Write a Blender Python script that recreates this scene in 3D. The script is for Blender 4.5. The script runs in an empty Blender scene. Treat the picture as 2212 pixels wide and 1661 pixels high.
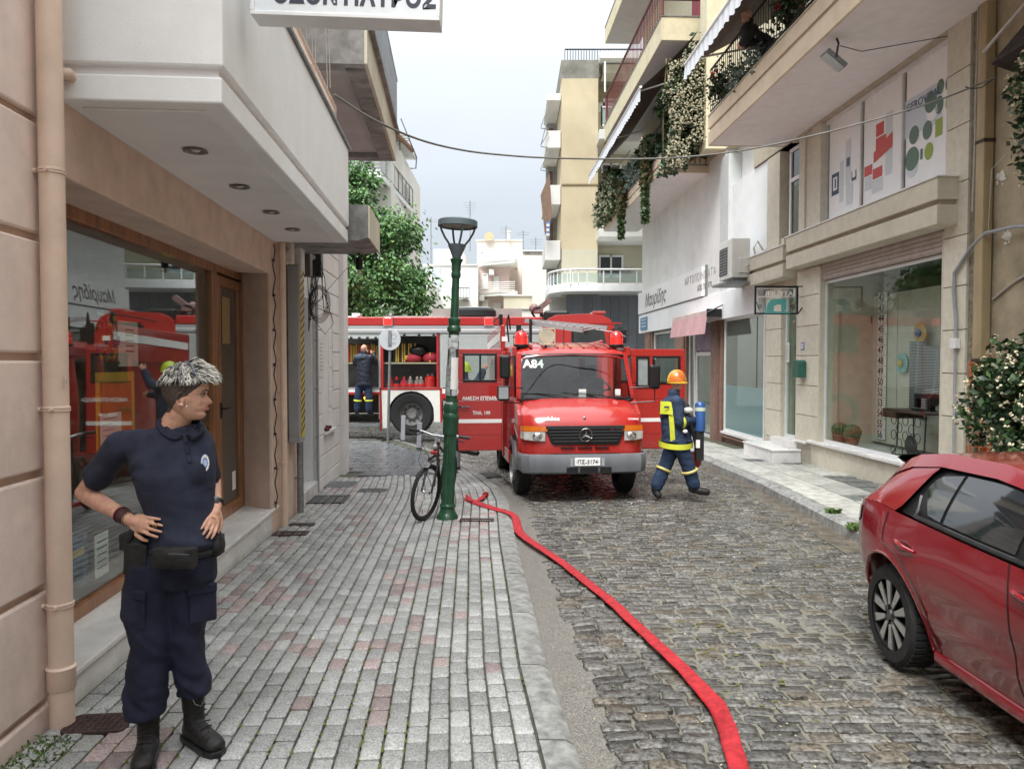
import bpy,bmesh,math,random
import numpy as np
from mathutils import Matrix,Vector,noise
R_=math.radians
PI=math.pi
SC=bpy.context.scene
COL=SC.collection
# camera
CAM_H=1.70
FOC=1600.0/2212.0*36.0
PITCH=math.atan(50.5/1600.0)
cam_d=bpy.data.cameras.new('camera')
cam_d.lens=FOC;cam_d.sensor_width=36.0;cam_d.clip_end=2000;cam_d.clip_start=0.05
cam=bpy.data.objects.new('camera',cam_d);COL.objects.link(cam)
cam.location=(0,0,CAM_H);cam.rotation_euler=(PI/2-PITCH,0,0)
SC.camera=cam
# sky, sun, exposure
SUN_EL,SUN_AZ=R_(58),R_(200)
W=bpy.data.worlds.new('World');SC.world=W;W.use_nodes=True
nt=W.node_tree;nt.nodes.clear()
def N(nt,t,**k):
 n=nt.nodes.new(t)
 for a,v in k.items():
  if a.startswith('i_'):
   key=a[2:]
   n.inputs[int(key)if key.isdigit()else key.replace('_',' ')].default_value=v
  else:setattr(n,a,v)
 return n
sky=N(nt,'ShaderNodeTexSky',sky_type='NISHITA',sun_disc=False,sun_elevation=SUN_EL,sun_rotation=SUN_AZ,dust_density=3.0,air_density=1.0)
tc=N(nt,'ShaderNodeTexCoord');sep=N(nt,'ShaderNodeSeparateXYZ')
nt.links.new(tc.outputs['Generated'],sep.inputs[0])
ramp=N(nt,'ShaderNodeValToRGB')
cr=ramp.color_ramp;cr.elements[0].position=0.0;cr.elements[0].color=(.145,.158,.174,1)
cr.elements[1].position=1.0;cr.elements[1].color=(.98,1.,1.,1)
for p_,c_ in((.06,(.168,.182,.198)),(.2,(.20,.215,.232)),(.36,(.265,.28,.295)),(.5,(.38,.395,.41)),(.75,(.68,.70,.73))):
 e=cr.elements.new(p_);e.color=(*c_,1)
nt.links.new(sep.outputs['Z'],ramp.inputs[0])
mp=N(nt,'ShaderNodeMapping');mp.inputs['Scale'].default_value=(1.0,1.0,2.6)
nt.links.new(tc.outputs['Generated'],mp.inputs[0])
cl=N(nt,'ShaderNodeTexNoise',i_Scale=2.2,i_Detail=4.0,i_Roughness=.5)
nt.links.new(mp.outputs[0],cl.inputs['Vector'])
cm=N(nt,'ShaderNodeMapRange');cm.inputs[1].default_value=.3;cm.inputs[2].default_value=.7
cm.inputs[3].default_value=10.3;cm.inputs[4].default_value=11.7
nt.links.new(cl.outputs['Fac'],cm.inputs[0])
vm=N(nt,'ShaderNodeVectorMath',operation='SCALE')
nt.links.new(ramp.outputs[0],vm.inputs[0]);nt.links.new(cm.outputs[0],vm.inputs['Scale'])
mx=N(nt,'ShaderNodeMixRGB');mx.inputs[0].default_value=.93
nt.links.new(sky.outputs[0],mx.inputs[1]);nt.links.new(vm.outputs[0],mx.inputs[2])
bg=N(nt,'ShaderNodeBackground');bg.inputs[1].default_value=.11
out=N(nt,'ShaderNodeOutputWorld')
nt.links.new(mx.outputs[0],bg.inputs[0]);nt.links.new(bg.outputs[0],out.inputs[0])
sl=bpy.data.lights.new('sun','SUN');sl.energy=1.5;sl.angle=R_(25);sl.color=(1,.99,.975)
so=bpy.data.objects.new('sun',sl);COL.objects.link(so)
so.rotation_euler=(PI/2-SUN_EL,0,PI-SUN_AZ)
SC.view_settings.view_transform='Standard';SC.view_settings.look='None'
SC.view_settings.gamma=1;SC.view_settings.use_curve_mapping=False
SC.view_settings.exposure=1.6
SC.render.engine='CYCLES'
SC.cycles.max_bounces=9;SC.cycles.diffuse_bounces=6;SC.cycles.transparent_max_bounces=12
# measuring helpers: a direction seen in the photograph -> a point in the place
CX,CY=1106.,830.5
cp_,sp_=math.cos(PITCH),math.sin(PITCH)
SLOPE=.02
def gz(y):return-SLOPE*min(y,45.0)
def _ray(u,v):
 x=(u-CX)/1600.;y=-(v-CY)/1600.
 return(x,cp_+y*sp_,-sp_+y*cp_)
def at(u,v,Y):
 d=_ray(u,v);t=Y/d[1];return Vector((t*d[0],Y,CAM_H+t*d[2]))
def onground(u,v,dz=0.):
 d=_ray(u,v);t=(CAM_H-dz)/(-d[2]-SLOPE*d[1]);return Vector((t*d[0],t*d[1],CAM_H+t*d[2]))
ML=Matrix.Rotation(R_(4.4),4,'Z')
MR=Matrix.Rotation(R_(2.36),4,'Z')
MI=Matrix.Identity(4)
def onplane(u,v,X,M):
 d=M.to_3x3().transposed()@Vector(_ray(u,v));t=X/d[0]
 return(t*d[1],CAM_H+t*d[2])
# materials
MATS={}
def mat(name,col,rough=.6,metal=0.,var=.12,scale=6.,bump=.0,bscale=40.,col2=None,spec=.5,coat=0.,emit=None,emit_s=0.,rnd=0.,alpha=1.,stain=0.,trans=0.,ior=1.45,detail=6.,wet=0.,streak=False):
 if name in MATS:return MATS[name]
 if max(col)>.4 and metal<.3 and min(col)>.2:col=tuple(min(.84,x*1.14)for x in col)
 m=bpy.data.materials.new(name);m.use_nodes=True
 t=m.node_tree;b=t.nodes['Principled BSDF'];L=t.links.new
 b.inputs['Roughness'].default_value=rough;b.inputs['Metallic'].default_value=metal
 b.inputs['Specular IOR Level'].default_value=spec;b.inputs['Coat Weight'].default_value=coat
 b.inputs['Coat Roughness'].default_value=.06
 b.inputs['Alpha'].default_value=alpha;b.inputs['Transmission Weight'].default_value=trans;b.inputs['IOR'].default_value=ior
 c=(*col,1)
 tcn=N(t,'ShaderNodeTexCoord');vec=tcn.outputs['Object']
 oi=None
 if rnd>0:
  oi=N(t,'ShaderNodeObjectInfo');at_=N(t,'ShaderNodeAttribute',attribute_name='rnd')
  ad=N(t,'ShaderNodeMath',operation='ADD');L(oi.outputs['Random'],ad.inputs[0]);L(at_.outputs['Fac'],ad.inputs[1])
  fr=N(t,'ShaderNodeMath',operation='FRACT');L(ad.outputs[0],fr.inputs[0]);rv=fr.outputs[0]
  vec=N(t,'ShaderNodeNewGeometry').outputs['Position']
 if var>0 or col2 or stain>0:
  n1=N(t,'ShaderNodeTexNoise',i_Scale=scale,i_Detail=detail,i_Roughness=.6)
  if streak:
   mpn=N(t,'ShaderNodeMapping');mpn.inputs['Scale'].default_value=(1,1,.12);L(vec,mpn.inputs[0]);L(mpn.outputs[0],n1.inputs['Vector'])
  else:L(vec,n1.inputs['Vector'])
  mr=N(t,'ShaderNodeMapRange',i_1=.3,i_2=.7);L(n1.outputs['Fac'],mr.inputs[0])
  mxn=N(t,'ShaderNodeMixRGB')
  c2=col2 if col2 else tuple(max(0,x*(1-1.6*var))for x in col)
  c1=col if col2 else tuple(min(1,x*(1+.6*var))for x in col)
  mxn.inputs[1].default_value=(*c1,1);mxn.inputs[2].default_value=(*c2,1);L(mr.outputs[0],mxn.inputs[0])
  res=mxn.outputs[0]
  if stain>0:
   n3=N(t,'ShaderNodeTexNoise',i_Scale=scale*.23,i_Detail=8.,i_Roughness=.7);L(vec,n3.inputs['Vector'])
   m3=N(t,'ShaderNodeMapRange',i_1=.48,i_2=.78,i_3=0.,i_4=stain);L(n3.outputs['Fac'],m3.inputs[0])
   mx3=N(t,'ShaderNodeMixRGB',blend_type='MULTIPLY');L(m3.outputs[0],mx3.inputs[0]);L(res,mx3.inputs[1]);mx3.inputs[2].default_value=(.45,.42,.37,1)
   res=mx3.outputs[0]
  if rnd>0:
   m4=N(t,'ShaderNodeMapRange',i_1=0.,i_2=1.,i_3=1-rnd,i_4=1+rnd);L(rv,m4.inputs[0])
   v4=N(t,'ShaderNodeVectorMath',operation='SCALE');L(res,v4.inputs[0]);L(m4.outputs[0],v4.inputs['Scale']);res=v4.outputs[0]
  L(res,b.inputs['Base Color'])
  if rough>.02:
   m5=N(t,'ShaderNodeMapRange',i_1=.25,i_2=.75,i_3=max(.02,rough*(.8-wet)),i_4=min(1,rough*1.2));L(n1.outputs['Fac'],m5.inputs[0]);L(m5.outputs[0],b.inputs['Roughness'])
 else:b.inputs['Base Color'].default_value=c
 if bump>0:
  n2=N(t,'ShaderNodeTexNoise',i_Scale=bscale,i_Detail=5.,i_Roughness=.65);L(vec,n2.inputs['Vector'])
  bp=N(t,'ShaderNodeBump');bp.inputs['Strength'].default_value=bump;bp.inputs['Distance'].default_value=.01
  L(n2.outputs['Fac'],bp.inputs['Height']);L(bp.outputs[0],b.inputs['Normal'])
 if emit:b.inputs['Emission Color'].default_value=(*emit,1);b.inputs['Emission Strength'].default_value=emit_s
 MATS[name]=m;m.diffuse_color=c
 return m
def glass(name,tint=(.9,.95,.93),rough=.0,body=.0,bodycol=(.5,.6,.6),refl=1.5,film=None):
 """window pane: clear where seen straight on, mirror-like at a slant, optional milky film"""
 if name in MATS:return MATS[name]
 m=bpy.data.materials.new(name);m.use_nodes=True;t=m.node_tree;t.nodes.clear();L=t.links.new
 o=N(t,'ShaderNodeOutputMaterial');tr=N(t,'ShaderNodeBsdfTransparent');tr.inputs[0].default_value=(*tint,1)
 gl=N(t,'ShaderNodeBsdfGlossy');gl.inputs['Roughness'].default_value=rough;gl.inputs[0].default_value=(.95,.97,.97,1)
 fr=N(t,'ShaderNodeFresnel');fr.inputs[0].default_value=refl
 m1=N(t,'ShaderNodeMixShader')
 base=tr.outputs[0]
 if body>0:
  df=N(t,'ShaderNodeBsdfDiffuse');df.inputs[0].default_value=(*bodycol,1)
  m0=N(t,'ShaderNodeMixShader');m0.inputs[0].default_value=body;L(tr.outputs[0],m0.inputs[1]);L(df.outputs[0],m0.inputs[2]);base=m0.outputs[0]
 ge=N(t,'ShaderNodeNewGeometry');ma=N(t,'ShaderNodeMath',operation='MULTIPLY_ADD');ma.inputs[1].default_value=-2.;ma.inputs[2].default_value=1.
 L(ge.outputs['Backfacing'],ma.inputs[0]);pw=N(t,'ShaderNodeMath',operation='POWER');pw.inputs[0].default_value=refl;L(ma.outputs[0],pw.inputs[1]);L(pw.outputs[0],fr.inputs[0])
 L(fr.outputs[0],m1.inputs[0]);L(base,m1.inputs[1]);L(gl.outputs[0],m1.inputs[2]);L(m1.outputs[0],o.inputs[0])
 MATS[name]=m;return m
# mesh builder
WM={}
class MB:
 def __init__(s):s.v=[];s.f=[];s.mi=[];s.m=0;s.T=None
 def _add(s,vs,fs):
  o=len(s.v)
  if s.T is not None:vs=[s.T@Vector(p)for p in vs]
  s.v+=[tuple(p)for p in vs];s.f+=[tuple(i+o for i in f)for f in fs];s.mi+=[s.m]*len(fs);return s
 def box(s,x0,x1,y0,y1,z0,z1):
  return s._add([(x0,y0,z0),(x1,y0,z0),(x1,y1,z0),(x0,y1,z0),(x0,y0,z1),(x1,y0,z1),(x1,y1,z1),(x0,y1,z1)],[(0,3,2,1),(4,5,6,7),(0,1,5,4),(1,2,6,5),(2,3,7,6),(3,0,4,7)])
 def cbox(s,c,d,rot=None):
  h=[x/2 for x in d];T0=s.T
  M=Matrix.Translation(Vector(c))@(rot.to_4x4()if rot else MI);s.T=(T0@M)if T0 is not None else M
  s.box(-h[0],h[0],-h[1],h[1],-h[2],h[2]);s.T=T0;return s
 def quad(s,a,b,c,d):return s._add([a,b,c,d],[(0,1,2,3)])
 def poly(s,pts):return s._add(pts,[tuple(range(len(pts)))])
 def prism(s,pts,axis,a,b):
  """2D outline pts extruded along axis 'x','y' or 'z' from a to b"""
  def P(p,t):return{'x':(t,p[0],p[1]),'y':(p[0],t,p[1]),'z':(p[0],p[1],t)}[axis]
  n=len(pts);vs=[P(p,a)for p in pts]+[P(p,b)for p in pts]
  return s._add(vs,[tuple(range(n))[::-1],tuple(range(n,2*n))]+[(i,(i+1)%n,n+(i+1)%n,n+i)for i in range(n)])
 def tube(s,pts,r,n=8,cap=True,closed=False):
  pts=[Vector(p)for p in pts];m=len(pts);rr=r if isinstance(r,(list,tuple))else[r]*m
  up=None;vs=[]
  for i,p in enumerate(pts):
   a=pts[(i-1)%m]if(i>0 or closed)else p;b=pts[(i+1)%m]if(i<m-1 or closed)else p
   d=(b-a).normalized()
   if up is None:
    up=Vector((0,0,1))if abs(d.z)<.9 else Vector((1,0,0))
   sx=d.cross(up).normalized();up=sx.cross(d).normalized()
   for k in range(n):
    t=2*PI*k/n;vs.append(p+(sx*math.cos(t)+up*math.sin(t))*rr[i])
  fs=[]
  for i in range(m if closed else m-1):
   j=(i+1)%m
   for k in range(n):fs.append((i*n+k,i*n+(k+1)%n,j*n+(k+1)%n,j*n+k))
  if cap and not closed:fs+=[tuple(range(n))[::-1],tuple(range((m-1)*n,m*n))]
  return s._add(vs,fs)
 def lathe(s,prof,c=(0,0,0),n=20,axis='z',a0=0.,a1=2*PI,flute=0,fd=0.,cap=True):
  vs=[];m=len(prof);full=abs(a1-a0-2*PI)<1e-6;k_=n if full else n+1
  for r,h in prof:
   for k in range(k_):
    t=a0+(a1-a0)*k/n
    q=r*(1-(fd if(flute and(k%2))else 0))
    x,y=q*math.cos(t),q*math.sin(t)
    p={'z':(x,y,h),'y':(x,h,y),'x':(h,x,y)}[axis]
    vs.append((p[0]+c[0],p[1]+c[1],p[2]+c[2]))
  fs=[]
  for i in range(m-1):
   for k in range(n):
    k2=(k+1)%k_
    fs.append((i*k_+k,i*k_+k2,(i+1)*k_+k2,(i+1)*k_+k))
  if full and cap:
   if prof[0][0]>1e-5:fs.append(tuple(range(n))[::-1])
   if prof[-1][0]>1e-5:fs.append(tuple(range((m-1)*n,m*n)))
  return s._add(vs,fs)
 def grid(s,rows,wrap=False):
  m,n=len(rows),len(rows[0]);vs=[p for r in rows for p in r];fs=[]
  for i in range(m-1):
   for k in range(n if wrap else n-1):
    k2=(k+1)%n;fs.append((i*n+k,i*n+k2,(i+1)*n+k2,(i+1)*n+k))
  return s._add(vs,fs)
 def ball(s,c,r,n=12,m=8):
  r=(r,r,r)if not isinstance(r,(tuple,list))else r;rows=[]
  for i in range(m+1):
   th=PI*i/m
   rows.append([(c[0]+r[0]*max(1e-4,math.sin(th))*math.cos(2*PI*k/n),c[1]+r[1]*max(1e-4,math.sin(th))*math.sin(2*PI*k/n),c[2]-r[2]*math.cos(th))for k in range(n)])
  return s.grid(rows,True)
 def frame(s,x0,x1,z0,z1,w,y0,y1,axis='y'):
  """rectangular frame of bar width w in the plane across `axis`"""
  for a,b,c,d in((x0,x1,z1-w,z1),(x0,x1,z0,z0+w),(x0,x0+w,z0+w,z1-w),(x1-w,x1,z0+w,z1-w)):
   if axis=='y':s.box(a,b,y0,y1,c,d)
   elif axis=='x':s.box(y0,y1,a,b,c,d)
  return s
 def mesh(s,name,ms,F=None,M=None,smooth=False):
  me=bpy.data.meshes.new(name)
  if M is not None:vs=[M@Vector(p)for p in s.v]
  else:vs=s.v
  me.from_pydata(vs,[],s.f)
  for m in(ms if isinstance(ms,(list,tuple))else[ms]):me.materials.append(m)
  if any(s.mi):me.polygons.foreach_set('material_index',s.mi)
  if smooth:me.polygons.foreach_set('use_smooth',[True]*len(s.f))
  me.update();return me
 def build(s,name,ms,parent=None,F=MI,smooth=False,bev=0.,label=None,fixn=True,kind=None):
  """link as one object; vertices are in frame F (world = F @ v); F=None: already local to the parent thing"""
  if parent is None:M=F if F is not None else MI;W_=MI
  else:
   W_=WM[parent.name];M=None if F is None else W_.inverted()@F
  me=s.mesh(name,ms,M=M)
  if fixn:
   bm=bmesh.new();bm.from_mesh(me);bmesh.ops.recalc_face_normals(bm,faces=bm.faces);bm.to_mesh(me);bm.free()
  o=bpy.data.objects.new(name,me);COL.objects.link(o);o.parent=parent
  WM[o.name]=W_
  if smooth:
   me.polygons.foreach_set('use_smooth',[True]*len(me.polygons));me.set_sharp_from_angle(angle=R_(38))
  if bev>0:
   b=o.modifiers.new('bevel','BEVEL');b.width=bev;b.segments=2;b.limit_method='ANGLE';b.angle_limit=R_(40)
  if label:o['label']=label
  if kind:o['kind']=kind
  return o
def tag(o,label=None,cat=None,group=None,kind=None):
 if label:o['label']=label
 if cat:o['category']=cat
 if group:o['group']=group
 if kind:o['kind']=kind
 return o
def thing(name,label,cat,loc=(0,0,0),F=MI,group=None,rot=None):
 o=bpy.data.objects.new(name,None);COL.objects.link(o);o.empty_display_size=.2
 M=F@Matrix.Translation(Vector(loc))@(rot.to_4x4()if rot is not None else MI)
 o.matrix_world=M;WM[o.name]=M
 return tag(o,label,cat,group)
def mesh_obj(name,me,parent,M):
 """M: matrix in world coordinates"""
 o=bpy.data.objects.new(name,me);COL.objects.link(o);o.parent=parent
 o.matrix_local=(WM[parent.name].inverted()@M)if parent else M
 WM[o.name]=M
 return o
def copy_thing(o,M,label=None,group=None):
 kids={}
 for c in bpy.data.objects:
  if c.parent:kids.setdefault(c.parent.name,[]).append(c)
 def rec(a,par):
  c=a.copy();COL.objects.link(c)
  if par:c.parent=par;c.matrix_parent_inverse=a.matrix_parent_inverse.copy();c.matrix_local=a.matrix_local.copy()
  for k in kids.get(a.name,[]):rec(k,c)
  return c
 r=rec(o,None);r.matrix_world=M;WM[r.name]=M
 if label:r['label']=label
 if group:r['group']=group
 return r
def text(name,s,parent,M,size,m,F=None,ext=.001,off=0.,align='LEFT',shear=0.,xs=1.,sp=1.):
 """flat lettering; M places its baseline (text x = right, y = up) in the parent's frame, or world frame F"""
 cu=bpy.data.curves.new(name,'FONT');cu.body=s;cu.size=size;cu.extrude=ext;cu.offset=off
 cu.align_x=align;cu.shear=shear;cu.space_character=sp;cu.materials.append(m);cu.resolution_u=3
 tmp=bpy.data.objects.new(name,cu);me=bpy.data.meshes.new_from_object(tmp);bpy.data.objects.remove(tmp)
 me.materials.clear();me.materials.append(m)
 o=bpy.data.objects.new(name,me);COL.objects.link(o)
 if parent:o.parent=parent
 if F is not None:M=(WM[parent.name].inverted()@F@M)if parent else F@M
 o.matrix_local=M@Matrix.Diagonal((xs,1,1,1))
 return o
def face_M(p,right,up=(0,0,1)):
 r=Vector(right).normalized();u=Vector(up).normalized();n=r.cross(u).normalized();u=n.cross(r).normalized()
 M=Matrix((r,u,n)).transposed().to_4x4();M.translation=Vector(p);return M
rng=random.Random(7)
# GROUND
ROAD_DZ,RIGHT_DZ=-.06,.05
M_road_base=mat('sandy_joint',(.14,.135,.115),.75,var=.5,scale=9,bump=.6,bscale=90,col2=(.2,.195,.18),wet=.3)
M_joint=mat('mossy_joint',(.075,.085,.04),.9,col2=(.10,.095,.085),scale=4,bump=.6,bscale=120)
M_paver=mat('grey_paver',(.385,.392,.38),.5,var=.38,scale=95,bump=.35,bscale=240,stain=.3,rnd=.24,wet=.35,spec=.5)
M_paver_pink=mat('pink_paver',(.37,.30,.29),.5,var=.38,scale=95,bump=.35,bscale=240,stain=.3,rnd=.24,wet=.35)
M_cobble=mat('granite_cobble',(.142,.137,.123),.24,var=.6,scale=38,bump=.55,bscale=70,rnd=.42,wet=.45,spec=.6)
M_cobble_b=mat('brown_cobble',(.15,.13,.10),.3,var=.6,scale=38,bump=.55,bscale=70,rnd=.3,wet=.45)
M_kerb=mat('kerb_stone',(.30,.305,.29),.6,var=.35,scale=14,bump=.5,bscale=90,stain=.6,wet=.3)
M_agg=mat('exposed_aggregate',(.33,.315,.28),.38,var=.8,scale=75,col2=(.09,.085,.075),bump=.8,bscale=130,stain=.35,wet=.5)
M_flag=mat('dark_flagstone',(.16,.175,.185),.3,var=.25,scale=20,bump=.2,bscale=100,rnd=.15,wet=.5)
M_tile=mat('pale_pavement_tile',(.42,.42,.385),.5,var=.25,scale=8,bump=.25,bscale=120,rnd=.16,stain=.5,wet=.3)
M_tile_d=mat('dark_slate_tile',(.15,.165,.16),.4,var=.25,scale=8,bump=.25,bscale=120,rnd=.25,wet=.4)
M_marble=mat('white_marble',(.70,.70,.68),.28,var=.18,scale=3,detail=9,bump=.02,stain=.35)
M_iron=mat('cast_iron',(.075,.06,.058),.5,metal=.4,var=.3,scale=40,bump=.5,bscale=120)
M_zinc=mat('galvanised_steel',(.28,.30,.31),.45,metal=.6,var=.2,scale=20)
g=MB()
ys=[-12,0,10,20,30,45,400]
g.grid([[(x,y,gz(y)-.16)for x in(-300,-20,0,20,300)]for y in ys])
tag(g.build('ground',M_road_base),kind='structure')
KL=[(-3,.50),(1,.42),(3.15,.30),(4.3,.20),(5.5,.14),(7.6,.03),(9.0,-.02),(10.1,-.06),(11.2,-.18),(12.1,-.37),(13.2,-.62),(14.4,-.92),(15.7,-1.25),(17.2,-1.95),(19.2,-2.75),(21,-3.6)]
def interp(T,y):
 if y<=T[0][0]:return T[0][1]
 for(a,b),(c,d)in zip(T,T[1:]):
  if y<=c:return b+(d-b)*(y-a)/(c-a)
 return T[-1][1]
def kl(y):return interp(KL,y)
def wallx(y):return-(1.99*math.cos(R_(4.4))+(y+1.99*math.sin(R_(4.4)))*math.tan(R_(4.4)))
p=MB();ys=[-3+.5*i for i in range(49)]
p.grid([[(-9.0 if y>13.6 else wallx(y)-.2,y,gz(y)-.03),(kl(y)-.12,y,gz(y)-.03),(kl(y)-.12,y,gz(y)-.2)]for y in ys])
left_pav=p.build('left_pavement',M_joint);tag(left_pav,kind='structure')
r=MB();r.grid([[(-14 if y>14 else kl(y)-.1,y,gz(y)-.105),(7.5,y,gz(y)-.105)]for y in[-3+.5*i for i in range(96)]])
road=r.build('road',M_road_base);tag(road,kind='structure')
def stone_mesh(name,ms,seed,n=3,h=.05,rr=.16,dome=.012,jag=.06):
 """unit paving stone 1 x 1 (scaled per piece), rounded top"""
 q=random.Random(seed);pts=[]
 for cx,cy in((1,1),(-1,1),(-1,-1),(1,-1)):
  for k in range(n):
   a=math.atan2(cy,cx)-PI/4+(k/(n-1))*PI/2
   pts.append((cx*(.5-rr)+rr*math.cos(a)+q.uniform(-jag,jag)*.4,cy*(.5-rr)+rr*math.sin(a)+q.uniform(-jag,jag)*.4))
 b=MB();m=len(pts)
 v=[(x,y,-h)for x,y in pts]+[(x,y,-dome)for x,y in pts]+[(x*.84,y*.84,q.uniform(-.002,.002))for x,y in pts]
 f=[(i,(i+1)%m,m+(i+1)%m,m+i)for i in range(m)]+[(m+i,m+(i+1)%m,2*m+(i+1)%m,2*m+i)for i in range(m)]+[tuple(range(2*m,3*m))]
 b._add(v,f);me=b.mesh(name,ms)
 me.polygons.foreach_set('use_smooth',[True]*len(me.polygons));me.set_sharp_from_angle(angle=R_(50))
 return me,v,f
def lay(name,parent,spots,variants,ms,cap=300):
 """spots: (x,y,z,sx,sy,rot,matindex,tilt); the nearest `cap` become parts, the rest one part of stuff"""
 spots=sorted(spots,key=lambda s_:s_[1])
 one=spots[:cap];rest=spots[cap:]
 meshes=[]
 for k,(v,f)in enumerate(variants):
  for mi,m in enumerate(ms):
   b=MB();b._add(v,f);me=b.mesh(name,m);me.polygons.foreach_set('use_smooth',[True]*len(me.polygons));me.set_sharp_from_angle(angle=R_(50));meshes.append(me)
 W_inv=WM[parent.name].inverted()
 for i,(x,y,z,sx,sy,ro,mi,ti)in enumerate(one):
  me=meshes[(i*7%len(variants))*len(ms)+mi]
  o=bpy.data.objects.new(name,me);COL.objects.link(o);o.parent=parent
  o.matrix_local=Matrix.Translation((x,y,z))@Matrix.Rotation(ro,4,'Z')@Matrix.Rotation(ti[0],4,'X')@Matrix.Rotation(ti[1],4,'Y')@Matrix.Diagonal((sx,sy,1,1))
 if rest:
  Vs=[];Fs=[];mis=[];rn=[]
  for i,(x,y,z,sx,sy,ro,mi,ti)in enumerate(rest):
   v,f=variants[i*7%len(variants)];o=len(Vs);c,s_=math.cos(ro),math.sin(ro);q=rng.random()
   for a in v:
    X,Y=a[0]*sx,a[1]*sy
    Vs.append((x+X*c-Y*s_,y+X*s_+Y*c,z+a[2]+X*-ti[1]+Y*ti[0]))
   Fs+=[tuple(k+o for k in ff)for ff in f];mis+=[mi]*len(f);rn+=[q]*len(f)
  me=bpy.data.meshes.new(name);me.from_pydata(Vs,[],Fs)
  for m in ms:me.materials.append(m)
  me.polygons.foreach_set('material_index',mis);me.polygons.foreach_set('use_smooth',[True]*len(Fs))
  a=me.attributes.new('rnd','FLOAT','FACE');a.data.foreach_set('value',rn);me.update();me.set_sharp_from_angle(angle=R_(50))
  o=bpy.data.objects.new(name+'_field',me);COL.objects.link(o);o.parent=parent;o['kind']='stuff'
# left pavement: pavers in running bond, columns fanning between wall and kerb, bending round with the kerb
PV=[stone_mesh('v',M_paver,s_,rr=.09,jag=.035,h=.045,dome=.008)[1:]for s_ in range(8)]
spots=[]
NC=23
pinkmap=lambda x,y:noise.noise(Vector((x*1.7,y*1.1,3.3)))
for c in range(NC):
 tcol=(c+.5)/NC
 y=2.35+(c%2)*.08+rng.uniform(0,.02)
 while y<14.2:
  ln=rng.choice((.155,.16,.165,.16))if y<20 else .16
  yc=y+ln/2
  xw=wallx(yc)+.02;xk=kl(yc)-.16
  x=xw+(xk-xw)*tcol;cw=(xk-xw)/NC
  bend=.0
  if yc>11.0:
   bend=(yc-11.0)*.22*tcol
  dx=(kl(yc+.1)-kl(yc-.1))/.2*tcol+(wallx(yc+.1)-wallx(yc-.1))/.2*(1-tcol)
  limit=12.35+.5*tcol if x<-.95 else 14.2
  if yc<limit:
   pk=pinkmap(x,yc);mi=1 if(pk>.30 and rng.random()<.42)or rng.random()<.035 else 0
   spots.append((x,yc,gz(yc)+rng.uniform(-.003,.003),cw-.0115,ln-.008,math.atan(-dx)+rng.uniform(-.02,.02),mi,(-SLOPE+rng.uniform(-.02,.02),rng.uniform(-.02,.02))))
  y+=ln
lay('paver',left_pav,spots,PV,(M_paver,M_paver_pink))
spots=[]
FV=[stone_mesh('v',M_flag,s_,rr=.03,jag=.012,h=.03,dome=.004)[1:]for s_ in range(4)]
for j in range(16):
 for i in range(18):
  x=-8.4+i*.5+(j%2)*.22;y=12.9+j*.5
  if x<kl(y)-.5 and y<20.3 and not(y<13.3 and x>-.9)and x>-8 and(y>13.6 or x>wallx(y)+.2):
   spots.append((x,y,gz(y)-.002,.485,.485,.0,0,(-SLOPE,rng.uniform(-.004,.004))))
lay('flagstone',left_pav,spots,FV,(M_flag,))
# left kerb stones (parts of the pavement) and the poured gutter strip
yy=1.5;ki=0
while yy<19.0:
 ln=rng.uniform(.85,1.15);k=MB();n=4;rows=[]
 for j in range(n+1):
  y=yy+.008+(ln-.016)*j/n;x=kl(y)
  rows.append([(x-.155,y,gz(y)-.08),(x-.15,y,gz(y)+.002),(x-.03,y,gz(y)+.0),(x+.012,y,gz(y)-.02+rng.uniform(-.004,.004)),(x+.02+rng.uniform(-.006,.006),y,gz(y)-.14)])
 k.grid(rows);a=len(k.v)-5;k.f+=[(0,1,2,3,4),(a,a+1,a+2,a+3,a+4)];k.mi+=[0,0]
 k.build('kerb_stone',M_kerb,left_pav,smooth=True);yy+=ln;ki+=1
GE=[(-3,.50),(3.15,.485),(3.9,.475),(4.7,.43),(6.2,.36),(8.5,.27),(10.2,.16),(11.5,-.02),(12.5,-.24),(14,-.6),(19,-2.4)]
g=MB();rows=[]
for i in range(80):
 y=1.2+i*.22;a=kl(y)+.02;b=interp(GE,y)+.05
 rows.append([(a+(b-a)*t,y,gz(y)-.075-.012*math.sin(PI*t)+noise.noise(Vector((a+t,y*1.3,0)))*.006)for t in(0,.33,.66,1)]+[(b+.005,y,gz(y)-.12)])
g.grid(rows);g.build('gutter_strip',M_agg,road,smooth=True)
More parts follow.
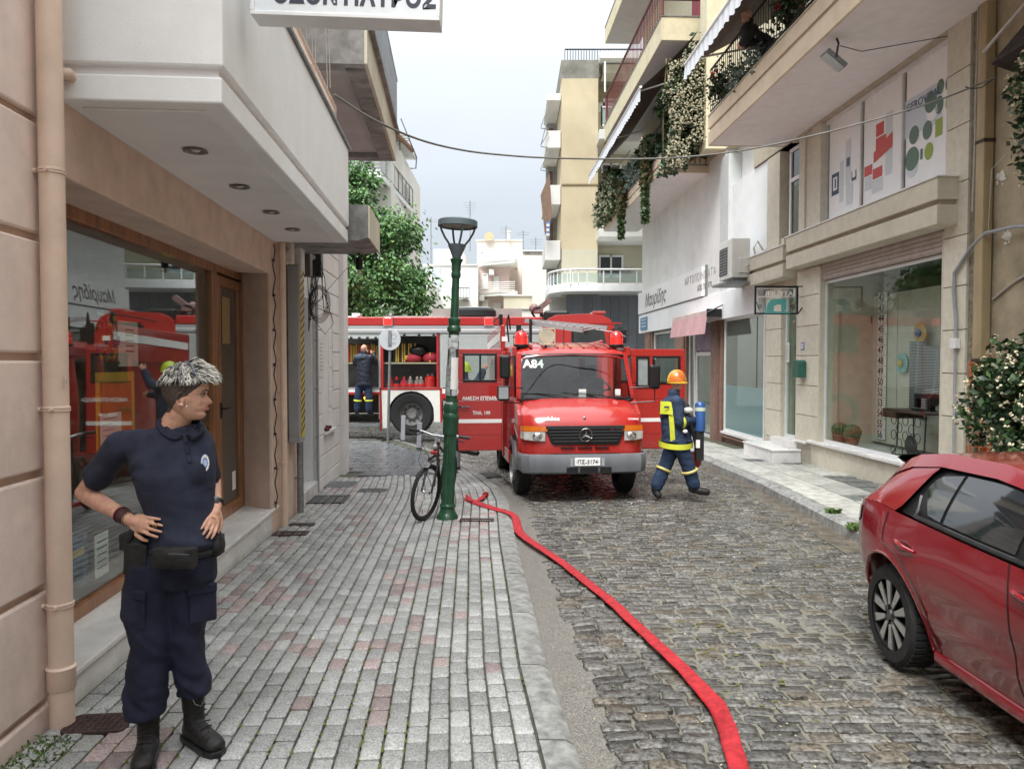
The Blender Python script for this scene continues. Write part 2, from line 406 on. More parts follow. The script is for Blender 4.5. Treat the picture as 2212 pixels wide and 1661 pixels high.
# cobbles
CV=[stone_mesh('v',M_cobble,s_+30,n=4,rr=.14,jag=.11,h=.06,dome=.009)[1:]for s_ in range(12)]
def kerbR(y):return interp([(-3,3.65),(7.3,3.68),(11.4,3.89),(15,3.86),(30,3.3)],y)
spots=[]
row=0;y=2.2
while y<26:
 dep=rng.uniform(.088,.112)if y<14 else .14
 x=interp(GE,y)-.01+rng.uniform(-.035,.04)
 if y>14:x=max(x,-9)
 if y>15.5:x=max(kl(y)+.3,-6)if y<21 else-6
 curve=lambda xx:.05*math.sin(xx*.9+.4)+.03*noise.noise(Vector((xx*.6,y*.2,5)))
 first=True
 while x<kerbR(y)-.32:
  w=rng.uniform(.135,.235)if y<14 else rng.uniform(.18,.28)
  xc=x+w/2;yc=y+dep/2+curve(xc)
  up=.012*noise.noise(Vector((xc*.8,yc*.5,1)))
  edge=xc-interp(GE,yc)<.32 and yc<9
  spots.append((xc,yc,gz(yc)+ROAD_DZ-.015+up+rng.uniform(-.006,.006)+(.012 if edge else 0),w-.014,dep-.012,rng.uniform(-.05,.05)+(.12 if edge else 0),1 if rng.random()<.16 else 0,(-SLOPE+rng.uniform(-.06,.06),rng.uniform(-.06,.06))))
  x+=w
 y+=dep
lay('cobble',road,spots,CV,(M_cobble,M_cobble_b))
m_=MB();m_.grid([[(x if y<10.5 else x-(y-10.5)*.25,y,gz(y)+ROAD_DZ-.0275+.006*noise.noise(Vector((x*2,y*2,0))))for x in[interp(GE,min(y,10))+.07+(3.7-interp(GE,min(y,10))-.07)*i/12 for i in range(13)]]for y in[1.5+.3*i for i in range(82)]])
M_mortar=mat('washed_mortar',(.225,.215,.185),.42,var=.4,scale=3.5,col2=(.14,.135,.095),bump=.6,bscale=150,wet=.4)
m_.build('mortar_bed',M_mortar,road,smooth=True)
# right pavement
rp=MB();rp.grid([[(kerbR(y)+.1,y,gz(y)+RIGHT_DZ-.022),(9,y,gz(y)+RIGHT_DZ-.022)]for y in[-3+.5*i for i in range(70)]])
right_pav=rp.build('right_pavement',M_joint);tag(right_pav,kind='structure')
yy=2.0
while yy<26:
 ln=rng.uniform(.9,1.3);k=MB();rows=[]
 for j in range(7):
  y=yy+.008+(ln-.016)*j/6;x=kerbR(y);q=rng.uniform(-.008,.008)
  rows.append([(x+.2,y,gz(y)+RIGHT_DZ-.1),(x+.2,y,gz(y)+RIGHT_DZ+.003),(x+.03+q,y,gz(y)+RIGHT_DZ+.001),(x-.015+q,y,gz(y)+RIGHT_DZ-.03),(x-.03+rng.uniform(-.012,.008),y,gz(y)+ROAD_DZ-.08)])
 k.grid(rows);a=len(k.v)-5;k.f+=[(0,1,2,3,4),(a,a+1,a+2,a+3,a+4)];k.mi+=[0,0]
 k.build('kerb_stone',M_kerb,right_pav,smooth=True);yy+=ln
g=MB();g.grid([[(kerbR(y)-.34+t,y,gz(y)+ROAD_DZ-.018-.004*math.sin(t*9))for t in(0,.11,.22,.33)]for y in[1.5+.4*i for i in range(60)]])
g.build('gutter_channel',mat('wet_silt_gutter',(.15,.13,.10),.2,var=.4,scale=6,bump=.3,bscale=60,wet=.6),road,smooth=True)
TV=[stone_mesh('v',M_tile,s_+60,rr=.02,jag=.01,h=.03,dome=.003)[1:]for s_ in range(4)]
spots=[]
for j in range(44):
 y=3.0+j*.5
 for i in range(4):
  x=kerbR(y)+.2+.27+i*.52
  if x>6.1*math.cos(R_(2.36))-y*.0412-.1:continue
  sm=(i==2 and(j%7)in(1,2,3,4))or(i==1 and j%9==5)
  if sm:
   for a in(-.125,.125):
    for b in(-.125,.125):spots.append((x+a,y+b,gz(y)+RIGHT_DZ+rng.uniform(-.008,0),.235,.235,0,1,(-SLOPE+rng.uniform(-.02,.02),rng.uniform(-.02,.02))))
  else:spots.append((x,y,gz(y)+RIGHT_DZ,.5,.488,0,0,(-SLOPE,rng.uniform(-.006,.006))))
lay('pavement_tile',right_pav,spots,TV,(M_tile,M_tile_d))
# iron covers and gratings let into the pavement
def cover(name,label,cat,u,v,w,d,rot,bars=0,m=None,dz=.004,group=None):
 c=onground(u,v);m=m or M_iron
 t=thing(name,label,cat,(c.x,c.y,gz(c.y)+dz),group=group,rot=Matrix.Rotation(rot,4,'Z')@Matrix.Rotation(-SLOPE,4,'X'))
 if bars:
  f=MB();f.box(-w/2,w/2,-d/2,d/2,-.05,-.02);f.build('pan',M_iron,t,None)
  f=MB()
  for a,b,c_,e in((-w/2,w/2,-d/2,-d/2+.015),(-w/2,w/2,d/2-.015,d/2),(-w/2,-w/2+.015,-d/2+.015,d/2-.015),(w/2-.015,w/2,-d/2+.015,d/2-.015)):f.box(a,b,c_,e,-.02,.006)
  f.build('rim',m,t,None)
  for i in range(bars):
   x=-w/2+.015+(w-.03)*(i+.5)/bars
   b=MB();b.box(x-(w-.03)/bars*.28,x+(w-.03)/bars*.28,-d/2+.015,d/2-.015,-.018,.002);b.build('bar',m,t,None)
 else:
  f=MB();rr=min(w,d)*.2;pts=[]
  for cx,cy in((1,1),(-1,1),(-1,-1),(1,-1)):
   for k in range(4):
    a=math.atan2(cy,cx)-PI/4+k/3*PI/2;pts.append((cx*(w/2-rr)+rr*math.cos(a),cy*(d/2-rr)+rr*math.sin(a)))
  f.prism(pts,'z',-.03,.002);f.build('plate',m,t,None,bev=.003)
  f=MB()
  for i in range(9):
   for j in range(7):
    x=(i-4)*w/10;y=(j-3)*d/8.4;f.cbox((x,y,.003),(w/26,d/14,.004),Matrix.Rotation(.6 if(i+j)%2 else-.6,3,'Z'))
  f.build('raised_studs',m,t,None,kind='stuff')
 return t
cover('access_cover','small dark iron cover with rounded corners at the foot of the downpipe, behind the boots','cover',215,1562,.30,.20,.1,m=mat('rusty_iron',(.075,.045,.04),.55,metal=.3,var=.4,scale=30,bump=.6,bscale=150),dz=.006)
cover('drain_grate','wide ribbed steel floor grate beside the white doorway','grate',703,1079,.6,.62,.06,16,m=mat('dark_steel',(.09,.095,.10),.35,metal=.7),dz=.006)
cover('access_cover','smooth grey rectangular plate in the pavement before the white rusticated wall','cover',730,1046,.55,.62,.05,m=M_flag,dz=.006)
cover('access_cover','flat worn stone cover left of the curved paver rows','cover',806,1059,.42,.3,.0,m=M_flag,dz=.006)
cover('drain_grate','rusty slotted grate in a pale frame at the foot of the green lamp post','grate',1030,1124,.4,.16,0,13,m=MATS['rusty_iron'],dz=.006)
cover('drain_grate','small rusty slotted drain beside the far end of the marble step','grate',628,1153,.36,.2,.05,9,m=MATS['rusty_iron'],dz=.006)
cover('access_cover','little dark plate just behind the small rusty drain','cover',652,1133,.3,.14,.0,m=M_iron,dz=.006)
cover('drain_grate','wet iron gully grating in the road beside the curved kerb','grate',1042,1018,.55,.65,.3,12,m=MATS['dark_steel'],dz=-.065)
def tuft(name,label,c,n,r,h,m,seed=1,wide=.004,cat='weeds'):
 b=MB();q=random.Random(seed)
 for _ in range(n):
  a=q.uniform(0,2*PI);d=r*math.sqrt(q.random());x,y=c[0]+d*math.cos(a),c[1]+d*math.sin(a)
  hh=h*q.uniform(.4,1);b_=q.uniform(0,2*PI);l=hh*q.uniform(.3,1.2);w=wide*q.uniform(.6,1.6)
  dx,dy=math.cos(b_),math.sin(b_)
  b._add([(x-dy*w,y+dx*w,c[2]),(x+dy*w,y-dx*w,c[2]),(x+dx*l*.5+dy*w,y+dy*l*.5-dx*w,c[2]+hh*.8),(x+dx*l,y+dy*l,c[2]+hh*.7)],[(0,1,2),(0,2,3)])
 o=b.build(name,m,fixn=False);return tag(o,label,cat,kind='stuff')
M_weed=mat('weed_green',(.09,.16,.035),.6,var=.4,scale=30)
M_moss=mat('moss',(.13,.12,.035),.9,col2=(.10,.13,.03),scale=20,bump=.6,bscale=200)
c=onground(70,1625);tuft('weeds','low green weeds at the foot of the pink wall',(c.x,c.y,gz(c.y)-.01),260,.16,.03,M_weed,3)
c=onground(1815,1108,.05);tuft('weeds','small green tuft on the right kerb edge',(kerbR(c.y)+.1,c.y,gz(c.y)+.05),160,.07,.07,M_weed,4,.008)
c=onground(1870,1140,.05);tuft('weeds','larger green tuft on the right kerb near the red car tail',(kerbR(c.y)+.06,c.y,gz(c.y)+.03),300,.12,.08,M_weed,5,.008)
b=MB();q=random.Random(5)
for _ in range(2600):
 y=2.4+6.5*q.random()**1.6;t=q.random()**.5 if q.random()<.6 else q.random()*.3;xw=wallx(y)+.03;xk=kl(y)-.16
 col=round(t*NC);x=xw+(xk-xw)*col/NC+q.uniform(-.007,.007)
 if noise.noise(Vector((x*1.3,y*.7,9)))<-.02:continue
 s_=q.uniform(.004,.011);b.ball((x,y,gz(y)-.009),(s_,s_*2.2,s_*.8),5,2)
for _ in range(1500):
 y=3+9*q.random()**1.3;x=q.uniform(1.2,3.6)
 if noise.noise(Vector((x*.9,y*.5,2)))<.12:continue
 s_=q.uniform(.005,.012);b.ball((x,y,gz(y)+ROAD_DZ-.018),(s_*1.8,s_,s_*.8),5,2)
tag(b.build('moss',M_moss,smooth=True),'yellow green moss in the joints of the left pavement and between the cobbles','moss',kind='stuff')
# LEFT SIDE OF THE STREET (frame ML: x across, y along, z up)
M_pink=mat('salmon_render',(.60,.46,.375),.8,var=.08,scale=5,bump=.25,bscale=160,stain=.4)
M_pinkwall=mat('pale_salmon_render',(.68,.56,.50),.8,var=.08,scale=5,bump=.25,bscale=160,stain=.42)
M_white=mat('white_render',(.72,.75,.79),.75,var=.03,scale=3,bump=.2,bscale=120,stain=.22)
M_white2=mat('chalky_white_render',(.70,.70,.68),.8,var=.06,scale=2,bump=.3,bscale=100,stain=.25)
M_soffit=mat('painted_soffit',(.70,.69,.69),.8,var=.05,scale=2,bump=.1,stain=.2)
M_conc=mat('raw_concrete',(.30,.295,.285),.85,var=.3,scale=5,bump=.4,bscale=60,stain=.5)
M_cream=mat('cream_render',(.52,.49,.39),.8,var=.1,scale=3,bump=.2,bscale=90,stain=.35,streak=True)
M_wood=mat('varnished_wood',(.30,.13,.05),.35,var=.3,scale=14,streak=True,coat=.3)
M_pipe=mat('painted_pipe',(.62,.475,.38),.45,var=.08,scale=5,stain=.25)
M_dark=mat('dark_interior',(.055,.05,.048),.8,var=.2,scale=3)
M_black=mat('black_plastic',(.012,.012,.013),.4,var=.2,scale=20)
M_glass=glass('window_glass',refl=1.62)
M_glass_L=glass('shop_glass',tint=(.90,.94,.93),refl=1.9)
M_alu=mat('white_aluminium',(.66,.67,.67),.35,var=.05)
M_grey=mat('grey_paint',(.33,.345,.36),.5,var=.1,scale=6,stain=.2)
M_cable=mat('black_cable',(.03,.03,.03),.5,var=0)
M_cable_w=mat('pale_cable',(.42,.40,.36),.6,var=.1)
M_paper=mat('white_paper',(.66,.66,.63),.6,var=.05)
M_ink=mat('dark_ink',(.03,.035,.06),.5,var=0)
pb=thing('shop_building','salmon coloured house with deep shop recess and white boxed balcony, at the left edge','building',(-2.2,5,-.1),ML)
b=MB()
b.box(-7.0,-2.02,-1.5,3.90,-.4,8.0)
b.box(-7.0,-2.02,3.90,8.22,3.03,8.0)
b.prism([(-2.02,8.23),(-2.42,8.51),(-7,8.51),(-7,9.86),(-1.995,9.86),(-1.995,8.23)],'z',-.4,8.0)
b.build('wall',M_pink,pb,ML)
b=MB();b.prism([(-2.4,2.66),(-2.4,3.03),(-1.99,3.03),(-1.99,2.64)],'y',3.90,8.24);b.build('lintel',M_pink,pb,ML,bev=.012)
zs=[-.16,.045,.60,1.16,1.72,2.29,2.85,3.42,4.0]
for i,(a,c_)in enumerate(zip(zs,zs[1:])):
 b=MB();b.box(-2.02,-1.985,-1.4,3.80,a+.018,c_-.018);b.build('wall_block',M_pinkwall,pb,ML,bev=.012)
b=MB();b.box(-2.45,-1.98,3.88,8.5,.045,.082);b.build('step_slab',M_marble,pb,ML,bev=.008)
for i in range(4):
 s0=3.92+i*1.13;b=MB();b.box(-2.3,-2.0,s0+.002,s0+1.126,-.32,.043);b.build('step_riser',M_marble,pb,ML,bev=.003)
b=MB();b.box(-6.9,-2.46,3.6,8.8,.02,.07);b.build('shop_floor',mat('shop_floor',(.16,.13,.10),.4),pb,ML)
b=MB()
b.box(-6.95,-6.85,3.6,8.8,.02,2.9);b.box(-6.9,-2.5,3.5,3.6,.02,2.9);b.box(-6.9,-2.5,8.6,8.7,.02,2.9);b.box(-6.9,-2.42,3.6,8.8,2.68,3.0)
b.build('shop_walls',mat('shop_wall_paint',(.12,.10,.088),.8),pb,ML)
b=MB()
for k in range(5):
 b.box(-6.6,-6.3,4.2,8.2,.3+k*.5,.33+k*.5)
 for q in range(9):b.box(-6.55,-6.35,4.3+q*.44,4.3+q*.44+rng.uniform(.1,.3),.33+k*.5,.33+k*.5+rng.uniform(.1,.36))
b.build('shelving',mat('shelf_goods',(.13,.075,.05),.6,var=.5,scale=3,col2=(.05,.07,.08)),pb,ML)
FX=-2.42
w=MB();w.frame(3.80,7.50,.082,2.66,.085,FX,FX+.07,'x');wf=w.build('window_frame',M_wood,pb,ML,bev=.006)
g_=MB();g_.box(FX+.03,FX+.036,3.885,7.415,.167,2.575);g_.build('pane',M_glass_L,wf,ML)
d=MB();d.frame(7.505,8.50,.082,2.66,.075,FX,FX+.07,'x');df=d.build('door_frame',M_wood,pb,ML,bev=.006)
d=MB();d.frame(7.60,8.41,.11,2.56,.10,FX+.02,FX+.065,'x');dd=d.build('door',M_wood,pb,ML,bev=.006)
g_=MB();g_.box(FX+.035,FX+.042,7.70,8.31,.21,2.46);g_.build('door_pane',glass('door_glass',tint=(.7,.72,.7),refl=1.5,body=.55,bodycol=(.15,.13,.11)),dd,ML)
d=MB();d.tube([(FX+.065,7.66,1.22),(FX+.11,7.66,1.22),(FX+.115,7.80,1.22)],.011,8);d.cbox((FX+.07,7.66,1.2),(.012,.035,.16));d.build('handle',M_black,dd,ML)
b=MB();b.box(-2.0,-1.19,3.95,8.45,3.02,3.155);b.build('balcony_slab',M_white,pb,ML,bev=.01)
b=MB();b.box(-1.99,-1.21,3.97,8.43,3.155,3.20);b.build('shadow_groove',M_soffit,pb,ML)
b=MB();b.box(-2.0,-1.18,3.94,8.46,3.20,4.06);b.build('balcony_parapet',M_white,pb,ML,bev=.015)
b=MB();b.box(-1.93,-1.30,4.06,8.33,3.008,3.019);b.build('soffit_panel',M_soffit,pb,ML,bev=.003)
b=MB();b.box(-1.20,-1.155,4.7,8.55,4.06,4.085);b.build('parapet_capping',M_zinc,pb,ML)
b=MB();b.tube([(-1.22,4.5,4.28),(-1.22,7.75,4.27),(-1.24,7.85,4.22),(-1.24,7.85,4.08)],.025,10);b.build('handrail',M_pipe,pb,ML,smooth=True)
for s0 in(5.35,6.6):b=MB();b.tube([(-1.22,s0,4.06),(-1.22,s0,4.27)],.02,8);b.build('rail_post',M_pipe,pb,ML,smooth=True)
for s0 in(4.77,5.72,6.67,7.53):
 b=MB();b.lathe([(.065,3.005),(.075,2.995),(.06,2.992),(.045,3.0),(.045,3.006)],(-1.6,s0,0),24);r_=b.build('downlight',mat('downlight_ring',(.25,.225,.2),.4,metal=.4),pb,ML,smooth=True)
 b=MB();b.ball((-1.6,s0,3.003),(.03,.03,.012),12,6);b.build('lamp',mat('lamp_glass',(.5,.5,.48),.1),r_,ML,smooth=True)
b=MB();b.tube([(-2.02,3.86,3.12),(-1.93,3.93,3.14),(-1.93,4.0,3.12)],.03,10);b.build('spout',M_pipe,pb,ML,smooth=True)
def flat_sheet(name,label,cat,x,s0,s1,z0,z1,m,th=.004,F=ML,extra=None):
 t=thing(name,label,cat,(x,s0,z0),F)
 q=MB();q.box(x-th/2,x+th/2,s0,s1,z0,z1);q.build('sheet',m,t,F);return t
t=flat_sheet('poster','yellow framed notice with a white sheet, inside the shop glass behind the officer','poster',-2.47,5.30,5.92,.98,1.62,mat('yellow_card',(.80,.48,.05),.5,var=.1))
q=MB();q.box(-2.463,-2.46,5.37,5.85,1.05,1.55);q.build('picture',mat('orange_print',(.30,.13,.03),.5,var=.6,scale=8,col2=(.45,.22,.03)),t,ML)
q=MB();q.box(-2.457,-2.455,5.33,5.66,1.00,1.33);q.build('white_sheet',M_paper,t,ML)
for k in range(7):q=MB();q.box(-2.4535,-2.4525,5.37,5.37+.25*rng.uniform(.5,1),1.29-k*.04,1.295-k*.04);q.build('writing_line',M_ink,t,ML)
t=flat_sheet('poster','white poster with dark line drawings, above the yellow notice in the shop window','poster',-2.47,5.66,6.0,1.66,2.0,M_paper)
for k in range(5):q=MB();q.box(-2.466,-2.464,5.78,5.92,1.93-k*.04,1.94-k*.04);q.build('writing_line',M_ink,t,ML)
t=thing('wreath','bunch of coloured paper flowers hanging beside the white poster in the shop window','decoration',(-2.5,5.55,1.7),ML)
for k,(nm,mm)in enumerate((('green_flowers',mat('paper_green',(.15,.28,.06),.6)),('purple_flowers',mat('paper_purple',(.09,.06,.17),.6)),('orange_flowers',mat('paper_orange',(.45,.10,.03),.6)),('yellow_flowers',mat('paper_yellow',(.5,.36,.05),.6)))):
 q=MB()
 for _ in range(16):
  y,z=5.38+rng.random()*.3,1.68+rng.random()*.36;q.ball((-2.48+rng.uniform(-.01,.01),y,z),(.01,rng.uniform(.012,.03),rng.uniform(.012,.03)),7,5)
 q.build(nm,mm,t,ML,smooth=True,kind='stuff')
t=flat_sheet('leaflet','blue information leaflet low in the shop window near the downpipe','leaflet',-2.47,4.9,5.15,.25,.56,mat('blue_print',(.06,.12,.22),.5,var=.5,scale=10))
q=MB();q.box(-2.466,-2.464,4.94,5.1,.42,.47);q.build('title',mat('gold_print',(.5,.38,.1),.5),t,ML)
t=flat_sheet('leaflet','pale leaflet standing on the shop window sill next to the blue one','leaflet',-2.47,5.25,5.45,.2,.5,M_paper)
for k in range(5):q=MB();q.box(-2.466,-2.464,5.28,5.42,.44-k*.045,.45-k*.045);q.build('writing_line',M_ink,t,ML)
t=flat_sheet('door_sticker','tall orange lettered sticker on the brown door glass','sticker',FX+.046,7.80,8.06,1.88,2.36,mat('sticker_film',(.20,.14,.07),.5,var=.7,scale=30,col2=(.42,.30,.14)),.002)
t=flat_sheet('notice','small white notice at the bottom of the brown door glass','notice',FX+.046,8.08,8.2,.32,.52,M_paper,.002)
q=MB();q.lathe([(.115,0),(.105,.004)],(0,0,0),28,'x');q.T=None
t=thing('oval_ornament','violet glass oval hanging on a thread behind the brown door','ornament',(FX+.0,7.98,1.28),ML)
q=MB();q.T=Matrix.Translation((FX+.02,7.97,1.42))@Matrix.Diagonal((1,.7,1.45,1));q.lathe([(0,0),(.09,0),(.10,.003),(.09,.006),(0,.006)],(0,0,0),28,'x');q.build('oval',mat('violet_glass',(.22,.17,.26),.3),t,ML)
q=MB();q.tube([(FX+.02,7.97,1.55),(FX+.02,7.99,1.85)],.003,5);q.build('thread',M_cable_w,t,ML)
def pipe(label,x,s0,z0,z1,r,m,rings=(),F=ML,name='drain_pipe',collar=True):
 t=thing(name,label,'pipe',(x,s0,z0),F)
 q=MB();q.tube([(x,s0,z0),(x,s0,z1)],r,20);q.build('pipe_run',m,t,F,smooth=True)
 if collar:
  q=MB();q.lathe([(r*1.02,z0+.19),(r*1.14,z0+.2),(r*1.14,z0+.29),(r*1.22,z0+.3),(r*1.02,z0+.31)],(x,s0,0),20);q.build('socket',m,t,F,smooth=True)
 for z in rings:
  q=MB();q.lathe([(r*1.0,z-.014),(r*1.1,z-.01),(r*1.1,z-.002),(r*1.0,z),(r*1.1,z+.002),(r*1.1,z+.01),(r,z+.014)],(x,s0,0),20)
  q.tube([(x-r,s0-r*.4,z),(x-r*1.7,s0-r*.4,z)],.012,8);q.tube([(x+.01,s0-r*1.05,z),(x+.01,s0-r*1.35,z)],.009,6)
  q.build('bracket',m,t,F,smooth=True)
 return t
pipe('thick salmon painted downpipe from top to bottom at the left edge',-1.915,3.72,-.085,8,.056,M_pipe,(2.60,1.47,.52))
pipe('thinner salmon painted downpipe between the shop recess and the lit box sign',-1.93,8.52,-.19,3.02,.036,M_pipe,(2.5,1.35,.55),collar=False)
t=thing('cable_run','thin dark cable clipped in small loops along the corner beside the thinner downpipe','cable',(-1.98,8.3,0),ML)
q=MB();pts=[]
for k in range(40):z=2.98-k*.075;pts.append((-1.975+.012*math.sin(k*1.57),8.33,z))
q.tube(pts,.007,6);q.build('cable',M_cable,t,ML,smooth=True)
for k in range(8):q=MB();q.ball((-1.975,8.31,2.8-k*.38),.018,8,6);q.build('clip',M_cable,t,ML,smooth=True)
t=thing('paper_tag','small white paper tag stuck on the thick downpipe','tag',(-1.86,3.69,1.6),ML)
q=MB();q.cbox((-1.862,3.70,1.61),(.003,.055,.05),Matrix.Rotation(.5,3,'Z'));q.build('sheet',M_paper,t,ML)
q=MB();q.cbox((-1.859,3.70,1.60),(.003,.02,.018),Matrix.Rotation(.5,3,'Z'));q.build('print',M_ink,t,ML)
t=thing('shop_sign','white hanging sign box reading ΟΔΟΝΤΙΑΤΡΟΣ, cut by the top edge','sign',(-.91,4.2,3.8),rot=Matrix.Rotation(R_(2.0),4,'Y'))
q=MB();q.box(-.512,.512,-.07,.07,-.21,.24);q.build('box',mat('sign_white',(.62,.66,.68),.35,var=.05,stain=.15),t,None,bev=.006)
q=MB();q.frame(-.52,.52,-.218,.248,.022,-.078,.078);q.build('frame',M_alu,t,None,bev=.003)
text('lettering','ΟΔΟΝΤΙΑΤΡΟΣ',t,Matrix.Translation((-.40,-.0715,-.145))@Matrix.Rotation(PI/2,4,'X'),.135,M_ink,off=.0055,sp=1.1,xs=.86)
t=thing('box_sign','tall grey box sign with black and yellow hazard tape along its edge','sign',(-1.99,9.1,.72),ML)
q=MB();q.box(-1.985,-1.845,9.0,9.28,.72,2.84);q.build('box',M_grey,t,ML,bev=.012)
for k in range(22):q=MB();q.box(-1.975+k*.0055,-1.9725+k*.0055,8.994,9.0,.8,2.78);q.build('rib',mat('rib_grey',(.42,.43,.44),.5),t,ML)
q=MB();q.box(-1.845,-1.838,9.03,9.25,.78,2.78);q.build('tape_backing',mat('hazard_yellow',(.62,.47,.07),.45),t,ML)
for k in range(22):
 z=.82+k*.088;q=MB();q._add([(-1.836,9.03,z),(-1.836,9.25,z+.09),(-1.836,9.25,z+.13),(-1.836,9.03,z+.04)],[(0,1,2,3)]);q.build('hazard_stripe',M_black,t,ML,fixn=False)
for(nm,lab,x0,x1,s0,s1,z0,z1,m)in(('meter_box','rounded cream meter box high on the wall above the hazard taped sign',-1.99,-1.86,8.70,8.84,2.82,3.10,mat('cream_plastic',(.56,.50,.42),.5)),('meter_box','white electricity meter box with round window, right of the cream box',-1.99,-1.84,9.12,9.34,2.76,3.2,mat('meter_white',(.6,.61,.6),.5,stain=.2)),('meter_box','dark grey cable junction box right of the white meter box',-1.99,-1.83,9.62,9.78,2.78,3.3,mat('junction_grey',(.12,.12,.11),.5,stain=.3)),('meter_box','black telephone junction box, last one before the white rusticated wall',-1.99,-1.78,10.1,10.28,2.83,3.2,M_black)):
 t=thing(nm,lab,'meter box',(x0,s0,z0),ML);q=MB();q.box(x0,x1,s0,s1,z0,z1);q.build('case',m,t,ML,bev=.015)
 q=MB();q.lathe([(.03,0),(.034,-.006),(.03,-.012)],((x0+x1)/2,s0,z1-.12),14,'y');q.build('dial',M_grey,t,ML)
t=thing('cable_bundle','tangle of thin black cables looping below the junction boxes','cables',(-1.8,10.0,2.6),ML)
q=MB()
for k in range(5):
 a0=rng.uniform(0,1);pts=[(-1.80+.10*math.cos(a)*(1+.1*k),10.0+.02*k,2.46+.19*math.sin(a)*(1+.08*k))for a in[a0+2*PI*i/24 for i in range(25)]]
 q.tube(pts,.004,5)
for k in range(12):
 x=rng.uniform(-1.92,-1.7);q.tube([(rng.uniform(-1.95,-1.75),10.15,3.2),(x,10.1,rng.uniform(2.7,2.95)),(x+rng.uniform(-.1,.05),10.05,rng.uniform(2.3,2.6)),(-1.93,10.0,rng.uniform(2.0,2.7))],.005,5)
q.tube([(-1.90,9.7,3.0),(-1.86,9.75,2.3),(-1.7,9.9,2.05),(-1.62,10.1,2.2),(-1.75,10.2,2.6)],.004,5)
q.build('cables',M_cable,t,ML,smooth=True)
q=MB();q.tube([(-1.6,12.0,3.3),(-1.75,10.2,2.62),(-1.9,10.1,2.4)],.004,5);q.build('slack_cable',M_cable,t,ML,smooth=True)
pipe('galvanised grey pipe rising from the pavement behind the hazard taped sign',-1.925,9.36,-.22,2.75,.04,M_zinc,(.25,),collar=False)
pipe('narrow grey conduit at the right edge of the small doorway',-1.98,10.86,-.2,3.0,.02,M_grey,(2.0,1.3,.6),collar=False)
# white rusticated house with the narrow doorway
wb=thing('rusticated_building','chalky white house with grooved courses and narrow grey doorway, left of the square','building',(-2.3,11,-.2),ML)
b=MB();b.box(-8.5,-2.03,10.92,13.5,-.6,8.2);b.box(-8.5,-2.12,9.87,10.92,2.6,8.2);b.box(-8.5,-2.5,9.87,10.92,-.6,2.6);b.build('wall',M_white2,wb,ML)
b=MB();b.box(-2.12,-1.92,13.08,13.56,-.5,8.25);b.build('corner_pilaster',M_white2,wb,ML,bev=.01)
b=MB();b.box(-2.42,-2.36,9.92,10.86,-.05,2.58);dr=b.build('door',M_grey,wb,ML)
for k in range(7):b=MB();b.box(-2.36,-2.345,9.96+k*.128,10.03+k*.128,.0,2.5);b.build('door_slat',mat('door_slat',(.36,.375,.39),.5),dr,ML)
b=MB();b.box(-2.3,-2.02,9.88,9.95,-.1,2.6);b.box(-2.3,-2.05,10.80,10.88,-.1,2.6);b.build('door_surround',M_alu,wb,ML)
b=MB();b.box(-2.5,-1.98,9.9,10.9,-.3,-.03);b.build('doorstep',M_marble,wb,ML,bev=.01)
zc=-.36;k=0
while zc<4.2:
 z1=zc+.315
 segs=[(10.93,13.07)]if(z1<.66 or zc>2.2)else[(10.93,11.50),(12.42,13.07)]
 for a,c_ in segs:
  b=MB();b.box(-2.03,-2.0,a,c_,zc+.008,z1-.008);b.build('wall_block',M_white2,wb,ML,bev=.008)
 zc=z1;k+=1
b=MB();b.box(-2.05,-2.031,11.5,12.42,.62,2.22);b.build('niche',mat('niche_render',(.50,.50,.48),.8,stain=.3),wb,ML)
for z in(.62,.95,1.27,1.59,1.9):b=MB();b.box(-2.031,-2.022,12.1,12.42,z+.008,z+.3);b.build('wall_block',M_white2,wb,ML,bev=.006)
b=MB();b.box(-2.03,-1.94,11.46,12.46,.58,.615);b.build('niche_sill',M_marble,wb,ML)
t=thing('name_plate','white marble name plate with small dark print on the rusticated wall','plaque',(-2.0,11.05,1.5),ML)
q=MB();q.box(-2.0,-1.985,11.0,11.42,1.47,2.05);q.build('plate',M_paper,t,ML)
for k in range(8):q=MB();q.box(-1.984,-1.982,11.08+rng.random()*.05,11.34-rng.random()*.05,1.95-k*.055,1.962-k*.055);q.build('writing_line',M_grey,t,ML)
t=thing('fabric_scrap','dark red crumpled scrap lying on the white niche sill','cloth',(-1.97,11.6,.62),ML)
q=MB()
for k in range(6):q.ball((-1.98+rng.uniform(-.02,.02),11.58+.05*k,.635+.04*rng.random()),(.03,.05,.03),8,5)
q.build('cloth',mat('dark_red_cloth',(.10,.015,.02),.8),t,ML,smooth=True)
cb=thing('concrete_balcony','large overhanging concrete balcony with blue grey railing panels, top left against the sky','balcony',(-1.5,10,5),ML)
b=MB();b.box(-2.02,-1.0,8.62,12.4,5.06,5.14);b.build('slab',mat('grey_soffit',(.44,.43,.43),.85,var=.1,scale=2,stain=.3),cb,ML)
b=MB();b.box(-1.22,-1.0,8.62,12.4,4.98,5.06);b.box(-2.02,-1.22,12.2,12.4,4.98,5.06);b.box(-2.02,-1.22,8.4,8.62,4.98,5.35);b.build('edge_beam',M_conc,cb,ML)
b=MB();b.box(-2.0,-1.0,8.38,8.5,4.97,5.75);b.build('end_wall',M_conc,cb,ML)
b=MB();b.box(-1.0,-.96,8.4,12.42,4.985,5.42);b.build('fascia',M_cream,cb,ML)
b=MB();b.box(-1.03,-.90,8.4,12.46,5.42,5.47);b.build('drip_edge',M_conc,cb,ML)
for k in range(3):
 b=MB();b.box(-.955,-.935,8.45+k*1.32,9.72+k*1.32,5.5,6.28);b.build('railing_panel',mat('blue_grey_panel',(.22,.26,.30),.45,var=.08),cb,ML)
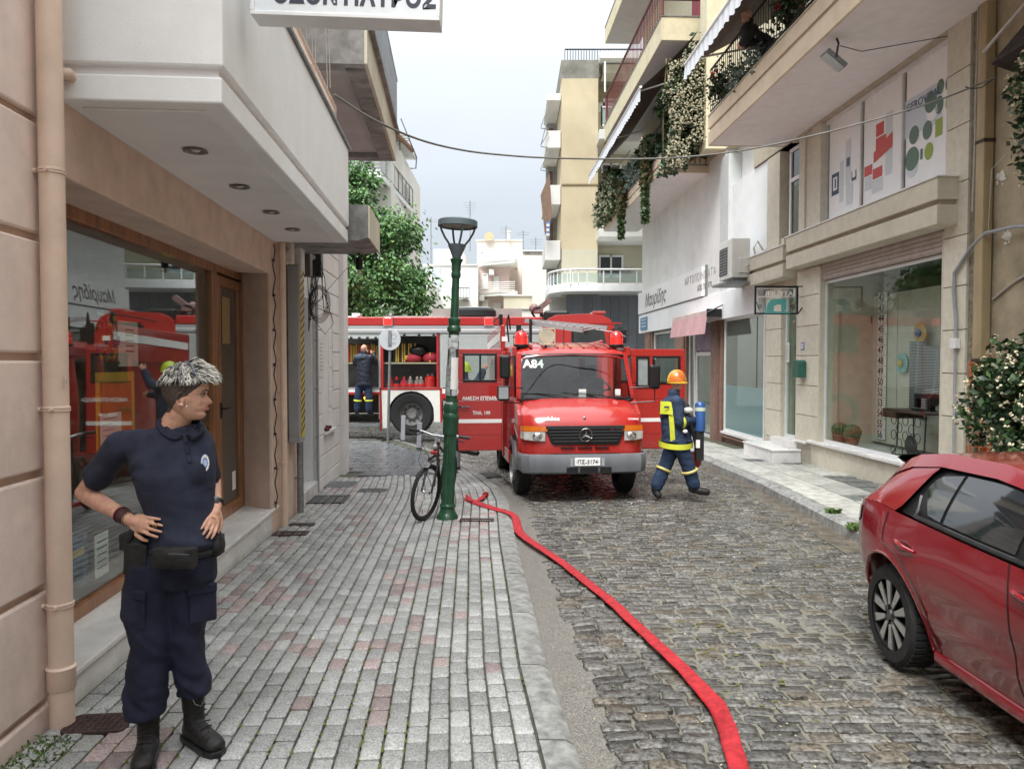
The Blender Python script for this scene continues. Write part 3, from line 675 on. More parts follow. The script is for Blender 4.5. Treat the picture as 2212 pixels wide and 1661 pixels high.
b=MB();b.box(-.98,-.93,8.4,12.44,6.28,6.32);b.build('handrail',M_zinc,cb,ML)
b=MB()
for q in(8.75,8.95,9.0,8.7,8.6):b.tube([(-1.6+(q-8.6)*.6,8.38,6.6),(-1.62+(q-8.6)*.6,8.38,5.8-q%.3),(-1.60+(q-8.6)*.6,8.37,4.7)],.004,4)
b.build('hanging_wires',M_cable_w,cb,ML)
cb=thing('concrete_canopy','thick pale concrete slab end sticking out below the white balcony, before the tree','canopy',(-1.5,9,3.2),ML)
b=MB();b.prism([(-2.0,3.06),(-1.1,3.06),(-.97,3.10),(-.97,3.46),(-2.0,3.46)],'y',8.52,9.62);b.build('slab',M_conc,cb,ML)
b=MB();b.box(-.97,-.955,8.5,9.64,3.08,3.45);b.build('fascia',M_cream,cb,ML)
t=thing('hanging_lamp','small dark lamp socket with bare bulb hanging below the concrete slab end','lamp',(-1.25,9.3,2.9),ML)
q=MB();q.tube([(-1.2,9.5,3.07),(-1.2,9.5,2.98)],.012,6);q.lathe([(.035,2.85),(.045,2.86),(.045,2.98),(.02,3.0)],(-1.2,9.5,0),12);q.build('socket',M_black,t,ML,smooth=True)
q=MB();q.ball((-1.2,9.5,2.82),(.025,.025,.04),10,8);q.build('bulb',mat('bulb_glass',(.6,.55,.45),.2),t,ML,smooth=True)
# RIGHT SIDE OF THE STREET (frame MR)
EW=6.1
def S(u,v=700,X=EW):return onplane(u,v,X,MR)
def SG(s):return gz(s)+RIGHT_DZ
M_beige=mat('beige_render',(.53,.495,.40),.8,var=.07,scale=6,bump=.3,bscale=200,stain=.2)
M_beige_t=mat('beige_stone_tile',(.56,.525,.43),.65,var=.08,scale=10,bump=.15,bscale=120,stain=.12,rnd=.06)
M_beige_d=mat('taupe_render',(.43,.385,.30),.85,var=.08,scale=6,bump=.35,bscale=200,stain=.25)
M_fascia=mat('peach_cream_render',(.64,.53,.385),.75,var=.07,scale=3,bump=.15,stain=.3)
M_tan=mat('stained_tan_wall',(.40,.335,.23),.9,var=.2,scale=3,bump=.6,bscale=60,stain=.5)
M_brownst=mat('brown_stone',(.26,.155,.115),.5,var=.15,scale=8,stain=.2)
M_teal=mat('teal_paint',(.10,.36,.33),.5,var=.1)
M_blackm=mat('black_metal',(.015,.016,.018),.4,metal=.3,var=.1)
M_shopint=mat('shop_interior_cream',(.50,.49,.42),.7,var=.05)
M_blade=mat('dark_leaf',(.035,.075,.028),.45,var=.5,scale=9)
M_blade2=mat('mid_leaf',(.075,.14,.045),.5,var=.5,scale=9)
M_petal=mat('cream_blossom',(.60,.54,.38),.6,var=.2,scale=30)
M_petal_dull=mat('ivory_blossom',(.42,.39,.27),.7,var=.3,scale=20)
M_red_fl=mat('red_geranium',(.45,.012,.018),.5,var=.3,scale=30)
M_dry=mat('dry_trailing_leaf',(.19,.155,.07),.7,var=.4,scale=20)
M_sage=mat('silver_sage_leaf',(.19,.25,.21),.7,var=.3,scale=15)
M_terra=mat('terracotta',(.34,.13,.07),.7,var=.15)
def leaves(b,n,place,size,q,flat=.0,ratio=2.0):
 for _ in range(n):
  p=place(q)
  if p is None:continue
  s_=size*q.uniform(.6,1.4);a=Vector((q.gauss(0,1),q.gauss(0,1),q.gauss(0,.7))).normalized();c_=a.cross(Vector((q.gauss(0,1),q.gauss(0,1),q.gauss(0,1)))).normalized()
  l=a*s_*ratio/2;w=c_*s_/2;P=Vector(p)
  b._add([P-l,P+w-l*.1,P+l,P-w-l*.1],[(0,1,2,3)])
 return b
# beige house with the atelier
bb=thing('atelier_building','beige house with tailor shop window, picture panels above and flowered balcony, on the right','building',(6.3,11,-.1),MR)
sC0,sC1=S(2085)[0],S(2036)[0]
sB0,sB1=S(1768)[0],S(1722)[0]
sA0,sA1=S(1687)[0],S(1654)[0]
zb=3.45
b=MB();b.box(8.9,9.3,sC0,16.6,-.5,13);b.box(6.14,9.3,sC0,16.6,6.02,13);b.box(6.14,9,sC0,sC1,-.5,6.2);b.box(6.14,9,sB0+.02,sB1-.02,-.5,6.2);b.box(6.14,6.7,sA0,sA1,-.5,4.2)
b.box(6.3,9,sC1,sB0,3.3,4.3);b.box(6.14,9,sB1,16.6,3.2,4.05);b.box(6.4,9,14.9,16.6,4.0,6.1);b.build('wall',M_beige,bb,MR)
def pillar(s0,s1,z0,z1,zs,x=EW):
 for a,c_ in zip(zs,zs[1:]):
  q=MB();q.box(x,x+.05,s0,s1,a+.006,c_-.006);q.build('wall_tile',M_beige_t,bb,MR,bev=.004)
pillar(sC0,sC1,0,6,[-.22,.42,.98,1.54,2.10,2.66,3.3,3.98,4.7,5.4,6.05])
pillar(sB0,sB1,0,6,[-.22,.12,.68,1.24,1.80,2.36,2.92,3.42])
pillar(sA0,sA1,0,6,[-.3,.12,.68,1.24,1.80,2.36,3.2])
for a,c_ in((sC1,sC1+.04),(sB0-.05,sB0),(sB1,sB1+.04)):
 q=MB();q.box(EW+.002,6.45,a,c_,.2,3.4);q.build('pillar_return',M_beige,bb,MR)
s_=sC1-.5
while s_<sB1:
 q=MB();e=min(s_+.62,sB1);q.box(EW-.0,EW+.06,s_+.003,e-.003,-.45,.185);q.build('dado_tile',M_beige_t,bb,MR,bev=.003);s_=e
q=MB();q.box(EW-.06,EW+.26,sC1+.0,sB0+.35,.185,.235);q.build('window_sill',M_marble,bb,MR,bev=.006)
q=MB();q.box(EW-.06,EW-.0,sB0+.35,sB1,.15,.185);q.build('window_sill',M_marble,bb,MR,bev=.006)
q=MB();q.frame(sC1+.01,sB0-.02,.235,3.14,.05,EW+.10,EW+.15,'x');sw=q.build('window_frame',M_alu,bb,MR,bev=.004)
q=MB();q.box(EW+.122,EW+.128,sC1+.06,sB0-.07,.285,3.09);q.build('pane',glass('atelier_glass',tint=(.95,.98,.96),refl=1.27),sw,MR)
q=MB();q.box(EW+.04,EW+.2,sC1,sB0,3.15,3.45);q.build('shutter_box',mat('shutter_box',(.38,.32,.29),.6,stain=.2),bb,MR)
for k in range(4):q=MB();q.box(EW+.03,EW+.04,sC1+.02,sB0-.02,3.17+k*.065,3.22+k*.065);q.build('shutter_slat',mat('shutter_slat',(.42,.36,.33),.6),bb,MR)
for(s0,s1,zz)in((sC1-.28,sB1-.1,3.45),(sB1+.05,16.25,3.33)):
 q=MB();q.box(5.82,6.2,s0,s1,zz,zz+.25);q.box(5.82,6.2,s0,s1,zz+.32,zz+.60);q.build('ledge',M_beige,bb,MR,bev=.01)
 q=MB();q.box(5.9,6.2,s0+.06,s1-.02,zz+.25,zz+.32);q.build('ledge_groove',M_beige_d,bb,MR)
 q=MB();q.box(5.80,6.2,s0-.02,s1+.02,zz+.60,zz+.62);q.build('ledge_capping',M_marble,bb,MR)
q=MB();q.box(EW+.0,EW+.4,sC1,16.5,6.02,6.9);q.box(EW,EW+.3,sC1+.0,sB1+.35,5.98,6.02);q.build('wall_band',M_beige_d,bb,MR)
q=MB();q.box(EW,EW+.3,sB0+.0,sB0+.32,4.07,5.98);q.box(EW,EW+.3,sB1-.25,sB1,4.07,5.98);q.build('window_pier',M_beige_t,bb,MR,bev=.004)
q=MB();q.box(EW,EW+.3,sA0+.15,sA1-.0,3.9,5.98);q.build('window_pier',M_beige_t,bb,MR,bev=.004)
M_panel=mat('printed_film_white',(.76,.78,.79),.35,var=.03)
third=(sB0-.02-sC1)/3
for k in range(3):
 q=MB();q.box(EW+.13,EW+.15,sC1+.02+k*third,sC1+k*third+third-.05,4.07,5.94);q.build('picture_panel',M_panel,bb,MR)
for k in range(4):
 q=MB();q.box(EW+.10,EW+.135,sC1-.02+k*third,sC1+.02+k*third,4.07,5.98);q.build('panel_mullion',mat('mullion_grey',(.50,.50,.48),.5),bb,MR)
q=MB();q.box(EW+.09,EW+.14,sC1,sB0,5.92,5.98);q.build('panel_head',M_alu,bb,MR)
xp=EW+.128
def pr(name,m,pts,dx=0.):q=MB();q._add([(xp-dx,s,z)for s,z in pts],[tuple(range(len(pts)))]);q.build(name,m,bb,MR,fixn=False)
def rectp(name,m,s0,s1,z0,z1,dx=0.):pr(name,m,[(s0,z0),(s1,z0),(s1,z1),(s0,z1)],dx)
def ell(name,m,s,z,a,b_,dx=0.):pr(name,m,[(s+a*math.cos(2*PI*k/20),z+b_*math.sin(2*PI*k/20))for k in range(20)],dx)
M_navy=mat('navy_print',(.05,.07,.14),.4,var=0);M_redp=mat('red_print',(.55,.06,.05),.4,var=0);M_lg=mat('pale_grey_print',(.52,.55,.58),.4,var=0)
M_gp=mat('grey_green_print',(.10,.17,.12),.4,var=0);M_lime=mat('lime_print',(.28,.36,.05),.4,var=0);M_pale=mat('pale_blue_print',(.50,.55,.61),.4,var=0)
P3,P2,P1=sC1+2*third,sC1+third,sC1
rectp('print_shape',M_navy,P3+.78,P3+1.05,4.62,5.0);rectp('print_shape',M_lg,P3+.62,P3+.76,4.45,5.15,.001);rectp('print_shape',M_lg,P3+.38,P3+.55,4.7,5.45,.001)
rectp('print_shape',M_lg,P3+.3,P3+.52,4.35,4.7,.002);rectp('print_shape',M_navy,P3+.40,P3+.52,5.0,5.15,.002);rectp('print_shape',M_navy,P3+.18,P3+.34,4.72,4.88,.002);rectp('print_shape',M_panel,P3+.21,P3+.31,4.77,4.88,.003);rectp('print_shape',M_panel,P3+.84,P3+.99,4.70,4.93,.003);rectp('print_shape',M_navy,P3+.88,P3+.93,4.74,4.90,.004)
rectp('print_shape',M_lg,P2+.3,P2+.5,4.55,5.5);rectp('print_shape',M_redp,P2+.48,P2+.78,4.98,5.2,.001);rectp('print_shape',M_redp,P2+.55,P2+.78,5.22,5.42,.001);pr('print_shape',M_redp,[(P2+.84,4.83),(P2+.30,4.95),(P2+.3,5.18),(P2+.84,5.0)],.002)
rectp('print_shape',M_redp,P2+.88,P2+1.12,4.68,4.84,.001);rectp('print_shape',M_redp,P2+.58,P2+.86,4.58,4.74,.002);rectp('print_shape',M_lg,P2+.56,P2+.88,4.36,4.56,.001);rectp('print_shape',M_lg,P2+.9,P2+1.1,4.45,4.66,.001)
rectp('print_shape',M_pale,P1+.3,P1+1.2,4.95,5.5)
for(s0,z0,a,b_,m)in((.98,4.62,.17,.17,M_gp),(.98,4.5,.15,.15,M_lg),(.55,5.28,.14,.14,M_gp),(.52,5.14,.13,.12,M_panel),(.94,4.95,.12,.13,M_gp),(.94,4.97,.10,.09,M_lime),(.62,4.92,.11,.13,M_gp),(.62,4.94,.08,.09,M_lime),(.58,4.62,.10,.12,M_lime),(.36,5.18,.09,.12,M_gp),(.14,5.15,.08,.12,M_lime),(.34,5.42,.08,.10,M_gp),(.16,5.4,.07,.1,M_gp)):
 ell('print_shape',m,P1+s0,z0,a,b_,.002+.0007*b_*10)
rectp('print_shape',M_lime,P1+.28,P1+.44,4.76,5.0,.001);rectp('print_shape',M_gp,P1+.72,P1+.78,4.55,4.7,.003)
text('lettering','GEROVITAL',bb,face_M((xp-.004,P1+1.14,5.33),(0,-1,0)),.155,M_navy,F=MR,off=.001)
wz0,wz1=4.0,5.95
q=MB();q.frame(S(1727)[0],S(1689)[0],wz0,wz1,.07,EW+.12,EW+.18,'x');q.box(EW+.12,EW+.18,S(1727)[0]+.07,S(1689)[0]-.07,5.28,5.36);wf=q.build('window',M_alu,bb,MR,bev=.005)
q=MB();q.box(EW+.15,EW+.154,S(1727)[0]+.07,S(1689)[0]-.07,wz0+.07,5.28);q.box(EW+.15,EW+.154,S(1727)[0]+.07,S(1689)[0]-.07,5.36,wz1-.07);q.build('pane',glass('dim_glass',tint=(.35,.4,.4),refl=1.7),wf,MR)
q=MB();q.box(EW+.4,8.9,sB1,sA0+.1,4.0,6);q.build('room',M_dark,bb,MR)
q=MB();q.box(EW+.04,EW+.3,sA1-.05,18.35,3.2,6.0);q.build('wall_field',M_white,bb,MR)
q=MB();q.frame(S(1575,530)[0]-.3,S(1575)[0]+.0,4.1,4.62,.05,EW,EW+.04,'x');q.build('vent_frame',M_alu,bb,MR)
q=MB();q.frame(sB1,sA0,.16,3.3,.06,EW+.10,EW+.15,'x');d_=q.build('door_frame',M_alu,bb,MR)
q=MB();q.box(EW+.12,EW+.126,sB1+.06,sA0-.06,.22,3.24);q.build('pane',MATS['atelier_glass'],d_,MR)
q=MB();q.box(EW+.3,EW+.35,(sA0+sB1)/2-.1,sA0+.3,.15,3.0);q.build('door',M_teal,bb,MR)
q=MB();q.box(EW+.2,8.8,sC1,16.4,.14,.2);q.build('shop_floor',mat('shop_floor_pale',(.42,.43,.41),.4,var=.1),bb,MR)
q=MB();q.box(8.75,8.85,sC1,16.4,.2,3.3);q.box(6.3,8.8,16.3,16.4,.2,3.3);q.box(6.2,8.8,sC1,16.4,3.25,3.3);q.box(6.5,8.8,sB0+.35,sB0+.4,.2,2.6);q.build('shop_walls',mat('shop_wall_green',(.20,.235,.20),.7,var=.1),bb,MR)
t0,t1=onground(1619,975,.1),None
q=MB();q.box(5.55,6.1,sB1-.25,sA0+.55,-.35,-.02);q.build('step',M_marble,bb,MR,bev=.01)
q=MB();q.box(5.53,6.1,sB1-.27,sA0+.57,-.02,.01);q.build('step_slab',M_marble,bb,MR,bev=.006)
q=MB();q.box(5.95,6.25,sB1-.05,sA0+.12,.01,.16);q.build('threshold',M_marble,bb,MR,bev=.006)
BX,BZ=4.6,6.02;B0,B1=5.0,14.85
q=MB();q.box(BX,6.2,B0,B1,BZ+.01,BZ+.12);q.build('balcony_soffit',mat('white_soffit',(.74,.72,.71),.8,var=.04,stain=.12),bb,MR)
q=MB();q.box(BX-.04,BX,B0,B1+.03,BZ,BZ+.27);q.box(BX-.04,BX,B0,B1+.03,BZ+.33,BZ+.57);q.build('balcony_fascia',M_fascia,bb,MR,bev=.008)
q=MB();q.box(BX,6.15,B1-.0,B1+.03,BZ,BZ+.57);q.build('balcony_end',M_fascia,bb,MR)
q=MB();q.box(BX-.01,BX+.1,B0,B1,BZ+.27,BZ+.33);q.box(BX-.05,BX+.1,B0,B1+.03,BZ+.57,BZ+.60);q.build('fascia_groove',M_beige_d,bb,MR)
q=MB();q.box(BX,6.14,B0,B1,BZ+.40,BZ+.5);q.build('balcony_floor',M_conc,bb,MR)
def railing(par,x,s0,s1,z0,z1,m,step=.11,tr=.022,F=MR,br=.007):
 b_=MB();b_.tube([(x,s0,z1),(x,s1,z1)],tr,8);b_.tube([(x,s0,z0),(x,s1,z0)],tr*.7,6);b_.build('handrail',m,par,F,smooth=True)
 n=int((s1-s0)/step)
 for i in range(n+1):
  b_=MB();y=s0+(s1-s0)*i/n;b_.tube([(x,y,z0),(x,y,z1)],br,4);b_.build('baluster',m,par,F)
railing(bb,BX,7.2,B1,BZ+.68,BZ+1.5,M_blackm)
q=MB();q.box(6.1,6.14,sC0,16.5,6.95,13);q.build('upper_wall',mat('pale_yellow_render',(.58,.53,.38),.8,var=.06,stain=.2),bb,MR)
t=thing('floodlight','grey square floodlight with wire, fixed under the flowered balcony','lamp',(5.2,9.2,5.9),MR)
fs=9.9;fx=(1770-1040)/1600*fs
q=MB();q.T=Matrix.Translation((fx+.22,fs,5.74))@Matrix.Rotation(R_(38),4,'Y');q.box(-.17,.17,-.10,.10,-.03,.03);q.build('housing',M_zinc,t,MR,bev=.01)
q=MB();q.T=Matrix.Translation((fx+.20,fs,5.71))@Matrix.Rotation(R_(38),4,'Y');q.box(-.15,.15,-.085,.085,-.012,.0);q.build('lens',mat('lamp_lens',(.45,.55,.55),.15),t,MR)
q=MB();q.tube([(fx+.2,fs-.11,5.74),(fx+.22,fs-.11,5.88),(fx+.26,fs-.05,5.93),(fx+.26,fs,6.02)],.014,6);q.tube([(fx+.3,fs,5.93),(fx+.6,fs,5.86),(6.1,fs-.3,5.95)],.006,5);q.build('bracket',M_blackm,t,MR)
def awning(label,x0,z0,x1,z1,s0,s1,drop,m,mu,fringe=True):
 t=thing('awning',label,'awning',(x0,(s0+s1)/2,z0),MR)
 q=MB();q.grid([[(x0+(x1-x0)*k/4,s,z0+(z1-z0)*k/4-.06*math.sin(PI*k/4))for k in range(5)]for s in(s0,s1)]);q.build('canopy',mu,t,MR,fixn=False)
 q=MB();n=int((s1-s0)/.22);rows=[[],[]]
 for i in range(n*4+1):
  s=s0+(s1-s0)*i/(n*4);w_=.018*math.sin(i*1.3);rows[0].append((x0-.01+w_*.2,s,z0));rows[1].append((x0-.02+w_,s,z0-drop-.035*abs(math.sin(PI*i/4))))
 q.grid(rows);q.build('valance',m,t,MR,fixn=False)
 q=MB();q.tube([(x0,s0,z0+.015),(x0,s1,z0+.015)],.035,8);q.build('front_bar',M_alu,t,MR,smooth=True)
 for s in(s0+.3,(s0+s1)/2,s1-.3):q=MB();q.tube([(x0,s,z0),((x0+x1)/2+.3,s-.1,z0+(z1-z0)*.2),(x1,s,z0+(z1-z0)*.6)],.02,6);q.build('folding_arm',M_alu,t,MR)
M_aw=mat('white_awning_cloth',(.58,.60,.62),.7,var=.06);M_awu=mat('brown_awning_cloth',(.16,.125,.11),.8,var=.1)
awning('white fringed awning above the balcony where the man leans',3.95,7.40,5.9,8.5,7.5,14.35,.26,M_aw,M_awu)
awning('long white fringed awning above the balcony with hanging garlands',4.1,8.72,5.6,10.2,19.1,28.2,.30,M_aw,M_awu)
# bakery house
kb=thing('bakery_building','white house with brown stone shopfront, bakery sign and balconies with garlands','building',(6.4,22,-.4),MR)
KB0,KB1=16.45,28.1
q=MB();q.box(EW+.02,12,18.45,KB1,2.9,7.0);q.box(EW+.3,12,KB0,18.5,3.2,7);q.box(EW+.4,12,KB0,KB1,-.8,2.9);q.build('wall',M_white2,kb,MR)
q=MB();q.box(EW-.03,EW+.3,18.1,18.75,3.3,6.8);q.build('corner_pilaster',mat('cool_grey_render',(.50,.52,.51),.75,var=.05,stain=.2),kb,MR,bev=.01)
q=MB();q.box(EW+.0,12,KB0,KB1,7.0,17);q.build('upper_wall',MATS['pale_yellow_render'],kb,MR)
zl0,zl1=2.75,3.42
for(a,c_)in((15.95,18.5),(18.52,23.5),(23.52,KB1)):q=MB();q.box(EW-.10,EW+.2,a,c_,zl0,zl1);q.build('lintel_panel',M_white,kb,MR,bev=.004)
for(u0,u1)in((1537,1560),(1459,1484),(1394,1409)):
 q=MB();q.box(EW-.02,EW+.4,S(u1)[0],S(u0)[0],-.5,zl0);q.build('stone_pier',M_brownst,kb,MR,bev=.01)
 q=MB();q.box(EW-.05,EW-.02,S(u1)[0]+.15,S(u1)[0]+.35,-.5,zl0);q.build('pier_strip',mat('brown_strip',(.20,.11,.085),.5),kb,MR)
w0,w1=S(1651)[0]+.02,S(1563)[0]
q=MB();q.frame(w0,w1,-.05,2.75,.06,EW+.02,EW+.08,'x');wf=q.build('shop_window',M_alu,kb,MR,bev=.004)
q=MB();q.box(EW+.05,EW+.054,w0+.06,w1-.06,1.1,2.69);q.build('pane',glass('green_glass',tint=(.55,.62,.58),refl=1.6,body=.25,bodycol=(.35,.42,.38)),wf,MR)
q=MB();q.box(EW+.05,EW+.054,w0+.06,w1-.06,.01,1.1);q.build('frosted_pane',glass('frosted_teal',tint=(.3,.5,.5),refl=1.5,body=.75,bodycol=(.20,.34,.34)),wf,MR)
q=MB();q.box(EW+.045,EW+.05,w0+.5,w0+.53,1.1,2.7);q.build('glazing_bar',M_blackm,wf,MR)
q=MB();q.box(EW+.05,EW+.3,w0,w1,-.5,-.05);q.box(EW-.05,EW+.3,w0,w1,-.19,-.15);q.build('plinth',M_brownst,kb,MR)
q=MB();q.box(EW-.06,EW+.1,w0,w1,-.11,-.05);q.build('window_sill',M_marble,kb,MR)
for(u0,u1,nm)in((1410,1458,'shop_window'),(1485,1498,'shop_window')):
 a,c_=S(u1)[0],S(u0)[0];q=MB();q.frame(a,c_,-.1,2.7,.08,EW+.05,EW+.12,'x');wf=q.build(nm,M_alu,kb,MR);q=MB();q.box(EW+.08,EW+.084,a+.08,c_-.08,0,2.6);q.build('pane',MATS['green_glass'],wf,MR)
a,c_=S(1534)[0],S(1500)[0]
q=MB();q.frame(a,c_,-.4,1.95,.1,EW+.05,EW+.12,'x');df=q.build('door',M_alu,kb,MR);q=MB();q.box(EW+.08,EW+.084,a+.1,c_-.1,-.3,1.85);q.build('pane',MATS['green_glass'],df,MR)
q=MB();q.box(EW+.06,EW+.1,a+.02,c_-.02,1.98,2.7);q.build('purple_panel',mat('purple_film',(.26,.19,.30),.5),kb,MR)
q0,q1=S(1527,570)[0],KB1-.05
t=thing('shop_sign','long white bakery sign Μαυρίδης, ΑΡΤΟΠΟΙΗΜΑΤΑ ΑΠΟ ΤΟ 1970, over the brown shopfront','sign',(6.0,22,3.8),MR)
q=MB();q.box(EW-.14,EW+.0,q0,q1,3.46,4.26);q.build('board',mat('sign_board_white',(.76,.76,.73),.4,var=.03),t,MR,bev=.006)
q=MB();q.box(EW-.05,EW+.05,q0-.02,q0,3.44,4.3);q.build('end_plate',M_zinc,t,MR)
fm=lambda s,z:face_M((EW-.143,s,z),(0,-1,0))
text('lettering','Μαυρίδης',t,fm(26.9,3.66),.62,mat('olive_lettering',(.10,.10,.07),.5,var=0),F=MR,off=.008,shear=.35,xs=1.05)
text('lettering','ΑΡΤΟΠΟΙΗΜΑΤΑ',t,fm(21.55,3.90),.30,mat('brown_lettering',(.16,.14,.12),.5,var=0),F=MR,off=-.001,xs=.95,sp=1.35)
text('lettering','ΑΠΟ ΤΟ 1970',t,fm(20.3,3.62),.21,MATS['brown_lettering'],F=MR,off=.006)
t=thing('street_sign','small blue street name plate on the bakery lintel at the far corner','sign',(5.95,27.5,3.0),MR)
q=MB();q.box(EW-.13,EW-.10,26.6,27.7,2.85,3.3);q.build('plate',mat('street_blue',(.12,.25,.42),.5),t,MR)
for k in range(3):q=MB();q.box(EW-.136,EW-.131,26.75,27.5,3.2-k*.12,3.23-k*.12);q.build('writing_line',M_paper,t,MR)
t=thing('awning','small faded pink awning over the bakery door','awning',(5.6,20.5,2.7),MR)
aw0,aw1=S(1522,650,5.55)[0],S(1448,650,5.55)[0]
M_pinkcl=mat('faded_pink_cloth',(.50,.30,.31),.8,var=.08,stain=.15)
q=MB();q.box(5.62,6.0,aw0,aw1,2.84,2.98);q.build('cassette',mat('cassette_pink',(.55,.42,.40),.5),t,MR,bev=.02)
q=MB();q.grid([[(5.62,aw0+(aw1-aw0)*i/12,2.86),(5.56+.02*math.sin(i*1.9),aw0+(aw1-aw0)*i/12,2.38)]for i in range(13)]);q.build('cloth',M_pinkcl,t,MR,fixn=False)
q=MB();q.box(5.6,5.98,aw0-.02,aw0,2.8,3.0);q.tube([(5.6,aw0-.03,2.9),(6.0,aw0-.03,3.1)],.02,6);q.build('arm',M_blackm,t,MR)
t=thing('air_conditioner','white outdoor air conditioner on a bracket above the frosted shop window','air conditioner',(5.8,16.3,3.4),MR)
q=MB();q.box(5.45,5.86,16.0,16.85,3.52,4.38);q.build('casing',mat('ac_casing',(.56,.56,.53),.5,var=.04,stain=.25),t,MR,bev=.02)
q=MB();q.box(5.435,5.45,16.28,16.8,3.62,4.22);q.build('fan_grille',mat('grille_dark',(.08,.08,.08),.6),t,MR)
for k in range(9):q=MB();q.box(5.428,5.436,16.29,16.79,3.65+k*.065,3.66+k*.065);q.build('grille_bar',M_grey,t,MR)
q=MB();q.box(5.6,5.85,15.96,16.0,3.62,3.95);q.build('valve_cover',MATS['ac_casing'],t,MR,bev=.01)
q=MB();q.box(5.5,6.1,16.1,16.16,3.44,3.5);q.box(5.5,6.1,16.66,16.72,3.44,3.5);q.box(5.3,6.1,15.9,16.9,3.38,3.43);q.build('bracket',M_zinc,t,MR)
q=MB();q.tube([(5.75,15.97,3.75),(5.95,15.9,3.9),(5.9,15.9,4.15),(6.0,15.95,4.3),(6.1,15.9,4.1)],.022,7);q.tube([(5.8,15.96,3.7),(6.0,15.9,3.65),(6.0,15.9,3.95),(6.12,15.7,4.1)],.02,7);q.build('hose',M_cable_w,t,MR,smooth=True)
GX=4.85;GS=19.9
def balc(z0,h1,s0,s1,m,name='balcony',two=True,x=GX):
 q=MB();q.box(x,6.15,s0,s1,z0+.01,z0+.12);par=q.build(name,MATS['white_soffit']if two else mat('grey_paint_soffit',(.42,.40,.40),.8,var=.05,stain=.1),kb,MR)
 q=MB()
 if two:q.box(x-.04,x,s0-.04,s1,z0,z0+.2);q.box(x-.04,x,s0-.04,s1,z0+.25,z0+h1);q.box(x,6.15,s0-.04,s0,z0,z0+.2);q.box(x,6.15,s0-.04,s0,z0+.25,z0+h1)
 else:q.box(x-.04,x,s0-.04,s1,z0,z0+h1);q.box(x,6.15,s0-.04,s0,z0,z0+h1)
 q.build('fascia',m,par,MR,bev=.01)
 q=MB();q.box(x-.06,x+.1,s0-.06,s1,z0+h1,z0+h1+.03);q.box(x,6.15,s0-.06,s0+.1,z0+h1,z0+h1+.03);q.build('capping',M_conc,par,MR)
 return par
balc(6.75,.48,GS,29,M_fascia);balc(10.25,.62,GS,29,mat('yellow_cream_render',(.56,.50,.34),.8,var=.07,stain=.3),two=False);balc(14.0,.6,GS-1,29,MATS['yellow_cream_render'],two=False)
M_maroon=mat('maroon_rail',(.14,.025,.03),.5)
railing(kb,GX,GS,28.8,7.32,8.1,M_blackm,.22,.03,br=.012)
q=MB();q.tube([(6.1,GS,11.35),(GX,GS,11.35),(GX-.02,24,11.9),(GX-.02,28.8,11.9)][0:2],.04,8);q.tube([(GX,GS,11.35),(GX,GS+.2,11.95),(GX,28.8,11.95),(GX,28.8,11.0)],.04,8);q.tube([(GX,GS,11.0),(GX,28.8,11.0)],.02,6);q.tube([(GX,GS,10.9),(GX,GS,11.4)],.03,6);q.build('maroon_handrail',M_maroon,kb,MR,smooth=True)
for i in range(44):q=MB();q.box(GX-.01,GX+.01,GS+.2+i*.2,GS+.212+i*.2,10.95,11.93);q.build('maroon_baluster',M_maroon,kb,MR)
q=MB();q.box(6.0,6.1,20.3,21.2,10.9,13.2);q.build('red_shutter',mat('red_shutter',(.30,.03,.04),.6),kb,MR)
q=MB();q.box(5.6,6.1,18.45,19.0,7.0,17);q.build('wall_return',MATS['pale_yellow_render'],kb,MR)
# plants
def plant(name,label,cat,loc,parts,group=None):
 t=thing(name,label,cat,loc,MR,group=group)
 for nm,b,m in parts:o=b.build(nm,m,t,MR,fixn=False,kind='stuff')
 return t
q=random.Random(11)
def vol(x0,x1,s0,s1,z0,z1,fn=None):
 def f(q):
  for _ in range(20):
   p=(q.uniform(x0,x1),q.uniform(s0,s1),q.uniform(z0,z1))
   if fn is None or fn(*p):return p
  return None
 return f
def climb(x,s,z):
 e=noise.noise(Vector((x*1.6,s*1.2,z*1.6)))*.45
 top=9.55+(x-4.7)*.35+e
 left=4.72+.25*max(0,(7.8-z))*0+e*.5+(.5 if z>9.2 else 0)
 hole=noise.noise(Vector((x*2.6,s*2.2,z*2.4+4)))>.28
 return z<top and x>left and not(z<7.15+e*.4 and x>5.2)and not hole
l1=leaves(MB(),3600,vol(4.55,6.05,18.6,19.7,6.55,10.3,climb),.085,q);l3=leaves(MB(),1400,vol(4.55,6.05,18.7,19.8,6.6,10.3,climb),.09,q)
l2=MB()
for _ in range(4200):
 p=vol(4.5,6.05,18.45,19.1,6.55,10.3,climb)(q)
 if p:r_=q.uniform(.016,.038);l2.ball(p,(r_,r_,r_*.8),5,3)
vines=MB()
for k in range(9):
 x=4.8+k*.14;vines.tube([(x,19.5,6.9),(x+q.uniform(-.2,.2),19.3,7.8),(x+q.uniform(-.2,.2),19.2,8.8),(x+q.uniform(-.3,.3),19.2,9.5)],.02,5)
plant('climbing_plant','tall climbing plant covered in tiny ivory blossoms at the end of the garland balcony','plant',(5.3,19.3,7.2),(('leaves',l1,M_blade),('leaf_sprays',l3,M_blade2),('blossoms',l2,M_petal_dull),('stems',vines,M_dry)))
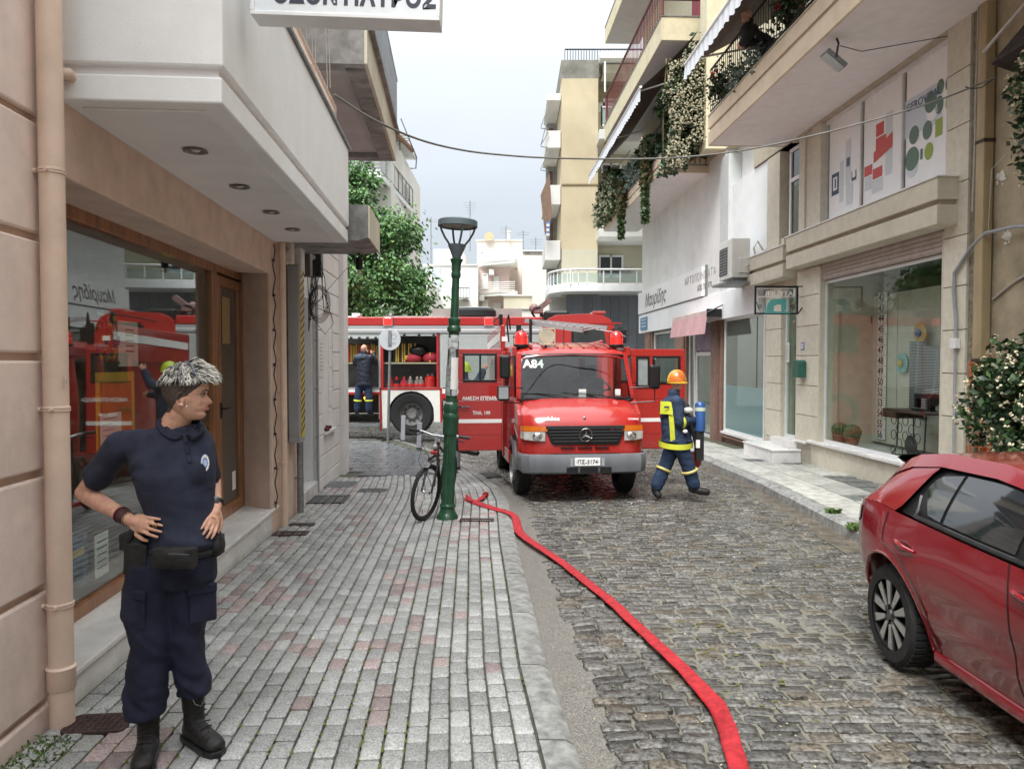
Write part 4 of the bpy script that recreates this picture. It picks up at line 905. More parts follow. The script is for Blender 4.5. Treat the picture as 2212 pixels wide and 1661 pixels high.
def hang(sc,zt,zb,w,lab):
 a=leaves(MB(),1100,lambda q:(lambda t,g:(GX-.08-.18*q.random()-.03,sc+g*w*(1.15-.75*t),zt-(zt-zb)*t))(q.random()**.85,max(-1,min(1,q.gauss(0,.42)))),.07,q)
 b_=leaves(MB(),500,lambda q:(lambda t,g:(GX-.12-.18*q.random(),sc+g*w*(1.2-.8*t),zt-(zt-zb)*t))(q.random()*.6,max(-1,min(1,q.gauss(0,.45)))),.075,q)
 plant('trailing_plant',lab,'plant',(GX-.1,sc,zt),(('leaves',a,M_blade2),('dry_leaves',b_,M_dry)),group='garlands hanging from the balcony')
hang(24.6,7.6,5.75,.42,'green trailing garland, the left and farther one hanging below the balcony')
hang(21.0,8.0,5.6,.40,'brownish trailing garland, the right and nearer one hanging below the balcony')
a=leaves(MB(),1500,vol(4.4,5.1,25.2,29.3,6.9,9.0,lambda x,s,z:z<8.75-abs(s-27.2)*.38+noise.noise(Vector((s,z*2,x)))*.5),.11,q)
b_=MB()
for _ in range(700):
 p=vol(4.35,4.9,25.2,29.3,6.9,9.0,lambda x,s,z:z<8.7-abs(s-27.2)*.38)(q)
 if p:b_.ball(p,q.uniform(.03,.055),5,3)
plant('balcony_plant','spreading bush with pale blossoms at the far end of the garland balcony','plant',(4.7,27,7.3),(('leaves',a,M_blade2),('blossoms',b_,M_petal_dull)))
a=leaves(MB(),420,vol(4.55,5.2,20.0,22.0,7.3,8.6,lambda x,s,z:z<8.0+noise.noise(Vector((s,z*2,x)))*.6),.10,q)
b_=leaves(MB(),400,vol(4.6,5.0,21.8,24.6,7.2,8.0),.09,q)
plant('balcony_plant','dark bush and silver sprays on the railing beside the climbing plant','plant',(4.7,21,7.3),(('leaves',a,M_blade),('silver_sprays',b_,M_sage)))
for i,(s0,kind)in enumerate(((14.45,'red'),(14.1,'dark'),(13.2,'sage'),(12.3,'sage'),(11.25,'red'),(11.0,'pot'),(10.4,'red'),(9.9,'pot'))):
 ca={'red':'red flowering geranium','dark':'dark leafy plant','sage':'silvery grey leafed plant','pot':'red geranium in a terracotta pot'}[kind]
 where=['at the far end of the balcony railing beside the awning end','just right of the farthest red geranium','below the elbows of the leaning man','right of the first silvery plant on the rail','on the rail right of the leaning man','hung on the rail near the top edge','between the two hanging pots at the top edge','closest on the rail, at the top edge'][i]
 t=thing('flower_pot',f'{ca} {where}','plant',(BX,s0,BZ+1),MR)
 zz=BZ+(.8 if kind=='sage' else 1.0)
 gm=M_sage if kind=='sage' else M_blade
 b_=leaves(MB(),240,lambda q:(BX+q.gauss(0,.10),s0+q.gauss(0,.15),zz+q.gauss(.0,.14)),.05,q);b_.build('leaves',gm,t,MR,fixn=False,kind='stuff')
 if kind in('pot','red'):
  b_=MB();b_.lathe([(.07,-.1),(.1,.08),(.115,.08),(.115,.11),(.09,.11)],(BX+.12,s0,zz-.1),14);b_.build('pot',M_terra,t,MR,smooth=True)
  for k in range(5):
   b_=MB();c=(BX-.08+q.uniform(-.08,.08),s0+q.uniform(-.2,.2),zz+q.uniform(.0,.35))
   for _ in range(9):b_.ball((c[0]+q.uniform(-.03,.03),c[1]+q.uniform(-.035,.035),c[2]+q.uniform(-.025,.025)),.022,6,4)
   b_.build('flower_head',M_red_fl,t,MR,smooth=True)
# stained tan wall, its downpipe, orange gate, flowering bush
tw=thing('tan_wall','stained ochre house wall with patches and cables, at the right edge','wall',(6.3,7,-.1),MR)
q=MB();q.box(EW+.12,EW+.5,1.0,sC0-.01,-.5,9.5);q.build('wall',M_tan,tw,MR)
q=MB();q.box(EW+.03,EW+.12,sC0-.16,sC0-.01,-.5,9.5);q.build('rough_edge',mat('rough_mortar_edge',(.25,.225,.165),.95,var=.35,scale=14,bump=1.,bscale=40),tw,MR)
for(u,v)in((2160,383),(2172,512)):
 s0,z0=S(u,v,EW+.1);q=MB()
 for _ in range(14):q.ball((EW+.115,s0+rng.gauss(0,.03),z0+rng.gauss(0,.03)),(.012,rng.uniform(.015,.04),rng.uniform(.015,.04)),7,4)
 q.build('foam_patch',mat('plaster_patch',(.60,.58,.52),.9,var=.1),tw,MR,smooth=True)
s0=S(2118,500,EW)[0]
t=thing('drain_pipe','square ochre painted downpipe on the stained wall above the orange gate','pipe',(EW,s0,1.9),MR)
q=MB();q.box(EW-.03,EW+.10,s0-.075,s0+.075,1.72,9);q.build('pipe_run',mat('ochre_pipe',(.40,.31,.18),.6,var=.15,stain=.45,streak=True),t,MR,bev=.015)
q=MB();q.box(EW-.035,EW+.11,s0-.08,s0+.08,1.69,1.72);q.build('rusted_end',MATS['rusty_iron'],t,MR)
for z in(4.35,6.4):q=MB();q.box(EW-.036,EW+.11,s0-.082,s0+.082,z,z+.04);q.build('bracket',MATS['rusty_iron'],t,MR)
t=thing('conduit','bent grey conduit running down the beige pillar through a small white box','pipe',(EW-.04,sC0+.1,1),MR)
zz=lambda v,s=sC0+.13:CAM_H+(780-v)/1600.*s
q=MB();s1=sC0+.14;q.tube([(EW+.06,7.6,zz(483,7.6)),(EW+.02,8.3,zz(483,8.3)),(EW-.02,8.75,zz(498,8.75)),(EW-.03,9.0,zz(530,9.0)),(EW-.03,s1+.05,zz(585)),(EW-.03,s1+.06,zz(625)),(EW-.03,s1,zz(690)),(EW-.03,s1,zz(740))],.022,8);q.tube([(EW-.03,s1,zz(740)),(EW-.03,s1,zz(990))],.018,8);q.build('pipe_run',M_grey,t,MR,smooth=True)
q=MB();q.box(EW-.07,EW-.005,s1-.06,s1+.06,zz(752),zz(730));q.build('junction_box',M_alu,t,MR,bev=.006)
t=thing('wall_cable','white cable running down beside the square ochre downpipe','cable',(EW,s0,5),MR)
q=MB();q.tube([(EW-.01,s0+.11,8.0),(EW-.01,s0+.11,5.5),(EW-.02,s0+.11,5.0),(EW-.01,s0+.12,4.4),(EW-.02,s0+.13,3.55)],.010,6);q.tube([(EW+.04,s0-.08,3.2),(EW+.04,s0-.12,4.0),(EW+.1,s0-.3,4.15)],.006,5);q.tube([(EW+.1,s0-.1,2.45),(EW+.1,s0-.45,2.62),(EW+.1,s0-1.0,2.8)],.014,6);q.build('cable',M_cable_w,t,MR,smooth=True)
M_orange=mat('orange_gate_paint',(.58,.12,.03),.5,var=.1,stain=.15)
t=thing('metal_gate','bright orange metal gate with lattice edge, behind the white flowering bush','gate',(6.1,8.3,-.1),MR)
gs1=S(2088,800)[0]-.02
q=MB();q.box(EW+.07,EW+.10,6.6,gs1-.38,-.1,1.66);q.build('panel',M_orange,t,MR)
for(a,c_)in((gs1-.04,gs1),(gs1-.26,gs1-.2),(gs1-.42,gs1-.34)):q=MB();q.box(EW+.02,EW+.10,a,c_,-.12,1.68);q.build('post',M_orange,t,MR,bev=.004)
for k in range(11):
 z=-.08+k*.16;q=MB();q.tube([(EW+.05,gs1-.2,z),(EW+.05,gs1-.04,z+.16)]if k%2 else[(EW+.05,gs1-.04,z),(EW+.05,gs1-.2,z+.16)],.009,6);q.build('lattice_bar',M_orange,t,MR)
q=MB();q.box(EW+.02,EW+.10,gs1-.42,gs1,1.64,1.69);q.build('top_rail',M_orange,t,MR)
def bush(label,c,rad,nl,nf,leafm,size,fsize,seed,extra=None):
 q=random.Random(seed);t=thing('flowering_bush',label,'bush',(c[0],c[1],c[2]-rad[2]),MR)
 def pl(q,shell=.0):
  for _ in range(30):
   a=Vector((q.gauss(0,1),q.gauss(0,1),q.gauss(0,1))).normalized();r_=(q.random()**.4 if not shell else q.uniform(shell,1.03))
   r_*=1+.28*noise.noise(a*2.2+Vector((seed,0,0)))+.12*noise.noise(a*6)
   p=(c[0]+a.x*rad[0]*r_,c[1]+a.y*rad[1]*r_,c[2]+a.z*rad[2]*r_)
   if noise.noise(Vector(p)*4.2)>.28 and not shell:continue
   if p[0]>EW+.05:continue
   return p
 a=leaves(MB(),nl,pl,size,q,ratio=1.7);a.build('leaves',leafm,t,MR,fixn=False,kind='stuff')
 a=leaves(MB(),nl//3,pl,size,q,ratio=1.7);a.build('young_leaves',M_blade2,t,MR,fixn=False,kind='stuff')
 a=MB()
 for _ in range(nf):
  p=pl(q,.86)
  if not p:continue
  for k in range(5):
   d=Vector((q.gauss(0,1),q.gauss(0,1),q.gauss(0,1))).normalized()*fsize;e=d.cross(Vector((q.gauss(0,1),q.gauss(0,1),1))).normalized()*fsize*.45;P=Vector(p)
   a._add([P,P+d*.6+e,P+d,P+d*.6-e],[(0,1,2,3)])
 a.build('blossoms',M_petal,t,MR,fixn=False,kind='stuff')
 a=MB()
 for k in range(6):a.tube([(c[0]+.2,c[1],c[2]-rad[2]),(c[0]+q.uniform(-.3,.3)*rad[0],c[1]+q.uniform(-.4,.4)*rad[1],c[2]),(c[0]+q.uniform(-.7,.7)*rad[0],c[1]+q.uniform(-.7,.7)*rad[1],c[2]+rad[2]*.6)],.012,5)
 a.build('stems',M_dry,t,MR);return t
bush('dense white flowering bush hanging before the orange gate',(5.85,7.45,1.25),(.62,.95,.72),5200,520,M_blade,.05,.035,21)
bush('upper tangle of white blossoms below the dark roof corner at the right edge',(6.0,7.35,4.35),(.5,.62,.95),2600,330,M_blade,.05,.035,22)
t=thing('lean_to_roof','dark torn roof corner jutting from the ochre wall at the top right','roof',(5.8,8.2,4.6),MR)
q=MB();q.prism([(5.75,5.05),(6.22,5.6),(6.22,4.9)],'y',6.4,8.25);q.build('roof_panel',mat('dark_eaves',(.05,.035,.032),.8,var=.3),t,MR)
q=MB();q.box(6.12,6.2,6.4,8.05,4.3,6.6);q.build('board',MATS['dark_eaves'],t,MR)
q=MB();q.tube([(5.7,8.3,5.2),(5.75,7.0,5.75)],.02,6);q.build('metal_edge',M_cable_w,t,MR)
# hanging atelier sign, mail box, notices
t=thing('hanging_sign','black framed hanging sign ATELIER with turquoise sewing machine, seen from behind','sign',(5.6,13.9,2.8),MR)
hx0,hx1,hs=5.18,6.02,13.9;hz=lambda v:CAM_H+(780-v)/1600.*hs
q=MB();q.frame(hx0,hx1,hz(678),hz(616),.03,hs-.015,hs+.015);q.build('frame',M_blackm,t,MR)
q=MB();q.box(hx0+.06,hx1-.06,hs-.004,hs+.004,hz(640)-.006,hz(640)+.006);q.box(hx0+.06,hx1-.06,hs-.004,hs+.004,hz(622)-.005,hz(622)+.005);q.box(hx1-.09,hx1-.06,hs-.004,hs+.004,hz(640),hz(622));q.build('inner_rail',M_alu,t,MR)
text('lettering','ATELIER',t,Matrix.Translation((hx1-.10,hs-.006,hz(638)))@Matrix.Rotation(PI/2,4,'X'),.135,M_paper,F=MR,xs=-1.12,off=.002)
q=MB()
for a in(0,1):
 x=hx0+.10 if a==0 else hx1-.1;sg=1 if a==0 else-1
 q.tube([(x+sg*.05*(1-k/14)*math.cos(k*.8),hs,hz(664)+.05*(1-k/14)*math.sin(k*.8)+.02)for k in range(13)],.006,5)
 q.tube([(hx0+.03 if a==0 else hx1-.03,hs,hz(650)),(x,hs,hz(668))],.007,5)
q.build('scroll',M_blackm,t,MR)
sm=[(.26,0),(.72,0),(.72,.045),(.62,.05),(.62,.16),(.58,.16),(.58,.30),(.52,.33),(.38,.33),(.30,.27),(.28,.07),(.34,.06),(.36,.20),(.46,.22),(.48,.06),(.26,.045)]
sm=[(.20,0),(.66,0),(.66,.04),(.60,.045),(.60,.16),(.64,.16),(.64,.26),(.56,.285),(.36,.285),(.26,.22),(.22,.12),(.22,.05),(.34,.05),(.36,.15),(.42,.19),(.50,.19),(.52,.045),(.20,.03)]
q=MB();q.box(hx0+.20,hx0+.68,hs-.02,hs+.02,hz(676),hz(676)+.04);q.prism([(hx0+.22,hz(676)+.04),(hx0+.36,hz(676)+.04),(hx0+.37,hz(676)+.14),(hx0+.44,hz(676)+.17),(hx0+.52,hz(676)+.17),(hx0+.52,hz(676)+.07),(hx0+.56,hz(676)+.04),(hx0+.61,hz(676)+.07),(hx0+.61,hz(676)+.28),(hx0+.33,hz(676)+.27),(hx0+.25,hz(676)+.2)],'y',hs-.02,hs+.02);q.build('sewing_machine_cutout',M_teal,t,MR)
q=MB();q.tube([(hx1,hs,hz(617)),(6.12,hs,hz(617))],.012,6);q.tube([(hx1,hs,hz(677)),(6.12,hs,hz(660))],.012,6);q.build('bracket',M_blackm,t,MR)
ms,mz=S(1724,796,EW-.06)
t=thing('mail_box','dark green metal letter box with rounded top on the beige pillar','mailbox',(EW-.1,ms,mz),MR)
q=MB();q.prism([(-.13,-.17),(.13,-.17),(.13,.12),(.08,.16),(-.08,.16),(-.13,.12)],'x',-.16,0);q.T=None
for i in range(len(q.v)):q.v[i]=(q.v[i][0]+EW,q.v[i][1]+ms-.1,q.v[i][2]+mz)
q.build('box',mat('mail_green',(.03,.13,.10),.4),t,MR,bev=.012)
q=MB();q.lathe([(.075,0),(.08,-.02),(.0,-.025)],(EW-.03,ms+.12,mz-.02),16,'x');q.build('round_badge',mat('brass_dull',(.38,.36,.18),.5),t,MR)
ns,nz=S(1734,748)
t=thing('house_number','small blue framed house number 9 on the pillar above the letter box','sign',(EW,ns,nz),MR)
q=MB();q.box(EW-.008,EW,ns-.07,ns+.07,nz-.07,nz+.07);q.build('plate',mat('number_blue',(.08,.13,.33),.4),t,MR)
q=MB();q.box(EW-.011,EW-.008,ns-.05,ns+.05,nz-.05,nz+.05);q.build('field',M_paper,t,MR)
text('numeral','9',t,face_M((EW-.012,ns+.03,nz-.04),(0,-1,0)),.11,MATS['number_blue'],F=MR)
ns,nz=S(1698,762,EW+.08)
t=thing('notice','white printed notice taped inside the atelier door glass','notice',(EW+.08,ns,nz),MR)
q=MB();q.box(EW+.09,EW+.095,ns-.13,ns+.17,nz-.19,nz+.2);q.build('sheet',M_paper,t,MR)
for k in range(8):q=MB();q.box(EW+.086,EW+.089,ns-.10,ns+.14,nz+.14-k*.04,nz+.15-k*.04);q.build('writing_line',M_grey,t,MR)
# inside the atelier window
q0=7.1;px=lambda v,s:CAM_H+(780-v)/1600.*s
t=thing('display_panel','tall cream board carrying sizes and ornaments inside the atelier window','board',(7.15,12.5,.25),MR)
for k in range(2):q=MB();q.box(7.12,7.16,11.25+k*1.19,12.42+k*1.19,.25,2.88);q.build('board',M_shopint,t,MR,bev=.004)
t=thing('size_tape','long white strip numbered 42 to 56 hanging on the cream board','display',(7.08,12.9,.3),MR)
q=MB();q.box(7.095,7.10,12.72,13.02,.30,2.92);q.build('strip',M_paper,t,MR)
nums=[42,43,44,45,46,47,48,49,50,52,53,54,55,56]
for k,n_ in enumerate(nums):
 text('numeral',str(n_),t,face_M((7.093,12.99,2.92-.187*(k+1)+.035),(0,-1,0)),.185,M_ink,F=MR,off=.003,xs=.95)
 q=MB();q.box(7.092,7.095,12.72,13.02,2.92-.187*(k+1),2.926-.187*(k+1));q.build('rule',M_ink,t,MR)
def ring_thing(name,label,cat,s,z,r0,m1,m2,x=7.07):
 t=thing(name,label,cat,(x,s,z),MR);q=MB();q.lathe([(0,0),(r0,.0),(r0,.015),(r0*.5,.03),(0,.03)],(x,s,z),24,'x');q.build('disc',m1,t,MR,smooth=True)
 q=MB();q.ball((x-.02,s+.02,z),(.03,r0*.45,r0*.4),10,8);q.build('centre',m2,t,MR,smooth=True)
ring_thing('hat','small turquoise hat with a yellow dot pinned on the cream board','hat',12.2,px(785,12.2),.17,mat('turquoise_felt',(.22,.42,.42),.6),mat('yellow_dot',(.6,.45,.1),.6))
ring_thing('hat','round straw hat with blue centre above the striped cloth','hat',11.58,px(718,11.58),.17,mat('straw',(.55,.36,.12),.7),mat('blue_dot',(.08,.12,.3),.6),7.0)
t=thing('bead_string','macrame hanging with a long pale strip left of the size numbers','ornament',(7.08,13.4,1.8),MR)
q=MB();q.lathe([(.14,0),(.15,.008),(.14,.016)],(7.08,13.35,px(690,13.35)),20,'x');q.tube([(7.08,13.35+.12*math.cos(a),px(690,13.35)+.12*math.sin(a))for a in[k*.9 for k in range(14)]],.006,5);q.build('hoop',M_dry,t,MR)
q=MB();q.box(7.08,7.09,13.3,13.42,px(795,13.35),px(710,13.35));q.build('strip',M_paper,t,MR)
t=thing('draped_cloth','grey and white striped cloth draped beside the straw hat in the window','cloth',(6.95,11.3,1.5),MR)
def drape(fold,ph,s0,s1,zt,zbot):
 rows=[]
 for i in range(15):
  v_=i/14;rows.append([(6.98+.05*math.sin(u_/2.1+ph)*(1-v_*.2),s0+(s1-s0)*u_/24+.10*v_*math.sin(u_*.13),zt(u_/24)+(zbot(u_/24)-zt(u_/24))*v_)for u_ in range(25)])
 return MB().grid(rows)
m_str=bpy.data.materials.new('striped_cloth');m_str.use_nodes=True;nt_=m_str.node_tree;wv=N(nt_,'ShaderNodeTexWave',i_Scale=13.);tcn=N(nt_,'ShaderNodeTexCoord');wv.bands_direction='Z';wv.inputs['Distortion'].default_value=1.2;nt_.links.new(tcn.outputs['Object'],wv.inputs['Vector'])
rp_=N(nt_,'ShaderNodeValToRGB');rp_.color_ramp.interpolation='CONSTANT';rp_.color_ramp.elements[0].color=(.07,.09,.12,1);rp_.color_ramp.elements[1].position=.5;rp_.color_ramp.elements[1].color=(.45,.46,.46,1);nt_.links.new(wv.outputs['Fac'],rp_.inputs[0]);nt_.links.new(rp_.outputs[0],nt_.nodes['Principled BSDF'].inputs['Base Color'])
drape(1,0,11.35,11.75,lambda a:2.02-a*.0,lambda a:.72+.2*a).build('long_fold',m_str,t,MR,smooth=True,fixn=False)
drape(1,1,10.8,11.42,lambda a:1.72+.28*a*a+.2*(1-a),lambda a:1.0+.25*(1-a)**2+.1*a).build('swag',m_str,t,MR,smooth=True,fixn=False)
t=thing('sewing_machine','antique treadle sewing machine with wrought iron legs behind the atelier glass','sewing machine',(6.75,11.1,.2),MR)
q=MB();q.box(6.5,6.95,10.6,11.75,.90,.94);q.box(6.5,6.95,11.35,11.75,.80,.90);q.build('table_top',mat('dark_walnut',(.06,.03,.02),.4),t,MR,bev=.006)
for s0 in(10.72,11.45):
 q=MB();x=6.72
 q.tube([(6.5,s0,.22),(6.58,s0,.35),(6.6,s0,.88)],.012,6);q.tube([(6.95,s0,.22),(6.86,s0,.35),(6.84,s0,.88)],.012,6);q.tube([(6.5,s0,.22),(6.95,s0,.22)],.012,6)
 q.build('leg',M_blackm,t,MR,smooth=True)
q=MB()
for k in range(5):
 for j in range(5):
  if(k+j)%2:continue
  c=(6.52,10.8+k*.16,.3+j*.12);q.tube([(c[0],c[1]+.075*math.cos(a),c[2]+.075*math.sin(a))for a in[i*PI/5 for i in range(10)]],.007,4,closed=True)
q.lathe([(.15,0),(.16,.01),(.15,.02)],(6.5,10.95,.42),20,'x');q.lathe([(.07,0),(.08,.01),(.07,.02)],(6.49,10.95,.42),14,'x')
for a in range(6):q.tube([(6.5,10.95,.42),(6.5,10.95+.15*math.cos(a*PI/3),.42+.15*math.sin(a*PI/3))],.006,4)
q.build('iron_lattice',M_blackm,t,MR,kind='stuff')
q=MB();q.box(6.68,6.78,10.75,11.25,.94,.97);q.box(6.69,6.77,10.76,10.86,.97,1.15);q.box(6.69,6.77,10.8,11.2,1.13,1.2);q.box(6.69,6.77,11.12,11.2,.98,1.15);q.build('machine_head',M_blackm,t,MR,bev=.015)
q=MB();q.lathe([(.08,-.01),(.095,0),(.08,.01)],(6.72,10.72,1.12),20,'y');q.build('hand_wheel',M_iron,t,MR)
for i,s0 in enumerate((13.05,12.6)):
 t=thing('potted_cactus',['round cactus in a clay pot, the left one in the atelier window','round cactus in a wide clay pot, the right one in the atelier window'][i],'plant',(6.45,s0,.24),MR)
 q=MB();q.lathe([(.09,.24),(.12,.36),(.13,.36),(.13,.38),(.11,.38)],(6.45,s0,0),18);q.build('pot',M_terra,t,MR,smooth=True)
 q=MB();q.lathe([(.11,.37),(.145,.43),(.145,.50),(.10,.57),(.03,.6)],(6.45,s0,0),28,flute=1,fd=.12);q.build('cactus',mat('cactus_green',(.12,.14,.06),.6,var=.3,scale=30),t,MR)
t=thing('pedestal','orange clay pedestal with a shelf inside the atelier','stand',(7.9,13.6,.2),MR)
q=MB();q.lathe([(.16,.2),(.16,1.35)],(7.9,13.75,0),18);q.build('column',mat('orange_clay',(.42,.13,.06),.6),t,MR,smooth=True)
for z in(.85,1.35):q=MB();q.box(7.6,8.2,13.4,14.1,z,z+.03);q.build('shelf',mat('oak',(.25,.17,.09),.5),t,MR)
t=thing('garment','pink jacket hanging on a rail deep in the atelier','clothes',(8.1,13.2,1.6),MR)
q=MB();q.box(8.0,8.2,13.3,13.8,1.25,2.15);q.build('jacket',mat('pink_cloth',(.35,.12,.17),.8),t,MR,bev=.08)
s0=(sB1+sA0)/2-.25
t=thing('fire_extinguisher','dark red fire extinguisher standing inside the atelier door','extinguisher',(EW+.2,s0,.2),MR)
q=MB();q.lathe([(.08,.2),(.09,.22),(.09,.68),(.05,.76),(.03,.8)],(EW+.22,s0,0),18);q.build('cylinder',mat('dull_red',(.20,.02,.02),.35),t,MR,smooth=True)
q=MB();q.box(EW+.18,EW+.26,s0-.03,s0+.06,.8,.87);q.tube([(EW+.22,s0,.82),(EW+.2,s0+.16,.7),(EW+.2,s0+.15,.35)],.014,6);q.build('valve',M_black,t,MR)
# BEYOND THE CROSSING
M_yel=mat('yellow_tower_render',(.47,.40,.27),.85,var=.12,scale=.5,bump=.2,stain=.45,detail=9)
M_yel2=mat('grey_beige_render',(.46,.43,.33),.85,var=.06,scale=1,stain=.2)
M_oldw=mat('weathered_white',(.60,.60,.57),.85,var=.1,scale=.7,stain=.3)
M_farw=mat('far_white_wall',(.64,.635,.60),.85,var=.06,scale=.5,stain=.22)
M_farp=mat('far_pink_wall',(.58,.45,.41),.85,var=.06,scale=.5,stain=.15)
M_win=mat('far_window_glass',(.05,.06,.07),.15,var=.1,scale=2)
M_shut=mat('roller_shutter_white',(.62,.62,.60),.6,var=.05)
M_shade=mat('loggia_shade_grey',(.34,.33,.32),.85,var=.1)  # for the loggia walls: their shade is put into a darker grey
def U(u,Y):return(u-1106.)/1600.*Y
def Zv(v,Y):return CAM_H+(780.-v)/1600.*Y
def bxw(b,u0,u1,v0,v1,Y,d=.3,dy=0.):
 return b.box(U(u0,Y),U(u1,Y),Y+dy,Y+dy+d,Zv(v1,Y),Zv(v0,Y))
def far_window(par,u0,u1,v0,v1,Y,fr=M_alu,split=1,gl=M_win,th=.12):
 w=MB();x0,x1,z0,z1=U(u0,Y),U(u1,Y),Zv(v1,Y),Zv(v0,Y);w.frame(x0,x1,z0,z1,.09,Y-.1,Y-.02)
 for k in range(1,split):w.box(x0+(x1-x0)*k/split-.04,x0+(x1-x0)*k/split+.04,Y-.1,Y-.02,z0,z1)
 f=w.build('window',fr,par);g_=MB();g_.box(x0+.08,x1-.08,Y-.05,Y-.01,z0+.08,z1-.08);g_.build('pane',gl,f);return f
def rail(par,x0,x1,y,z0,z1,m,n,r=.02,side=None):
 b=MB();b.tube([(x0,y,z1),(x1,y,z1)],r*1.4,5);b.tube([(x0,y,z0),(x1,y,z0)],r,5)
 b.build('handrail',m,par)
 for k in range(n+1):b=MB();x=x0+(x1-x0)*k/n;b.box(x-r*.5,x+r*.5,y-r*.5,y+r*.5,z0,z1);b.build('baluster',m,par)
# yellow tower
TY=33.0
tb=thing('apartment_tower','tall stained yellow apartment block with balconies on both sides, rising above the fire engines','building',(U(1290,TY),TY+4,-.6))
b=MB();bxw(b,1212,1290,178,540,TY,9);b.build('yellow_wall',M_yel,tb)
b=MB();bxw(b,1211,1291,139,178,TY,9);b.build('parapet',mat('lichen_grey_render',(.24,.235,.20),.9,var=.3,scale=1.5,stain=.6),tb)
b=MB();bxw(b,1213,1290,540,640,TY,9);b.build('beige_wall',M_yel2,tb)
b=MB();b.box(U(1212,TY),U(1290,TY),TY-.04,TY,Zv(404,TY),Zv(401,TY));b.build('string_course',mat('dark_line',(.25,.19,.10),.9),tb)
b=MB();bxw(b,1290,1480,150,640,TY,8,1.5);b.build('recessed_wall',M_yel2,tb)
rail(tb,U(1220,TY),U(1420,TY),TY+.4,Zv(137,TY),Zv(109,TY),M_blackm,34,.025)
b=MB();bxw(b,1291,1480,132,147,TY,2.5,-.6);b.build('roof_slab',M_oldw,tb,bev=.02)
b=MB();bxw(b,1300,1480,150,168,TY,1.0,-.1);b.build('roof_beam',M_cream,tb)
for(v0,v1,rl,wn)in((300,320,(252,292),(222,292)),(440,457,(405,437),(360,437)),(494+9,522,(472,500),None)):
 b=MB();bxw(b,1287,1480,v0,v1,TY,2.4,-1.0);sl_=b.build('balcony',M_oldw,tb,bev=.02)
 b=MB();b.frame(U(1291,TY),U(1480,TY),Zv(rl[1],TY),Zv(rl[0],TY),.05,TY-.95,TY-.90);b.build('rail_frame',M_alu,sl_)
 for k in range(5):b=MB();x=U(1291+k*24,TY);b.box(x,x+.05,TY-.95,TY-.9,Zv(rl[1],TY),Zv(rl[0],TY));b.build('rail_post',M_alu,sl_)
 b=MB();b.box(U(1291,TY),U(1480,TY),TY-.93,TY-.92,Zv(rl[1]-3,TY),Zv(rl[0]+5,TY));b.build('rail_glass',glass('rail_glass',tint=(.7,.8,.78),body=.35,bodycol=(.5,.6,.58)),sl_)
far_window(tb,1300,1350,222,292,TY+1.5,split=2);far_window(tb,1296,1340,358,437,TY+1.5,split=2)
b=MB();bxw(b,1296,1372,205,225,TY,.1,1.4);b.build('roller_shutter',M_shut,tb)
b=MB();bxw(b,1292,1480,168,205,TY,.1,1.42);b.build('shaded_band',mat('shaded_olive',(.33,.28,.17),.85),tb)  # shade below the roof beam, painted as a darker olive strip
far_window(tb,1292,1345,553,600,TY+1.5,split=2)
b=MB();bxw(b,1352,1372,575,585,TY,.2,1.3);b.build('wall_shelf',M_conc,tb)
b=MB();b.tube([(U(1299,TY),TY-.9,Zv(160,TY)),(U(1299,TY),TY-.9,Zv(222,TY))],.04,6);b.build('awning_post',M_alu,tb)
b=MB();bxw(b,1300,1318,322,336,TY,.5,-.6);b.build('yellow_awning',mat('yellow_cloth',(.55,.33,.08),.7),tb)
b=MB();pts=[(U(1183,TY),TY+.8)]+[(U(1183,TY)+1.2-1.2*math.cos(a),TY+.4-1.9*math.sin(a))for a in[k*PI/16 for k in range(1,9)]]+[(U(1440,TY),TY-1.5),(U(1440,TY),TY+3),(U(1183,TY),TY+3)]
b.prism(pts,'z',Zv(637,TY),Zv(620,TY));long_b=b.build('balcony',M_white,tb,bev=.02)
b=MB();zt,zb_=Zv(592,TY),Zv(618,TY);b.tube([(x,y,zt)for x,y in pts[:10]],.045,6);b.build('handrail',M_alu,long_b)
b=MB();b.grid([[(x*1+.02,y+.02,z)for x,y in pts[:10]]for z in(zb_,zt-.15)]);b.build('rail_glass',MATS['rail_glass'],long_b,fixn=False)
for k in range(9):
 x,y=(pts[k]if k<8 else pts[8]);b=MB();b.box(x,x+.05,y,y+.05,zb_-.1,zt);b.build('rail_post',M_alu,long_b)
for k in range(6):b=MB();x=U(1225+k*34,TY);b.box(x,x+.05,TY-1.5,TY-1.45,zb_-.1,zt);b.build('rail_post',M_alu,long_b)
b=MB();bxw(b,1190,1480,637,900,TY,.5,1.4);b.build('shop_wall',M_oldw,tb)
for k in range(11):b=MB();bxw(b,1222+k*19,1240+k*19,640,900,TY,.1,-.2);b.build('grey_panel',mat('slate_cladding',(.15,.165,.185),.5,var=.06,rnd=.1),tb)
for k,(a,c_,v0,v1)in enumerate(((1181,1211,206,221),(1179,1211,285,322),(1176,1211,401,443),(1178,1211,520,562))):
 b=MB();bxw(b,a,c_,v0,v1,TY,3.5,.2);s_=b.build('balcony',M_oldw,tb,bev=.02)
for(v0,v1,u0)in((221,285,1184),(322,401,1183),(443,520,1184),(562,600,1185)):
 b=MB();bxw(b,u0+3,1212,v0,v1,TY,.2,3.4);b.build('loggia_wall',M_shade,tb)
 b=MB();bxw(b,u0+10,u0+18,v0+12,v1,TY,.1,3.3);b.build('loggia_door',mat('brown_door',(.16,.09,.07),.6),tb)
b=MB()
for(v0,v1)in((235,283),(255,322),(290,322),(330,372)):
 b.tube([(U(1184,TY),TY+.1,Zv(v0,TY)),(U(1168,TY),TY,Zv(v1-4,TY)),(U(1168,TY),TY,Zv(v1,TY)),(U(1182,TY),TY+.1,Zv(v1,TY))],.022,5)
